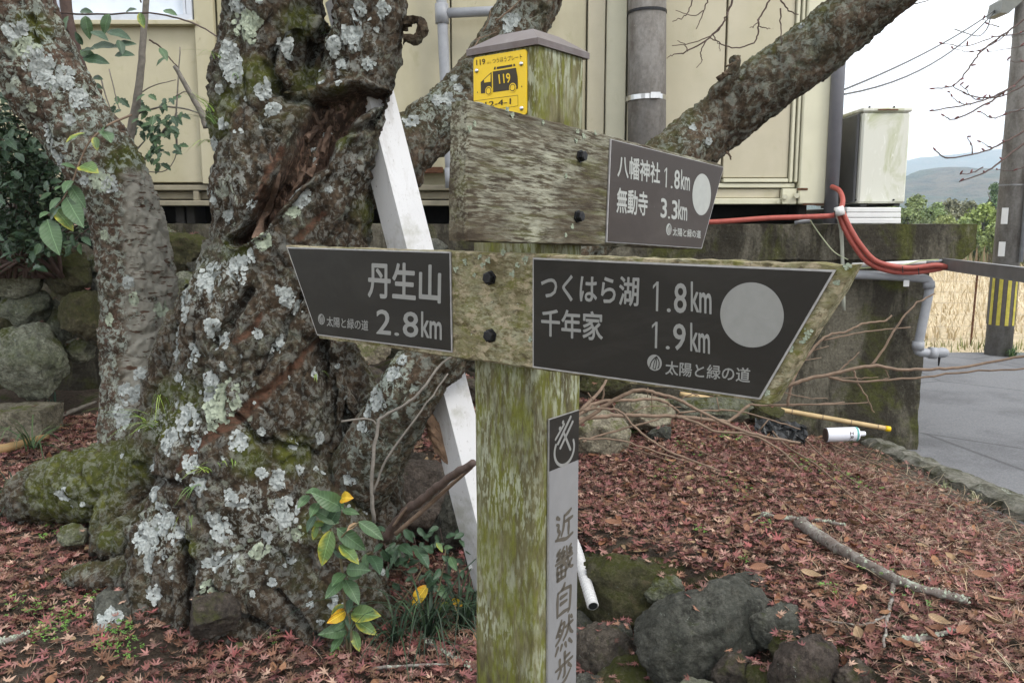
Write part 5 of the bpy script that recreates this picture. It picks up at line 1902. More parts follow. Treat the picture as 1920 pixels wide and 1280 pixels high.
rimL = big_plate([(540, 463), (847, 472), (850, 660), (597, 628)])
WL = 0.0049
for t_, TL, TR, BL, bd in (("丹生山", (693, 489), (831, 496), (693, 557), 0.022), ("2.8", (709, 579), (788, 585), (709, 625), 0.012), ("km", (793, 583), (832, 588), (793, 631), 0.016),
                           ("太陽と緑の道", (616, 592), (694, 600), (616, 611), 0.01)):
    text(PLo, t_, TL, TR, BL, WL, M_LETTER, rimL, bd)
re_ = np.linalg.norm(PLo.uv(606, 598) - PLo.uv(606, 608))
emblem(PLo, 606, 598, re_ * 0.95, re_, WL, rimL, M_PLATE, M_LETTER)
rimR = big_plate([(1001, 483), (1569, 506), (1427, 748), (1001, 688)])
for t_, TL, TR, BL, bd in (("つくはら湖", (1018, 511), (1202, 519), (1017, 562), 0.018), ("1.8", (1226, 527), (1291, 531), (1225, 582), 0.012), ("km", (1298, 527), (1337, 532), (1298, 583), 0.016),
                           ("千年家", (1018, 577), (1134, 584), (1018, 629), 0.018), ("1.9", (1224, 602), (1289, 607), (1223, 651), 0.012), ("km", (1297, 604), (1334, 609), (1297, 657), 0.016),
                           ("太陽と緑の道", (1251, 675), (1410, 689), (1250, 701), 0.014)):
    text(PLo, t_, TL, TR, BL, WL, M_LETTER, rimR, bd)
c = PLo.uv(1411, 590)
disc(PLo, c, np.linalg.norm(PLo.uv(1472, 592) - c), np.linalg.norm(PLo.uv(1411, 529) - c), WL, M_LETTER, rimR, 'pale_disc', 64)
re_ = np.linalg.norm(PLo.uv(1230, 679) - PLo.uv(1230, 694))
emblem(PLo, 1230, 679, re_, re_, WL, rimR, M_PLATE, M_LETTER)
bolt(PLo, 920, 521, post, 0.011); bolt(PLo, 921, 629, post, 0.011)

# ---- trail name strip on the right-hand face
PS0 = corner + NR * 0.0012
PS0[2] = EYE
PS = Plane(PS0, DR, NR)
a, b = PS.uv(1027, 785), PS.uv(1083, 768)
u0, u1 = a[0], b[0]
vt = (a[1] + b[1]) / 2
vb = vt - 0.62
strip = PS.slab('trail_name_strip', [(u0, vt), (u1, vt), (u1, vb), (u0, vb)], 0.0, 0.0035, M_EDGE, post)
vm = (PS.uv(1026, 885)[1] + PS.uv(1083, 858)[1]) / 2
PS.slab('plate_face', [(u0 + 0.001, vm - 0.0004), (u1 - 0.001, vm - 0.0004), (u1 - 0.001, vb + 0.001), (u0 + 0.001, vb + 0.001)], 0.0036, 0.0042, M_SILVER, strip)
PS.slab('dark_square', [(u0 + 0.001, vt - 0.001), (u1 - 0.001, vt - 0.001), (u1 - 0.001, vm), (u0 + 0.001, vm)], 0.0036, 0.0043, M_PLATE, strip)
uc = (u0 + u1) / 2
w_ = (u1 - u0)
ec = ((u0 + u1) / 2 - 0.001, PS.uv(1055, 832)[1])
R0 = w_ * 0.30
S = lambda pts: [(ec[0] + x * w_, ec[1] + y * w_) for x, y in pts]
arc = [(0.33 * math.cos(t), -0.10 + 0.30 * math.sin(t)) for t in np.radians(np.arange(150, 392, 18))]
WS = 0.0048
strokes(PS, [(S(arc), w_ * 0.06), (S([(-0.22, 0.06), (0.20, 0.50)]), w_ * 0.06), (S([(-0.14, -0.04), (0.27, 0.39)]), w_ * 0.06), (S([(-0.30, 0.16), (-0.02, 0.40)]), w_ * 0.05),
             (S([(-0.02, 0.22), (0.20, -0.14)]), w_ * 0.06), (S([(-0.16, 0.34), (-0.155, 0.35)]), w_ * 0.07), (S([(-0.06, 0.44), (-0.055, 0.45)]), w_ * 0.07)], WS, M_LETTER, strip, 'trail_emblem')

# brush-written characters, drawn stroke by stroke in a unit square (x right, y up)
CALL = {
    '近': [[(0.10, 0.88), (0.22, 0.80)], [(0.08, 0.66), (0.18, 0.60), (0.16, 0.45), (0.24, 0.34), (0.10, 0.16)], [(0.02, 0.14), (0.30, 0.10), (0.62, 0.04), (0.98, 0.13)],
          [(0.88, 0.98), (0.72, 0.90), (0.50, 0.84)], [(0.50, 0.84), (0.48, 0.62), (0.44, 0.42), (0.34, 0.22)], [(0.50, 0.64), (0.74, 0.66), (0.96, 0.70)], [(0.76, 0.66), (0.75, 0.40), (0.74, 0.18)]],
    '畿': [[(0.25, 0.98), (0.10, 0.86), (0.30, 0.84), (0.10, 0.70)], [(0.48, 1.0), (0.36, 0.86), (0.52, 0.84), (0.36, 0.70)], [(0.08, 0.69), (0.30, 0.72), (0.54, 0.72)], [(0.02, 0.58), (0.40, 0.60), (0.96, 0.66)],
          [(0.62, 0.98), (0.66, 0.74), (0.74, 0.45), (0.86, 0.30), (0.98, 0.28)], [(0.88, 0.98), (0.76, 0.88), (0.90, 0.84), (0.76, 0.76), (0.92, 0.74)], [(0.92, 0.52), (0.76, 0.36), (0.60, 0.26)],
          [(0.12, 0.48), (0.12, 0.30), (0.14, 0.06)], [(0.12, 0.46), (0.36, 0.47), (0.58, 0.46), (0.56, 0.08)], [(0.34, 0.46), (0.34, 0.08)], [(0.13, 0.27), (0.56, 0.28)], [(0.13, 0.07), (0.56, 0.08)]],
    '自': [[(0.52, 1.0), (0.46, 0.90), (0.34, 0.82)], [(0.14, 0.78), (0.12, 0.5), (0.12, 0.04)], [(0.14, 0.78), (0.40, 0.82), (0.80, 0.80), (0.86, 0.74), (0.84, 0.40), (0.80, 0.10), (0.72, 0.02)],
          [(0.30, 0.60), (0.64, 0.62)], [(0.30, 0.40), (0.64, 0.42)], [(0.14, 0.06), (0.45, 0.10), (0.76, 0.10)]],
    '然': [[(0.34, 0.98), (0.24, 0.78), (0.06, 0.56)], [(0.26, 0.84), (0.50, 0.86), (0.42, 0.64), (0.24, 0.44), (0.04, 0.32)], [(0.24, 0.70), (0.34, 0.66)], [(0.16, 0.58), (0.26, 0.54)],
          [(0.56, 0.70), (0.80, 0.74), (0.98, 0.76)], [(0.76, 1.0), (0.76, 0.76), (0.66, 0.52), (0.46, 0.34)], [(0.76, 0.72), (0.86, 0.50), (0.98, 0.40)], [(0.88, 0.94), (0.94, 0.88)],
          [(0.14, 0.20), (0.02, 0.02)], [(0.36, 0.20), (0.30, 0.08)], [(0.56, 0.20), (0.62, 0.08)], [(0.78, 0.24), (0.94, 0.10)]],
    '歩': [[(0.52, 1.0), (0.52, 0.68)], [(0.54, 0.84), (0.80, 0.88)], [(0.24, 0.86), (0.24, 0.68)], [(0.02, 0.60), (0.40, 0.64), (0.96, 0.70)], [(0.52, 0.62), (0.52, 0.34), (0.44, 0.26)],
          [(0.30, 0.54), (0.16, 0.34)], [(0.74, 0.56), (0.90, 0.42)], [(0.84, 0.36), (0.56, 0.14), (0.14, 0.0)]],
    '道': [[(0.10, 0.9), (0.2, 0.8)], [(0.08, 0.64), (0.2, 0.6), (0.12, 0.2)], [(0.02, 0.12), (0.4, 0.08), (0.98, 0.1)], [(0.5, 1.0), (0.56, 0.88)], [(0.8, 1.0), (0.72, 0.88)], [(0.36, 0.82), (0.96, 0.86)],
          [(0.48, 0.7), (0.48, 0.22)], [(0.48, 0.7), (0.86, 0.7), (0.86, 0.22)], [(0.48, 0.55), (0.86, 0.55)], [(0.48, 0.4), (0.86, 0.4)], [(0.48, 0.24), (0.86, 0.24)]],
}
for ch, (y0, y1) in zip('近畿自然歩道', ((957, 1012), (1024, 1084), (1092, 1150), (1157, 1217), (1222, 1281), (1290, 1350))):
    va, vb_ = PS.uv(1054, y0)[1], PS.uv(1054, y1)[1]
    ua, ub = PS.uv(1038, y0)[0], PS.uv(1071, y0)[0]
    lines = []
    for st in CALL[ch]:
        lines.append(([(ua + x * (ub - ua), vb_ + y * (va - vb_)) for x, y in st], [w_ * 0.055, w_ * 0.085, w_ * 0.06] if len(st) > 2 else [w_ * 0.09, w_ * 0.06]))
    strokes(PS, lines, WS, M_CALLIG, strip, 'brush_character')

# ---- yellow fire-service plate on the left-hand face
PY0 = corner + NL * 0.0012
PY0[2] = EYE
PY = Plane(PY0, -DL, NL)
CP = lambda x, y: (x / 6.4 + 860, y / 6.4 + 40)
pr = [PY.uv(889, 108.5), PY.uv(988.5, 93), PY.uv(989, 211), PY.uv(890, 233)]
ua, ub = (pr[0][0] + pr[3][0]) / 2, (pr[1][0] + pr[2][0]) / 2
va, vb_ = (pr[0][1] + pr[1][1]) / 2, pr[2][1] - 0.004
rd = 0.006
rect = []
for cx, cy, a0 in ((ub - rd, va - rd, 0), (ua + rd, va - rd, 90), (ua + rd, vb_ + rd, 180), (ub - rd, vb_ + rd, 270)):
    for k in range(5):
        a = math.radians(a0 + 22.5 * k)
        rect.append((cx + rd * math.cos(a), cy + rd * math.sin(a)))
yp = PY.slab('emergency_plate', rect, 0.0, 0.0022, M_YEL, post)
WY = 0.0027
text(PY, "119", CP(222, 467), CP(328, 452), CP(224, 535), WY, M_INK, yp, 0.01)
text(PY, "ばん", CP(352, 492), CP(402, 484), CP(352, 516), WY, M_INK, yp, 0.0)
text(PY, "つうほうプレート", CP(415, 450), CP(770, 396), CP(418, 510), WY, M_INK, yp, 0.0)
poly_px(PY, [CP(*p_) for p_ in ((420, 607), (698, 562), (718, 670), (722, 812), (706, 816), (425, 856))], WY, M_INK, yp, 'van_pictogram')
poly_px(PY, [CP(*p_) for p_ in ((275, 735), (312, 704), (318, 742), (396, 732), (402, 630), (318, 702), (312, 704), (405, 612), (411, 855), (278, 872))], WY, M_INK, yp, 'van_pictogram') if False else None
poly_px(PY, [CP(*p_) for p_ in ((275, 735), (405, 612), (411, 855), (278, 872))], WY, M_INK, yp, 'van_pictogram')
poly_px(PY, [CP(*p_) for p_ in ((318, 706), (397, 634), (395, 730), (320, 741))], WY + 0.0004, M_YEL, yp, 'van_window')
for pg in (((468, 552), (655, 520), (655, 548), (468, 580)), ((440, 552), (456, 549), (453, 582), (432, 585)), ((667, 517), (685, 514), (690, 542), (667, 546))):
    poly_px(PY, [CP(*p_) for p_ in pg], WY, M_INK, yp, 'light_bar')
for wx, wy in ((372, 840), (660, 800)):
    c = PY.uv(*CP(wx, wy))
    R1 = np.linalg.norm(PY.uv(*CP(wx, wy - 56)) - c)
    disc(PY, c, R1, R1, WY + 0.0004, M_YEL, yp, 'wheel_gap', 32)
    disc(PY, c, R1 * 0.78, R1 * 0.78, WY + 0.0008, M_INK, yp, 'wheel_ring', 32, 0.8)
text(PY, "119", CP(490, 643), CP(628, 624), CP(500, 757), WY + 0.0004, M_YEL, yp, 0.012)
bx = [CP(195, 960), CP(720, 890), CP(722, 1018), CP(195, 1098)]
uvb = [PY.uv(*p_) for p_ in bx]
strokes(PY, [([uvb[i], uvb[(i + 1) % 4]], 0.0006) for i in range(4)], WY, M_INK, yp, 'number_frame')
text(PY, "12-4-1", CP(330, 972), CP(638, 926), CP(330, 1040), WY, M_INK, yp, 0.008)
for rx, ry in ((228, 598), (762, 515), (765, 1048)):
    u, v = PY.uv(*CP(rx, ry))
    V, Fc = [], []
    for f, h_ in ((1.0, 0), (0.95, 0.0012), (0.7, 0.0024), (0.35, 0.003)):
        V += [(u + 0.0042 * f * math.cos(a), v + 0.0042 * f * math.sin(a), 0.0023 + h_) for a in np.linspace(0, 6.283, 14, endpoint=False)]
    for q in range(3):
        Fc += [(q * 14 + i, q * 14 + (i + 1) % 14, (q + 1) * 14 + (i + 1) % 14, (q + 1) * 14 + i) for i in range(14)]
    Fc.append(tuple(42 + i for i in range(14)))
    PY.obj('rivet', V, Fc, M_STEEL, yp, smf=True)
for rx, ry in ((237, 857), (768, 787)):
    c = PY.uv(*CP(rx, ry))
    disc(PY, c, 0.0011, 0.0015, WY, M_INK, yp, 'small_hole', 10)

# raised lichen on the boards
def flat_lichen(plane, name, lst, w, parent, seed):
    r_ = np.random.default_rng(seed)
    for x, y, r in lst:
        c = plane.uv(x, y)
        R = np.linalg.norm(plane.uv(x, y + r) - c)
        V, Fc = [], []
        for k in range(int(10 + 500 * R)):
            th = r_.uniform(0, 6.28); rr_ = R * math.sqrt(r_.uniform(0, 1)) * (0.7 + 0.3 * math.sin(3 * th + x))
            p_ = c + np.array([math.cos(th), math.sin(th)]) * rr_
            s = r_.uniform(0.0014, 0.0032)
            b = len(V)
            V.append((p_[0], p_[1], w + 0.0008))
            for q in range(7):
                an = q * 6.283 / 7
                V.append((p_[0] + math.cos(an) * s * r_.uniform(0.6, 1.2), p_[1] + math.sin(an) * s * r_.uniform(0.6, 1.2), w + r_.uniform(0.0003, 0.002)))
            Fc += [(b, b + 1 + q, b + 1 + (q + 1) % 7) for q in range(7)]
        plane.obj(name, V, Fc, M_LICH2, parent)


flat_lichen(PU, 'lichen_patch', [(1082, 246, 6), (1094, 256, 7), (1080, 265, 6), (1096, 290, 5), (880, 240, 7), (889, 232, 5), (1017, 229, 4), (1115, 250, 4), (960, 216, 5), (1060, 440, 5), (1072, 424, 5), (1060, 330, 4), (950, 205, 5), (1205, 290, 4)], 0.0, post, 3)
flat_lichen(PLo, 'lichen_patch', [(872, 490, 7), (905, 497, 6), (916, 487, 6), (944, 473, 7), (961, 513, 8), (985, 488, 9), (970, 497, 7), (995, 637, 5), (1515, 625, 12), (1507, 640, 8), (1482, 655, 6), (1440, 735, 6), (855, 505, 6), (900, 480, 5), (1590, 500, 8), (1570, 530, 5), (890, 515, 4)], 0.0, post, 5)

# ---- white leaning prop
YBR = 3.02
prop = thing('white_prop', 'white painted square timber prop leaning between the gnarled trunk and the signpost', 'prop', W(895, 1240, 3.0))
A_, B_ = W(640, -20, 3.06), W(966, 1265, 2.76)
ax = (A_ - B_) / np.linalg.norm(A_ - B_)
sd = np.array([math.cos(math.radians(28)), -math.sin(math.radians(28)), 0.0])
sd -= ax * np.dot(sd, ax); sd /= np.linalg.norm(sd)
fd = np.cross(ax, sd)
if fd[1] > 0: fd = -fd
LEN = np.linalg.norm(A_ - B_)
# narrow side face towards the trunk, broad bright face towards the road
sd2 = np.array([math.cos(math.radians(-32)), math.sin(math.radians(-32)), 0])
e1 = np.array([0.78, 0.62, 0.0]); e1 -= ax * np.dot(e1, ax); e1 /= np.linalg.norm(e1)
e2 = np.cross(ax, e1)
if e2[1] < 0: e2 = -e2
# shared front edge runs from A_ to B_; faces go along e1 (to the right) and -e1' (to the left, receding)
eL = -(e1 - 2 * np.array([0, 1, 0]) * e1[1]); eL = np.array([-0.72, 0.69, 0.0]); eL -= ax * np.dot(eL, ax); eL /= np.linalg.norm(eL)
wR, wL = 0.112, 0.112
M = Mat('scuffed_white_paint', 0.55, spec=0.35).base((0.52, 0.52, 0.525))
M.layer((0.30, 0.275, 0.25), M.ramp(M.noise((12, 12, 3), 7, 0.72, 0.4), 0.52, 0.70, 0, 0.7))
M.layer((0.12, 0.10, 0.08), M.ramp(M.noise((90, 90, 40), 5, 0.75), 0.62, 0.68, 0, 0.8))
M.layer((0.20, 0.19, 0.12), M.ramp(M.noise(5, 5, 0.7, off=(2, 2, 7)), 0.56, 0.7, 0, 0.5))
M.vary(5, 0.06)
M.bump(M.noise(60, 4), 0.15, 0.002)
M_PROP = M.done()
V = []
for q in (B_, A_):
    V += [q, q + e1 * wR, q + e1 * wR + eL * wL, q + eL * wL]
Vv, Fv = [], []
nseg = 40
for i in range(nseg + 1):
    t = i / nseg
    for k in range(4):
        Vv.append(np.array(V[k]) * (1 - t) + np.array(V[k + 4]) * t)
for i in range(nseg):
    for k in range(4):
        Fv.append((i * 4 + k, i * 4 + (k + 1) % 4, (i + 1) * 4 + (k + 1) % 4, (i + 1) * 4 + k))
Fv += [(3, 2, 1, 0), tuple(nseg * 4 + k for k in range(4))]
obj('timber', Vv, Fv, M_PROP, prop)
q = onplane(883, 1062, B_ + eL * 0.01, np.cross(ax, eL))
MB().tube([q + [0, -0.006, 0], q + [0, 0.004, 0]], 0.008, 8).make('nail_head', M_WHITE, prop)

# ================================================================== STONES
def ico(sub=3):
    t = (1 + 5 ** 0.5) / 2
    V = [(-1, t, 0), (1, t, 0), (-1, -t, 0), (1, -t, 0), (0, -1, t), (0, 1, t), (0, -1, -t), (0, 1, -t), (t, 0, -1), (t, 0, 1), (-t, 0, -1), (-t, 0, 1)]
    Fc = [(0, 11, 5), (0, 5, 1), (0, 1, 7), (0, 7, 10), (0, 10, 11), (1, 5, 9), (5, 11, 4), (11, 10, 2), (10, 7, 6), (7, 1, 8), (3, 9, 4), (3, 4, 2), (3, 2, 6), (3, 6, 8), (3, 8, 9), (4, 9, 5), (2, 4, 11), (6, 2, 10), (8, 6, 7), (9, 8, 1)]
    V = [np.array(v) / np.linalg.norm(v) for v in V]
    for _ in range(sub):
        mid, F2 = {}, []

        def m_(a, b):
            k = (min(a, b), max(a, b))
            if k not in mid:
                v = V[a] + V[b]
                V.append(v / np.linalg.norm(v)); mid[k] = len(V) - 1
            return mid[k]
        for a, b, c in Fc:
            x, y, z = m_(a, b), m_(b, c), m_(c, a)
            F2 += [(a, x, z), (b, y, x), (c, z, y), (x, y, z)]
        Fc = F2
    return np.array(V), np.array(Fc)


ICO4, ICO4F = ico(4)
ICO3, ICO3F = ico(3)


def stone_v(rx, ry, rz, seed, ang=0.55, rough=0.085, big=True):
    r_ = np.random.default_rng(seed)
    V, Fc = (ICO4, ICO4F) if big else (ICO3, ICO3F)
    V = V.copy()
    d = r_.normal(size=(11, 3)); d /= np.linalg.norm(d, axis=1)[:, None]
    h = r_.uniform(0.62, 0.92, 11)
    for k in range(11):
        p_ = V @ d[k]
        over = np.maximum(0, p_ - h[k])
        V = V - d[k][None] * (over * (ang + 0.35))[:, None]
    off = seed * 3.1
    V = V * (1 + rough * 2.4 * fbm(V * 1.5 + off, 3) + rough * 1.3 * fbm(V * 4.5 + off, 3) + rough * 0.6 * fbm(V * 13 + off, 3, 0.6, True))[:, None]
    return V * np.array([rx, ry, rz]), Fc


def stone(name, px, py, rx, ry, Y, mat_, parent=None, seed=None, rot=0.0, deep=0.8, ang=0.55, big=True):
    seed = seed if seed is not None else int(px * 3 + py)
    c = W(px, py, Y)
    a, b = WR(rx, px, py, Y), WR(ry, px, py, Y)
    V, Fc = stone_v(a, (a + b) / 2 * deep, b, seed, ang, big=big)
    ca, sa = math.cos(math.radians(rot)), math.sin(math.radians(rot))
    V = V @ np.array([[ca, 0, -sa], [0, 1, 0], [sa, 0, ca]]).T
    o = add(name, mesh_data(name, V, Fc, True), mat_, parent, c)
    return o


sw = thing('dry_stone_wall', 'old dry stone wall of mossy boulders behind the leaning lichened tree', 'stone wall', (-2.4, 4.7, 0.4))
LS = [(28, 520, 52, 38, 4.62, M_STONE, 0), (124, 508, 57, 42, 4.6, M_STONEM, -8), (45, 590, 75, 52, 4.7, M_STONE, 8), (160, 592, 40, 62, 4.55, M_STONEM, 0),
      (112, 600, 32, 45, 4.75, M_STONE, 0), (50, 680, 66, 82, 4.45, M_STONE, 12), (150, 655, 32, 24, 4.6, M_STONE, 0), (5, 660, 45, 70, 4.6, M_STONEM, 0),
      (205, 560, 40, 45, 4.7, M_STONED, 0), (200, 500, 36, 34, 4.75, M_STONE, 0), (345, 470, 52, 42, 4.8, M_STONEM, 0), (395, 510, 40, 34, 4.75, M_STONED, 0), (300, 455, 40, 30, 4.85, M_STONE, 0),
      (350, 545, 40, 36, 4.7, M_STONE, 0), (330, 610, 40, 40, 4.6, M_STONED, 0), (-60, 560, 60, 55, 4.7, M_STONE, 0), (-70, 660, 60, 60, 4.6, M_STONE, 0), (-50, 470, 60, 36, 4.8, M_STONED, 0),
      (30, 452, 50, 30, 4.85, M_STONED, 0), (110, 440, 46, 26, 4.9, M_STONED, 0), (190, 448, 42, 26, 4.9, M_STONED, 0), (0, 400, 60, 28, 4.95, M_STONED, 0),
      (690, 660, 40, 30, 4.6, M_STONEP, 0), (690, 712, 42, 28, 4.4, M_STONEB, 0), (640, 700, 40, 40, 4.5, M_STONED, 0), (750, 640, 46, 34, 4.7, M_STONE, 0), (820, 650, 46, 36, 4.7, M_STONED, 0),
      (900, 660, 46, 36, 4.7, M_STONE, 0), (980, 670, 46, 36, 4.7, M_STONED, 0), (880, 730, 40, 30, 4.5, M_STONEB, 0), (700, 590, 60, 36, 4.8, M_STONED, 0), (800, 580, 50, 36, 4.8, M_STONE, 0),
      (780, 480, 60, 36, 4.9, M_STONED, 0), (680, 500, 60, 40, 4.9, M_STONED, 0), (890, 590, 50, 40, 4.85, M_STONED, 0), (730, 545, 50, 30, 4.85, M_STONEM, 0), (970, 600, 46, 34, 4.85, M_STONE, 0), (1060, 640, 60, 46, 4.85, M_STONEM, 0), (1130, 720, 50, 30, 4.8, M_STONEM, 0)]
for k, (x, y, a, b, Y, m_, rt) in enumerate(LS):
    stone('stone', x, y, a, b, Y, m_, sw, 100 + k, rt, 0.8)

se = thing('stone_edging', 'mossy boulder edging that holds up the leaf-covered bank beside the signpost', 'stone wall', (0.7, 2.7, -0.1))
RS = [(1172, 1115, 100, 84, 2.86, M_STONEM, 20), (1316, 1205, 134, 100, 2.50, M_STONED, 25), (1138, 1225, 56, 56, 2.62, M_STONEB, 0), (1510, 1268, 58, 76, 2.20, M_STONEB, -12),
      (1446, 1178, 60, 44, 2.46, M_STONED, 20), (1200, 1285, 74, 48, 2.48, M_STONEM, 0), (1434, 1280, 40, 38, 2.28, M_STONEM, 0), (1098, 1130, 44, 60, 2.93, M_STONEM, 0),
      (1245, 1066, 66, 24, 2.93, M_STONEM, 0), (1120, 1055, 50, 26, 3.06, M_STONE, 0), (1572, 1225, 44, 30, 2.30, M_STONEM, 0),
      (1385, 1105, 52, 26, 2.66, M_STONED, 10), (1245, 1105, 40, 26, 2.78, M_STONE, 0), (1620, 1275, 50, 36, 2.16, M_STONEB, 0), (1160, 1190, 36, 30, 2.7, M_STONED, 0), (1375, 1262, 40, 34, 2.32, M_STONEB, 0), (1475, 1215, 30, 26, 2.36, M_STONEM, 0),
      (1120, 1320, 60, 60, 2.46, M_STONED, 0), (1300, 1350, 90, 70, 2.28, M_STONE, 0), (1080, 1215, 44, 64, 2.78, M_STONED, 0)]
for k, (x, y, a, b, Y, m_, rt) in enumerate(RS):
    stone('stone', x, y, a * 1.06, b * 1.06, Y - 0.07, m_, se, 300 + k, rt, 0.85)


def rock(px, py, rx, ry, Y, mat_, label, seed=None, rot=0, name='rock', ang=0.5):
    o = stone(name, px, py, rx, ry, Y, mat_, None, seed, rot, 0.9, ang)
    return tag(o, label, 'rock')


rock(140, 1003, 29, 22, 3.1, M_STONE, 'small round grey stone resting against the mossy root')
r1 = rock(208, 1166, 46, 62, 2.72, M_STONED, 'dark rock bearing one round patch of pale lichen')
rock(395, 1150, 52, 46, 2.62, M_STONEB, 'rough pinkish-brown rock wedged between the tree roots', ang=0.8)
rock(468, 1072, 15, 22, 2.78, M_STONE, 'thin upright grey stone stuck against the trunk base')
rock(446, 1226, 14, 24, 2.62, M_STONEP, 'pale pointed stone standing in leaves below the trunk')
rock(470, 1216, 12, 11, 2.66, M_STONEP, 'tiny tan pebble beside the pale pointed stone')
rock(52, 1212, 34, 30, 2.62, M_STONE, 'grey-green flat stone in bare soil by a lichened stick')
rock(660, 1235, 62, 60, 2.78, M_STONED, 'dark rounded rock under the drooping green sapling leaves')
rock(758, 872, 50, 30, 3.9, M_STONEB, 'brownish rock lying behind the second stem near the white prop')
rock(775, 935, 95, 70, 3.42, M_STONEB, 'dark earthy rock half hidden behind the broken stick and the white prop')
rock(855, 985, 50, 60, 3.3, M_STONED, 'dark rock close behind the signpost and the white prop')  # rock in the dark boulder material
rock(1120, 810, 62, 56, 4.2, M_STONEP, 'pale lumpy concrete block behind the signpost under bare stems')
rock(1205, 772, 58, 36, 4.5, M_STONEP, 'cream coloured broken rock among the bare stems')
rock(1240, 812, 24, 16, 4.35, M_BLACK if False else M_STONED, 'small dark rock on maple leaves below the bare stems')
rock(1330, 765, 90, 28, 4.9, M_STONE, 'long low stone at the foot of the concrete wall')
rock(1435, 775, 34, 24, 4.85, M_STONEM, 'green mossy stone beside the black plastic sheet')
rock(1718, 928, 13, 6, 3.9, M_STONEP, 'pale oval pebble on the bank near the kerb')
rock(1690, 927, 16, 7, 3.85, M_STONE, 'flat grey pebble next to the pale oval pebble')
rock(1765, 962, 16, 9, 3.7, M_STONE, 'grey-green pebble lower on the bank near the kerb')
h, n = None, None
bv = BVHTree.FromPolygons([tuple(r1.matrix_basis @ v.co) for v in r1.data.vertices], [tuple(p_.vertices) for p_ in r1.data.polygons])
h, n = hitpx(bv, 207, 1160)
if h is not None:
    V, Fc = rosette(bv, h, np.array([0, -0.9, 0.4]), 27 / FPX * h[1], rs, 1.2)
    obj('lichen_patch', V, Fc, M_LICH, r1)
slab_ = thing('stone_slab', 'flat buff stone slab lying in front of the dry stone wall', 'slab', W(50, 780, 4.3))
c = W(40, 785, 4.3)
rough_block('slab_block', c[0] - 0.5, c[0] + 0.17, c[1] - 0.12, c[1] + 0.1, c[2] - 0.1, c[2] + 0.07, M_STONEP, slab_, 0.02, 0.04)

# leaves and soil crumbs lodged on the boulders
STONE_OBJS = [o for o in bpy.data.objects if o.name.split('.')[0] in ('stone', 'rock', 'slab_block')]

# ================================================================== LEAF LITTER
def leaf_template(kind):
    if kind == 'maple':
        angs = [-128, -86, -43, 0, 43, 86, 128]
        ln = [0.52, 0.86, 1.0, 1.06, 1.0, 0.86, 0.52]
        P = [(0.0, 0.0, 0.0)]
        for i, (a, l) in enumerate(zip(angs, ln)):
            r_ = math.radians(a)
            if i:
                m_ = math.radians((a + angs[i - 1]) / 2)
                P.append((0.30 * math.cos(m_), 0.30 * math.sin(m_), 0.0))
            # lobe with shoulders
            w = math.radians(9)
            P.append((l * 0.6 * math.cos(r_ - w), l * 0.6 * math.sin(r_ - w), 0.02))
            P.append((l * math.cos(r_), l * math.sin(r_), 0.0))
            P.append((l * 0.6 * math.cos(r_ + w), l * 0.6 * math.sin(r_ + w), 0.02))
        n = len(P)
        Fc = [(0, i, i + 1) for i in range(1, n - 1)]
        k = len(P)
        P += [(-0.02, 0.02, 0), (-0.02, -0.02, 0), (-0.9, 0.0, 0.06)]
        Fc.append((k, k + 2, k + 1))
        return np.array(P), np.array(Fc)
    # ovate
    P, n = [], 6
    for i in range(n + 1):
        t = i / n
        w = 0.42 * math.sin(math.pi * t ** 0.85) ** 0.8 if 0 < t < 1 else 0
        P += [(t * 2 - 1, w, 0.10 * w), (t * 2 - 1, 0, 0), (t * 2 - 1, -w, 0.10 * w)]
    Fc = []
    for i in range(n):
        a = i * 3
        for q in (0, 1):
            Fc += [(a + q, a + q + 1, a + q + 4), (a + q, a + q + 4, a + q + 3)]
    return np.array(P), np.array(Fc)


def scatter_leaves(tpl, pos, nrm_tilt, size, cols, r_, curl=(0.0, 0.8)):
    tV, tF = tpl
    n = len(pos)
    m_ = len(tV)
    yaw = r_.uniform(0, 2 * math.pi, n)
    tilt = np.abs(r_.normal(0, nrm_tilt, n))
    ta = r_.uniform(0, 2 * math.pi, n)
    cu = r_.uniform(curl[0], curl[1], n) * r_.choice([-1, 1], n, p=[0.3, 0.7])
    fo = r_.uniform(-0.2, 0.6, n)
    L = np.broadcast_to(tV, (n, m_, 3)).copy()
    rad2 = (tV[:, 0] ** 2 + tV[:, 1] ** 2)
    L[:, :, 2] += cu[:, None] * rad2[None] * 0.55 + fo[:, None] * np.abs(tV[:, 1])[None] * 0.6
    L[:, :, 2] += r_.normal(0, 0.10, (n, m_)) * np.sqrt(rad2)[None]
    sh = 1 - 0.35 * np.abs(cu)[:, None] * np.sqrt(rad2)[None]
    L[:, :, 0] *= sh
    L[:, :, 1] *= sh
    L *= size[:, None, None]
    cy, sy = np.cos(yaw), np.sin(yaw)
    X = L[:, :, 0] * cy[:, None] - L[:, :, 1] * sy[:, None]
    Yy = L[:, :, 0] * sy[:, None] + L[:, :, 1] * cy[:, None]
    Z = L[:, :, 2]
    # tilt about a horizontal axis (cos ta, sin ta)
    ax_, ay_ = np.cos(ta)[:, None], np.sin(ta)[:, None]
    d = -X * ay_ + Yy * ax_
    ct, st = np.cos(tilt)[:, None], np.sin(tilt)[:, None]
    d2, Z2 = d * ct - Z * st, d * st + Z * ct
    X2 = X + (d2 - d) * -ay_
    Y2 = Yy + (d2 - d) * ax_
    V = np.stack([X2, Y2, Z2], 2) + pos[:, None, :]
    Fc = (np.arange(n)[:, None, None] * m_ + tF[None]).reshape(-1, 3)
    c = cols[:, None, :] * r_.uniform(0.8, 1.2, (n, m_, 1))
    return V.reshape(-1, 3), Fc, c.reshape(-1, 3)


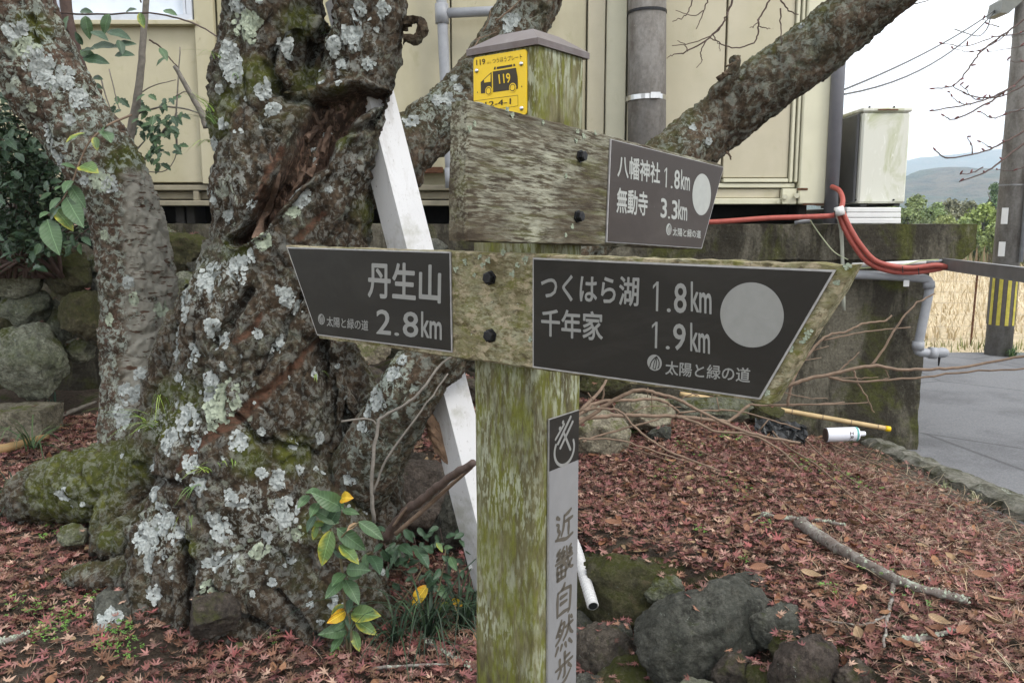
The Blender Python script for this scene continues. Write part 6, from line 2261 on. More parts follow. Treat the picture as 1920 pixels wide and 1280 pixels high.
MAPLE, OVATE = leaf_template('maple'), leaf_template('ovate')
PALR = np.array([(0.185, 0.074, 0.066), (0.135, 0.054, 0.046), (0.24, 0.125, 0.108), (0.17, 0.085, 0.057), (0.085, 0.042, 0.034), (0.30, 0.19, 0.145), (0.18, 0.07, 0.07), (0.12, 0.068, 0.045), (0.15, 0.08, 0.055)]) * np.array([1.22, 1.28, 1.25])


def ground_points(n, xr, yr, keep, r_):
    x = r_.uniform(*xr, n); y = r_.uniform(*yr, n)
    k = keep(x, y)
    x, y = x[k], y[k]
    return x, y


def litter(n, xr, yr, keep, seed, name, label, size=(0.017, 0.033), lift=0.03, pal=PALR, tpl=None, tilt=0.45):
    r_ = np.random.default_rng(seed)
    x, y = ground_points(n, xr, yr, keep, r_)
    z = ground_h(x, y) + r_.uniform(0.003, lift, len(x))
    pos = np.stack([x, y, z], 1)
    sz = r_.uniform(*size, len(x))
    cl = pal[r_.integers(0, len(pal), len(x))] * r_.uniform(0.65, 1.25, (len(x), 1))
    V, Fc, c = scatter_leaves(tpl or MAPLE, pos, tilt, sz, cl, r_)
    o = obj(name, V, Fc, M_LEAFV, loc=(0, 0, 0), colors=c)
    return tag(o, label, 'leaves', kind='stuff')


def patchy(x, y, thr, sc=2.2, seed=0.0):
    return fbm(np.stack([x * sc + seed, y * sc, 0 * x + 3.3], 1), 3) > thr


def keep_bank(x, y):
    kx = np.interp(y, [1, 3.0, 4.1, 5.2], [2.6, 2.5, 2.36, 2.2])
    r_ = np.random.default_rng(8)
    edge = smooth(0.0, 0.75, kx - x)
    inside = (x > xedge(y) - 0.36) & (x < kx) & (r_.random(len(x)) < smooth(-0.42, -0.02, x - xedge(y)) + 0.12)
    return inside & (r_.random(len(x)) < 0.10 + 0.90 * edge) & (patchy(x, y, -0.36) | (r_.random(len(x)) < 0.25))


def keep_left(x, y):
    r_ = np.random.default_rng(9)
    inside = (x < xedge(y) - 0.0)
    # bare soil at the very front on this side
    soil = smooth(2.75, 2.45, y + 0.06 * np.sin(x * 5)) if False else (1 - smooth(2.55, 2.78, y + 0.05 * np.sin(x * 6)))
    soil = soil * (x < -1.1)
    return inside & (r_.random(len(x)) > soil * 0.6) & (patchy(x, y, -0.30, 2.6, 4) | (r_.random(len(x)) < 0.3))


litter(36000, (-0.1, 2.6), (1.6, 5.15), keep_bank, 31, 'leaf_litter', 'red and brown maple leaves covering the bank beside the signpost', size=(0.015, 0.030))
litter(25000, (-3.4, 0.6), (2.1, 4.6), keep_left, 32, 'leaf_litter', 'reddish maple leaves strewn round the roots of the gnarled tree', size=(0.021, 0.037))
litter(1500, (0.0, 2.6), (1.7, 5.1), keep_bank, 33, 'broad_leaf_litter', 'scattered broad brown leaves among the maple leaves on the bank', size=(0.018, 0.036), lift=0.035,
       pal=np.array([(0.19, 0.085, 0.045), (0.22, 0.115, 0.06), (0.13, 0.06, 0.035), (0.28, 0.19, 0.11)]), tpl=OVATE, tilt=0.5)
litter(380, (-3.2, 0.5), (2.2, 4.4), keep_left, 34, 'broad_leaf_litter', 'scattered broad brown leaves near the tree roots', size=(0.02, 0.036), lift=0.035,
       pal=np.array([(0.22, 0.11, 0.06), (0.26, 0.14, 0.08), (0.33, 0.24, 0.14)]), tpl=OVATE, tilt=0.5)

def lodge(objs, n_each, seed, label):
    r_ = np.random.default_rng(seed)
    P = []
    for o in objs:
        Wm = WMX[o.name]
        V = np.array([tuple(Wm @ v.co) for v in o.data.vertices])
        bv_ = BVHTree.FromPolygons([tuple(v) for v in V], [tuple(p_.vertices) for p_ in o.data.polygons])
        lo, hi = V.min(0), V.max(0)
        for _ in range(n_each):
            x, y = r_.uniform(lo[0], hi[0]), r_.uniform(lo[1], hi[1])
            h, nn, i_, d_ = bv_.ray_cast(Vector((x, y, hi[2] + 0.1)), Vector((0, 0, -1)))
            if h is not None and nn[2] > 0.80 and h[2] > float(ground_h(np.array([x]), np.array([y]))[0]):
                P.append((x, y, h[2] + 0.007))
    P = np.array(P)
    cl = PALR[r_.integers(0, len(PALR), len(P))] * r_.uniform(0.65, 1.25, (len(P), 1))
    V, Fc, c = scatter_leaves(MAPLE, P, 0.35, r_.uniform(0.014, 0.026, len(P)), cl, r_)
    tag(obj('lodged_leaves', V, Fc, M_LEAFV, loc=(0, 0, 0), colors=c), label, 'leaves', kind='stuff')


lodge([o for o in STONE_OBJS if o.parent is se], 26, 71, 'maple leaves lodged on the boulders that edge the bank')
lodge([o for o in STONE_OBJS if o.parent is not se], 9, 72, 'a few maple leaves lodged on the rocks and the old wall')

# dead grass stalks and bits on the bank near the kerb
r_ = np.random.default_rng(55)
def strands(n, xr, yr, keep, seed, cols, ln=(0.05, 0.22), w=0.0012, name='dead_stalks', label='', rise=0.25, parent=None):
    r_ = np.random.default_rng(seed)
    x = r_.uniform(*xr, n); y = r_.uniform(*yr, n)
    k = keep(x, y)
    x, y = x[k], y[k]
    n = len(x)
    z = ground_h(x, y) + 0.008
    a = r_.uniform(0, 6.283, n); l = r_.uniform(*ln, n); up = l * r_.uniform(0, rise, n)
    d = np.stack([np.cos(a), np.sin(a), 0 * a], 1)
    s = np.stack([-np.sin(a), np.cos(a), 0 * a], 1) * w
    b = np.stack([x, y, z], 1)
    m1 = b + d * (l * 0.4)[:, None] + s * r_.uniform(-9, 9, (n, 1)) + np.array([0, 0, 1.0]) * (up * 0.7)[:, None]
    e = b + d * l[:, None] + np.array([0, 0, 1.0]) * up[:, None]
    u = np.array([0, 0, w])
    V = np.stack([b - s, b + s, m1 - s + u, m1 + s + u, e], 1).reshape(-1, 3)
    kk = np.arange(n)[:, None] * 5
    Fc = np.concatenate([kk + [[0, 1, 3]], kk + [[0, 3, 2]], kk + [[2, 3, 4]]])
    c = np.array(cols)[r_.integers(0, len(cols), n)] * r_.uniform(0.7, 1.3, (n, 1))
    o = obj(name, V, Fc, M_FOL, loc=(0, 0, 0), colors=np.repeat(c, 5, 0))
    return tag(o, label, 'stalks', kind='stuff')


strands(3600, (0.9, 2.6), (1.7, 5.0), lambda x, y: (x > xedge(y)) & (x > 1.25 + 0.3 * np.sin(y * 2)) & (x < np.interp(y, [1, 3.0, 4.1, 5.2], [2.6, 2.5, 2.36, 2.2])), 56, [(0.30, 0.22, 0.13), (0.22, 0.14, 0.09), (0.36, 0.30, 0.20), (0.13, 0.09, 0.06)], name='dead_stalks', label='thin dead grass stalks over the leaves near the kerb')
strands(1600, (0.1, 2.2), (2.2, 5.0), lambda x, y: x > xedge(y), 57, [(0.26, 0.16, 0.12), (0.17, 0.09, 0.07)], ln=(0.04, 0.12), w=0.0010, name='leaf_stems', label='loose leaf stems lying on the maple leaves')
strands(900, (-3, 0.3), (2.3, 4.4), lambda x, y: x < xedge(y), 58, [(0.26, 0.18, 0.12), (0.17, 0.11, 0.08), (0.33, 0.27, 0.2)], ln=(0.04, 0.2), name='dead_stalks', label='thin twigs and stalks round the tree roots')

# little green weeds
def clover(spots, seed, label):
    r_ = np.random.default_rng(seed)
    P = []
    for x, y, r, n in spots:
        g = G(x, y)
        R = r / FPX * g[1]
        for _ in range(n):
            a, q = r_.uniform(0, 6.28), R * math.sqrt(r_.random())
            xx, yy = g[0] + math.cos(a) * q, g[1] + math.sin(a) * q * 1.6
            P.append((xx, yy, float(ground_h(np.array([xx]), np.array([yy]))[0]) + r_.uniform(0.03, 0.055)))
    P = np.array(P)
    tV = np.array([(0, 0, 0)] + [(math.cos(a) * l, math.sin(a) * l, 0.1) for a, l in ((0, .2), (.5, 1), (1.05, .95), (1.6, .25), (2.1, .2), (2.6, 1), (3.15, .95), (3.7, .25), (4.2, .2), (4.7, 1), (5.25, .95), (5.8, .25))])
    tF = np.array([(0, 1, 2), (0, 2, 3), (0, 3, 4), (0, 5, 6), (0, 6, 7), (0, 7, 8), (0, 9, 10), (0, 10, 11), (0, 11, 12)])
    cl = np.array([(0.10, 0.22, 0.035), (0.14, 0.28, 0.05), (0.08, 0.17, 0.035)])[r_.integers(0, 3, len(P))]
    V, Fc, c = scatter_leaves((tV, tF), P, 0.3, r_.uniform(0.005, 0.010, len(P)), cl, r_, (0, 0.2))
    tag(obj('green_weeds', V, Fc, M_FOL, loc=(0, 0, 0), colors=c), label, 'weeds', kind='stuff')


clover([(105, 1180, 30, 40), (100, 1200, 36, 60), (215, 1210, 34, 70), (245, 1235, 24, 30), (70, 1155, 20, 20), (190, 1110, 16, 18), (100, 1005, 22, 30), (510, 1215, 16, 8), (630, 1240, 10, 10), (155, 1160, 30, 30), (35, 1150, 20, 20)], 61, 'small bright green weeds among the leaves by the roots')
clover([(1180, 815, 24, 40), (1370, 830, 20, 40), (1160, 760, 14, 20), (1300, 850, 40, 30), (1435, 997, 14, 16), (1395, 1070, 8, 8), (1310, 1010, 12, 12), (1560, 900, 50, 60), (1620, 925, 40, 30), (1330, 1180, 4, 2), (1500, 880, 30, 30), (1550, 1120, 16, 14), (1700, 1130, 40, 20), (1350, 920, 60, 40), (1640, 1090, 30, 14), (1250, 900, 50, 20)], 62, 'small green weeds dotted over the leaf-covered bank')


# ---- single leaves one can pick out
def one_leaf(name, tpl, size, curl, fold, seed, mat_, jitter=0.08):
    r_ = np.random.default_rng(seed)
    tV, tF = tpl
    L = tV.copy()
    r2 = tV[:, 0] ** 2 + tV[:, 1] ** 2
    L[:, 2] += curl * r2 * 0.5 + fold * np.abs(tV[:, 1]) * 0.6 + r_.normal(0, jitter, len(tV)) * np.sqrt(r2)
    L *= size
    me = mesh_data(name, L, tF, False)
    me.materials.append(mat_)
    return me


M_ML = []
for k, c in enumerate([(0.22, 0.085, 0.075), (0.29, 0.14, 0.12), (0.17, 0.06, 0.05), (0.27, 0.085, 0.08), (0.24, 0.12, 0.08)]):
    M_ML.append(simple('maple_leaf_tissue', c, 0.7, vary=0.25, vs=60))
mes = [one_leaf('maple_leaf', MAPLE, 0.03, 0.4 + 0.15 * k, 0.3, k, M_ML[k]) for k in range(5)]
r_ = np.random.default_rng(77)
cnt = 0
while cnt < 150:
    px, py = r_.uniform(0, 1900), r_.uniform(960, 1275)
    g = G(px, py)
    if g[1] > 4.2 or (330 < px < 890 and py < 1180) or (880 < px < 1560 and py > 1030 and px - 1080 < (py - 1030) * 1.5 + 200):
        continue
    if abs(g[0] - xedge(g[1])) < 0.12:
        continue
    e = Matrix.Rotation(r_.uniform(0, 6.28), 3, 'Z') @ Matrix.Rotation(r_.normal(0, 0.35), 3, 'X') @ Matrix.Rotation(r_.normal(0, 0.35), 3, 'Y')
    left = g[0] < xedge(g[1])
    k = cnt % 5
    o = add('maple_leaf', mes[k], M_ML[k], None, g + [0, 0, 0.036], e)
    tag(o, 'loose reddish maple leaf lying on top of the litter by the tree roots' if left else 'loose reddish maple leaf lying on top of the litter on the bank', 'leaf',
        'maple leaves on top of the litter by the roots' if left else 'maple leaves on top of the litter on the bank')
    cnt += 1
bm_ = [one_leaf('brown_leaf', OVATE, 0.036, 0.7, 0.8, 20 + k, (M_LO, M_LR, M_LO)[k], 0.03) for k in range(3)]
BROWN = [(1395, 1010), (1310, 940), (1500, 1040), (1470, 1050), (1520, 1100), (1640, 1000), (1560, 965), (1600, 1000), (1700, 1100), (1690, 1165), (1760, 1190), (1740, 1215), (1800, 1210), (1860, 1190), (1500, 950), (1450, 900),
         (1250, 930), (1200, 900), (1300, 860), (1380, 850), (1420, 1085), (1350, 1130), (1530, 1010), (1590, 1090), (1840, 1100), (1870, 1150), (1655, 915), (1810, 1060), (1190, 950), (1150, 1000), (1460, 990), (1610, 1215)]
for k, (x, y) in enumerate(BROWN):
    g = G(x, y)
    e = Matrix.Rotation(r_.uniform(0, 6.28), 3, 'Z') @ Matrix.Rotation(r_.normal(0, 0.4), 3, 'X')
    o = add('brown_leaf', bm_[k % 3], (M_LO, M_LR, M_LO)[k % 3], None, g + [0, 0, 0.04], e)
    tag(o, 'curled broad brown leaf lying among the red leaves of the bank', 'leaf', 'broad brown leaves on the bank')

# ================================================================== GREEN PLANTS
def leaf_blade(name, L, Wd, mat_, droop=0.25, fold=0.25, wave=0.0, serr=0.0):
    n = 8
    V, ed = [], []
    for i in range(n + 1):
        t = i / n
        w = Wd / 2 * (math.sin(math.pi * min(1, t * 1.02) ** 0.9) ** 0.75 if 0 < t < 1 else 0.02)
        w *= 1 + serr * (1 if i % 2 else -1)
        z = -droop * L * t * t
        for q in (-1, -0.5, 0, 0.5, 1):
            V.append((L * t, w * q, z + abs(q) * w * fold + wave * w * math.sin(t * 15 + q)))
            ed.append(min(1.0, abs(q) ** 2 + max(0, t - 0.75) * 2 + max(0, 0.1 - t) * 0))
    Fc = []
    for i in range(n):
        for q in range(4):
            a = i * 5 + q
            Fc.append((a, a + 1, a + 6, a + 5))
    me = mesh_data(name, V, Fc, True, attrs={'edge': ed})
    me.materials.append(mat_)
    return me


LEAFM = {'G': M_LG, 'D': M_LD, 'Y': M_LGY, 'L': M_LY, 'O': M_LO, 'R': M_LR}
LEAFME = {k: [leaf_blade('leaf', 0.07, w, m_, dr, 0.28, 0.08) for w, dr in ((0.032, 0.2), (0.036, 0.3))] for k, m_ in LEAFM.items()}
HOLLY = [leaf_blade('leaf', 0.05, 0.024, M_LD, 0.25, 0.35, 0.1, 0.16), leaf_blade('leaf', 0.045, 0.022, M_LG, 0.15, 0.35, 0.1, 0.16)]
r_l = np.random.default_rng(91)


def put_leaf(parent, b, t, kind, me=None, face=None, stuff=False):
    """leaf from base point b to tip t (world)"""
    b, t = np.array(b), np.array(t)
    x = t - b
    L = np.linalg.norm(x)
    x = x / L
    n = np.array(face if face is not None else (r_l.normal(0, 0.35), -0.75, 0.65 + r_l.normal(0, 0.25)))
    n = n - x * np.dot(n, x)
    n /= np.linalg.norm(n)
    y = np.cross(n, x)
    R = Matrix((tuple(x), tuple(y), tuple(n))).transposed()
    me = me or LEAFME[kind][r_l.integers(0, 2)]
    s = L / max(v.co.x for v in me.vertices)
    o = bpy.data.objects.new('leaf', me)
    COL.objects.link(o)
    Wm = Matrix.Translation(Vector(b)) @ (R * s).to_4x4()
    o.parent = parent
    o.matrix_basis = WMX[parent.name].inverted() @ Wm
    return o


M_TWIG = simple('brown_twig_bark', (0.185, 0.130, 0.092), 0.75, vary=0.3, vs=40, bump=0.4)
M_TWIGD = simple('dark_twig_bark', (0.075, 0.050, 0.042), 0.8, vary=0.3, vs=40, bump=0.4)
M_TWIGG = simple('grey_twig_bark', (0.16, 0.145, 0.125), 0.85, vary=0.35, vs=40, bump=0.5)
M_STEM = simple('green_brown_stem', (0.12, 0.10, 0.055), 0.7, vary=0.25, vs=40)


def stem_px(pts, r, parent, mat_, name='stem', seg=7, sub=5, wob=0.0, floor=False):
    """pts: (px, py, Y)"""
    P = np.array([W(*p_) for p_ in pts])
    P = catmull(P, sub)
    if wob:
        s_ = np.arange(len(P))[:, None] * 0.7 + pts[0][0]
        P = P + np.hstack([perlin(np.hstack([s_, s_ * 0 + k * 5.5, s_ * 0]))[:, None] for k in range(3)]) * wob
    if floor:
        gz = ground_h(P[:, 0], P[:, 1]) + 0.03
        P[:, 2] = np.maximum(P[:, 2], gz)
    r0, r1 = r if isinstance(r, (tuple, list)) else (r, r * 0.45)
    R = np.linspace(WR(r0, *pts[0]), WR(r1, *pts[-1]), len(P))
    V, Fc = tube(P, R, seg)
    return obj(name, V, Fc, mat_, parent, sm=True)


# sapling before the roots
sap = thing('yellowing_sapling', 'low sapling with broad green leaves yellowing at the edges, by the tree roots', 'plant', G(650, 1262))
K = lambda x, y, Y: (560 + x / 3.556, 900 + y / 3.556, Y)
for P, r in (([K(330, 1240, 2.62), K(320, 1000, 2.62), K(300, 700, 2.62), K(285, 560, 2.62), K(250, 420, 2.62), K(180, 260, 2.62), K(110, 160, 2.62)], (3.5, 1.5)),
             ([K(340, 1240, 2.6), K(350, 1000, 2.6), K(320, 850, 2.6)], (3, 1.5)), ([K(250, 420, 2.62), K(330, 330, 2.6), K(400, 280, 2.6)], (2, 1)), ([K(300, 700, 2.62), K(420, 520, 2.62), K(480, 480, 2.62)], (2, 1))):
    stem_px(P, r, sap, M_STEM)
for bx, by, tx, ty, kd in [(300, 185, 120, 90, 'G'), (268, 285, 103, 190, 'G'), (255, 318, 442, 468, 'G'), (398, 275, 568, 380, 'G'), (218, 328, 148, 572, 'Y'), (130, 295, 85, 398, 'Y'), (128, 150, 80, 225, 'G'), (70, 100, -5, 170, 'G'),
                           (115, 235, 45, 325, 'D'), (150, 80, 70, 60, 'G'), (175, 290, 85, 285, 'Y'), (270, 430, 400, 535, 'Y'), (290, 200, 398, 215, 'G'), (445, 490, 440, 590, 'G'), (475, 500, 550, 570, 'D'), (320, 590, 432, 588, 'G'),
                           (305, 620, 232, 660, 'G'), (325, 645, 412, 635, 'G'), (308, 660, 402, 795, 'G'), (302, 655, 182, 770, 'G'), (345, 790, 330, 872, 'D'), (300, 825, 212, 905, 'Y'), (312, 870, 218, 942, 'L'), (350, 890, 498, 882, 'Y'),
                           (335, 890, 335, 985, 'D'), (375, 930, 520, 1020, 'Y'), (312, 935, 228, 995, 'G'), (328, 1000, 155, 1015, 'G'), (360, 1000, 405, 1135, 'Y'), (292, 1040, 215, 1125, 'G'), (342, 1000, 330, 1085, 'D'), (200, 300, 270, 180, 'D'),
                           (390, 285, 320, 325, 'R'), (283, 120, 320, 105, 'L'), (230, 460, 330, 520, 'D'), (150, 330, 215, 290, 'D')]:
    put_leaf(sap, W(*K(bx, by, 2.62)), W(*K(tx, ty, 2.56 + r_l.uniform(-0.03, 0.05))), kd)

und = thing('undergrowth_plant', 'dark low plant with a few bright yellow leaves among grass beside the white prop', 'plant', G(800, 1200))
for P in ([K(560, 1130, 2.8), K(640, 900, 2.8), K(760, 700, 2.8), K(850, 540, 2.85)], [K(800, 1130, 2.78), K(900, 850, 2.78), K(960, 600, 2.8), K(980, 450, 2.85)], [K(850, 1150, 2.7), K(1050, 950, 2.66), K(1040, 830, 2.66)], [K(1050, 1180, 2.6), K(1100, 1100, 2.6)]):
    stem_px(P, (2, 1), und, M_STEM)
for bx, by, tx, ty, kd in [(862, 698, 742, 836, 'L'), (998, 812, 912, 884, 'Y'), (1022, 796, 1092, 832, 'L'), (1135, 1088, 1042, 1175, 'Y'), (1125, 1095, 1145, 1175, 'G'), (585, 492, 655, 458, 'D'), (675, 430, 745, 470, 'D'), (775, 450, 872, 542, 'D'),
                           (700, 325, 765, 405, 'D'), (828, 385, 882, 360, 'D'), (918, 415, 965, 468, 'Y'), (968, 450, 1015, 440, 'G'), (955, 500, 1000, 545, 'D'), (1010, 508, 1045, 590, 'G'), (930, 700, 982, 785, 'G'), (945, 590, 915, 650, 'D'),
                           (620, 540, 560, 480, 'D'), (640, 560, 700, 520, 'D'), (730, 560, 790, 530, 'D'), (660, 470, 610, 560, 'D'), (740, 500, 690, 560, 'D'), (880, 600, 830, 640, 'D'), (1080, 960, 1130, 1000, 'D'), (1100, 1000, 1170, 1010, 'G'),
                           (560, 420, 500, 470, 'D'), (850, 700, 900, 650, 'D'), (980, 380, 1040, 350, 'D'), (900, 480, 840, 440, 'D')]:
    put_leaf(und, W(*K(bx, by, 2.8)), W(*K(tx, ty, 2.76 + r_l.uniform(-0.03, 0.04))), kd)

for _ in range(60):
    x, y = r_l.uniform(700, 880), r_l.uniform(985, 1100)
    a = r_l.uniform(0, 6.28); ln = r_l.uniform(10, 20)
    Yl = 2.95 + r_l.uniform(-0.12, 0.1)
    put_leaf(und, W(x, y, Yl), W(x + math.cos(a) * ln, y + abs(math.sin(a)) * ln * 0.8 + 3, Yl - 0.03), 'D')
for x, y in ((720, 1120), (780, 1130), (830, 1120), (870, 1140)):
    stem_px([(x, y, 2.9), (x + 8, y - 60, 2.92), (x - 5, y - 130, 2.95)], (1.6, 0.8), und, M_TWIGD)

vine = thing('yellow_edged_climber', 'thin climber with yellow-edged leaves hanging on the leaning lichened tree', 'plant', W(190, 240, 3.25))
K2 = lambda x, y, Y=3.22: (x / 3.6575, 150 + y / 3.6575, Y)
for P, r in (([K2(900, 240, 3.35), K2(760, 300), K2(700, 345), K2(610, 430), K2(540, 580), K2(500, 690), K2(430, 820), K2(330, 930)], (2.2, 1.2)),):
    stem_px(P, r, vine, M_TWIG)
for bx, by, tx, ty, kd in [(592, 365, 442, 398, 'Y'), (650, 390, 662, 470, 'Y'), (700, 350, 762, 392, 'G'), (728, 312, 685, 348, 'G'), (550, 590, 648, 600, 'Y'), (520, 605, 428, 565, 'G'), (492, 690, 428, 738, 'G'), (430, 728, 372, 732, 'G'),
                           (480, 718, 572, 865, 'G'), (415, 808, 328, 868, 'G'), (455, 805, 548, 980, 'G'), (372, 880, 498, 1012, 'Y'), (338, 905, 270, 925, 'G'), (325, 955, 372, 1155, 'G'), (345, 950, 372, 880, 'D')]:
    put_leaf(vine, W(*K2(bx, by)), W(*K2(tx, ty, 3.16 + r_l.uniform(-0.03, 0.03))), kd)

# top creeper
cr = thing('creeper', 'wiry creeper with sparse hanging leaves strung below the window to the trunk', 'plant', W(240, 60, 3.9))
for P, r in (([(-20, 10, 3.9), (75, 20, 3.9), (160, 27, 3.9), (280, 25, 3.9), (345, 38, 3.8), (385, 55, 3.6), (425, 82, 3.2)], (2.0, 1.5)), ([(120, -30, 4.0), (128, 40, 4.0), (150, 120, 4.0), (165, 160, 4.0)], (11, 9)),
             ([(95, -20, 3.9), (115, 40, 3.9), (127, 60, 3.95)], (4, 3)), ([(80, 20, 3.85), (70, 45, 3.85), (115, 60, 3.85)], (1.5, 1)), ([(150, 120, 3.95), (200, 200, 3.95), (205, 215, 3.95)], (2, 1)),
             ([(265, 5, 3.9), (255, -15, 3.9)], (1.5, 1)), ([(280, 75, 3.9), (300, 88, 3.9), (320, 112, 3.9), (333, 125, 3.9)], (1.8, 1))):
    stem_px(P, r, cr, M_TWIGD, wob=0.004)
for bx, by, tx, ty, kd in [(160, 30, 165, 68, 'G'), (205, 26, 190, 60, 'G'), (262, 24, 268, 50, 'Y'), (128, 30, 115, 60, 'G'), (306, 20, 330, 24, 'G'), (150, 22, 168, 18, 'D'), (235, 25, 250, 12, 'D'), (300, 90, 314, 108, 'G'), (312, 108, 290, 118, 'G'),
                           (170, 60, 200, 66, 'D'), (170, 90, 215, 80, 'D'), (210, 90, 250, 75, 'D'), (200, 60, 240, 62, 'D'), (150, 95, 180, 110, 'G'), (155, 110, 200, 112, 'D'), (215, 105, 245, 95, 'D'), (85, 30, 100, 45, 'D'), (175, 145, 190, 146, 'D'),
                           (222, 75, 232, 98, 'D'), (150, 100, 170, 85, 'D'), (175, 160, 188, 162, 'D'), (155, 85, 140, 60, 'D')]:
    s = 3.85 + r_l.uniform(-0.05, 0.05)
    put_leaf(cr, W(bx, by, s), W(tx, ty, s - 0.03), kd)

hol = thing('holly_sapling', 'spiny dark green holly sapling growing before the cream wall between two trunks', 'sapling', W(243, 330, 4.2))
for P, r in (([(240, 335, 4.1), (243, 262, 4.1), (254, 205, 4.1), (262, 150, 4.1), (268, 80, 4.1), (277, -40, 4.1)], (9, 5.5)), ([(388, 240, 4.0), (378, 212, 4.0), (355, 172, 4.0), (328, 124, 4.0)], (7, 4)),
             ([(243, 310, 4.2), (275, 295, 4.2), (300, 255, 4.2), (320, 230, 4.2), (332, 210, 4.2)], (3.5, 1.5)), ([(332, 290, 4.2), (330, 230, 4.15), (334, 150, 4.15), (338, 88, 4.15)], (2, 1)),
             ([(250, 215, 4.15), (300, 201, 4.15), (340, 203, 4.15), (375, 212, 4.1)], (2, 1.4)), ([(262, 175, 4.15), (290, 160, 4.15), (330, 150, 4.15)], (1.3, 0.8)), ([(255, 282, 4.15), (272, 262, 4.15)], (1.8, 1)),
             ([(330, 180, 4.1), (350, 172, 4.1), (368, 190, 4.1)], (1.2, .8)), ([(270, 322, 4.2), (310, 320, 4.2), (330, 290, 4.2), (332, 240, 4.2)], (1.0, .8)), ([(190, 150, 4.15), (200, 185, 4.15), (215, 225, 4.1)], (1.5, 1)),
             ([(205, 130, 4.15), (218, 185, 4.1), (225, 210, 4.1)], (1.2, 0.8))):
    stem_px(P, r, hol, M_TWIGG, wob=0.003)
for cx, cy, n in [(990, 110, 4), (1130, 130, 5), (960, 170, 3), (1200, 145, 2), (1000, 190, 4), (1090, 250, 6), (960, 260, 5), (1180, 260, 6), (1230, 250, 4), (1050, 310, 6), (1150, 330, 6), (1000, 360, 4), (1060, 400, 5), (1040, 480, 6), (1130, 490, 5),
                  (1230, 420, 2), (1085, 560, 5), (1110, 350, 4), (1200, 330, 4), (930, 300, 3), (800, 170, 2), (830, 110, 2), (840, 130, 1), (1080, 470, 4)]:
    for _ in range(n):
        a = r_l.uniform(0, 6.28)
        ln = r_l.uniform(50, 85)
        bx, by = cx + r_l.normal(0, 22), cy + r_l.normal(0, 22)
        Yl = 4.15 + r_l.uniform(-0.08, 0.08)
        put_leaf(hol, W(*K2(bx, by, Yl)), W(*K2(bx + math.cos(a) * ln, by + abs(math.sin(a)) * ln * 0.8, Yl - 0.03)), 'D', HOLLY[r_l.integers(0, 2)])

# dark evergreen shrub at the far side of the leaning tree
shr = thing('evergreen_shrub', 'dense dark evergreen shrub growing over the dry stone wall', 'shrub', W(60, 480, 4.3))
r_ = np.random.default_rng(101)
tips = []
for k in range(46):
    x1, y1 = r_.uniform(-140, 215), r_.uniform(140, 440)
    if x1 > 90 + (y1 - 200) * 0.5: x1 -= 90
    Y1 = r_.uniform(3.95, 4.6)
    P = [(r_.uniform(-60, 120), 520, 4.45), ((x1 + 30) / 2 + r_.uniform(-30, 30), (y1 + 520) / 2, (Y1 + 4.45) / 2), (x1, y1, Y1)]
    stem_px(P, (4, 1), shr, M_TWIGD, 'branch', 5, 4)
    tips.append((x1, y1, Y1))
# big near leaves as parts, the mass of them joined
def shrub_leaf_pos():
    x1, y1, Y1 = tips[r_.integers(0, len(tips))]
    f = r_.uniform(0.0, 0.6)
    return x1 + (30 - x1) * f + r_.normal(0, 20), y1 + (520 - y1) * f * 0.6 + r_.normal(0, 22), Y1 + r_.normal(0, 0.08)
for k in range(230):
    x, y, Yq = shrub_leaf_pos()
    a = r_.uniform(0, 6.28); ln = r_.uniform(14, 26)
    put_leaf(shr, W(x, y, Yq - 0.1), W(x + math.cos(a) * ln, y + math.sin(a) * ln * 0.7 + 4, Yq - 0.14), 'D' if r_.random() < 0.9 else 'G', HOLLY[0] if r_.random() < 0.6 else None)
N_ = 4200
pos = np.array([W(*shrub_leaf_pos()) for _ in range(N_)])
cl = np.array([(0.028, 0.055, 0.026), (0.022, 0.042, 0.022), (0.045, 0.075, 0.035)])[r_.integers(0, 3, N_)]
V, Fc, c = scatter_leaves(OVATE, pos, 0.8, r_.uniform(0.014, 0.028, N_), cl, r_, (0, 0.4))
o = obj('foliage', V, Fc, M_FOL, shr, colors=c); o['kind'] = 'stuff'


# ---- grass
def tuft(name, label, base, n, L, spread, cols, w=0.004, seed=0, up=1.0, cat='grass', bias=(0, 0, 0), parent=None, group=None):
    r_ = np.random.default_rng(seed)
    VV, FF, CC = [], [], []
    b = 0
    for k in range(n):
        a = r_.uniform(0, 6.283)
        l = L * r_.uniform(0.5, 1.1)
        d = np.array([math.cos(a), math.sin(a), 0]) * r_.uniform(0.3, 1.0) * spread + np.array(bias)
        s = np.array([-math.sin(a), math.cos(a), 0])
        ns = 7
        upk = up * r_.uniform(0.45, 1.15)
        bend = r_.uniform(0.8, 1.25)
        c = np.array(cols[r_.integers(0, len(cols))]) * r_.uniform(0.75, 1.25)
        o0 = np.array(base) + np.array([r_.normal(0, 0.012), r_.normal(0, 0.012), -0.01])
        for i in range(ns + 1):
            t = i / ns
            p_ = o0 + d * l * (t ** 1.4) + np.array([0, 0, upk]) * l * (t - 0.45 * bend * t * t - 0.35 * bend * t ** 3)
            ww = w * (1 - t ** 2) * 0.5 + 0.0003
            VV += [p_ - s * ww + [0, 0, ww * .5], p_ + s * ww + [0, 0, ww * .5]]
            CC += [c, c]
            if i < ns:
                FF.append((b + 2 * i, b + 2 * i + 1, b + 2 * i + 3, b + 2 * i + 2))
        b += 2 * (ns + 1)
    o = obj(name, np.array(VV), np.array(FF), M_FOL, parent, loc=base if parent is None else None, colors=np.array(CC))
    if parent is None: tag(o, label, cat, group)
    return o


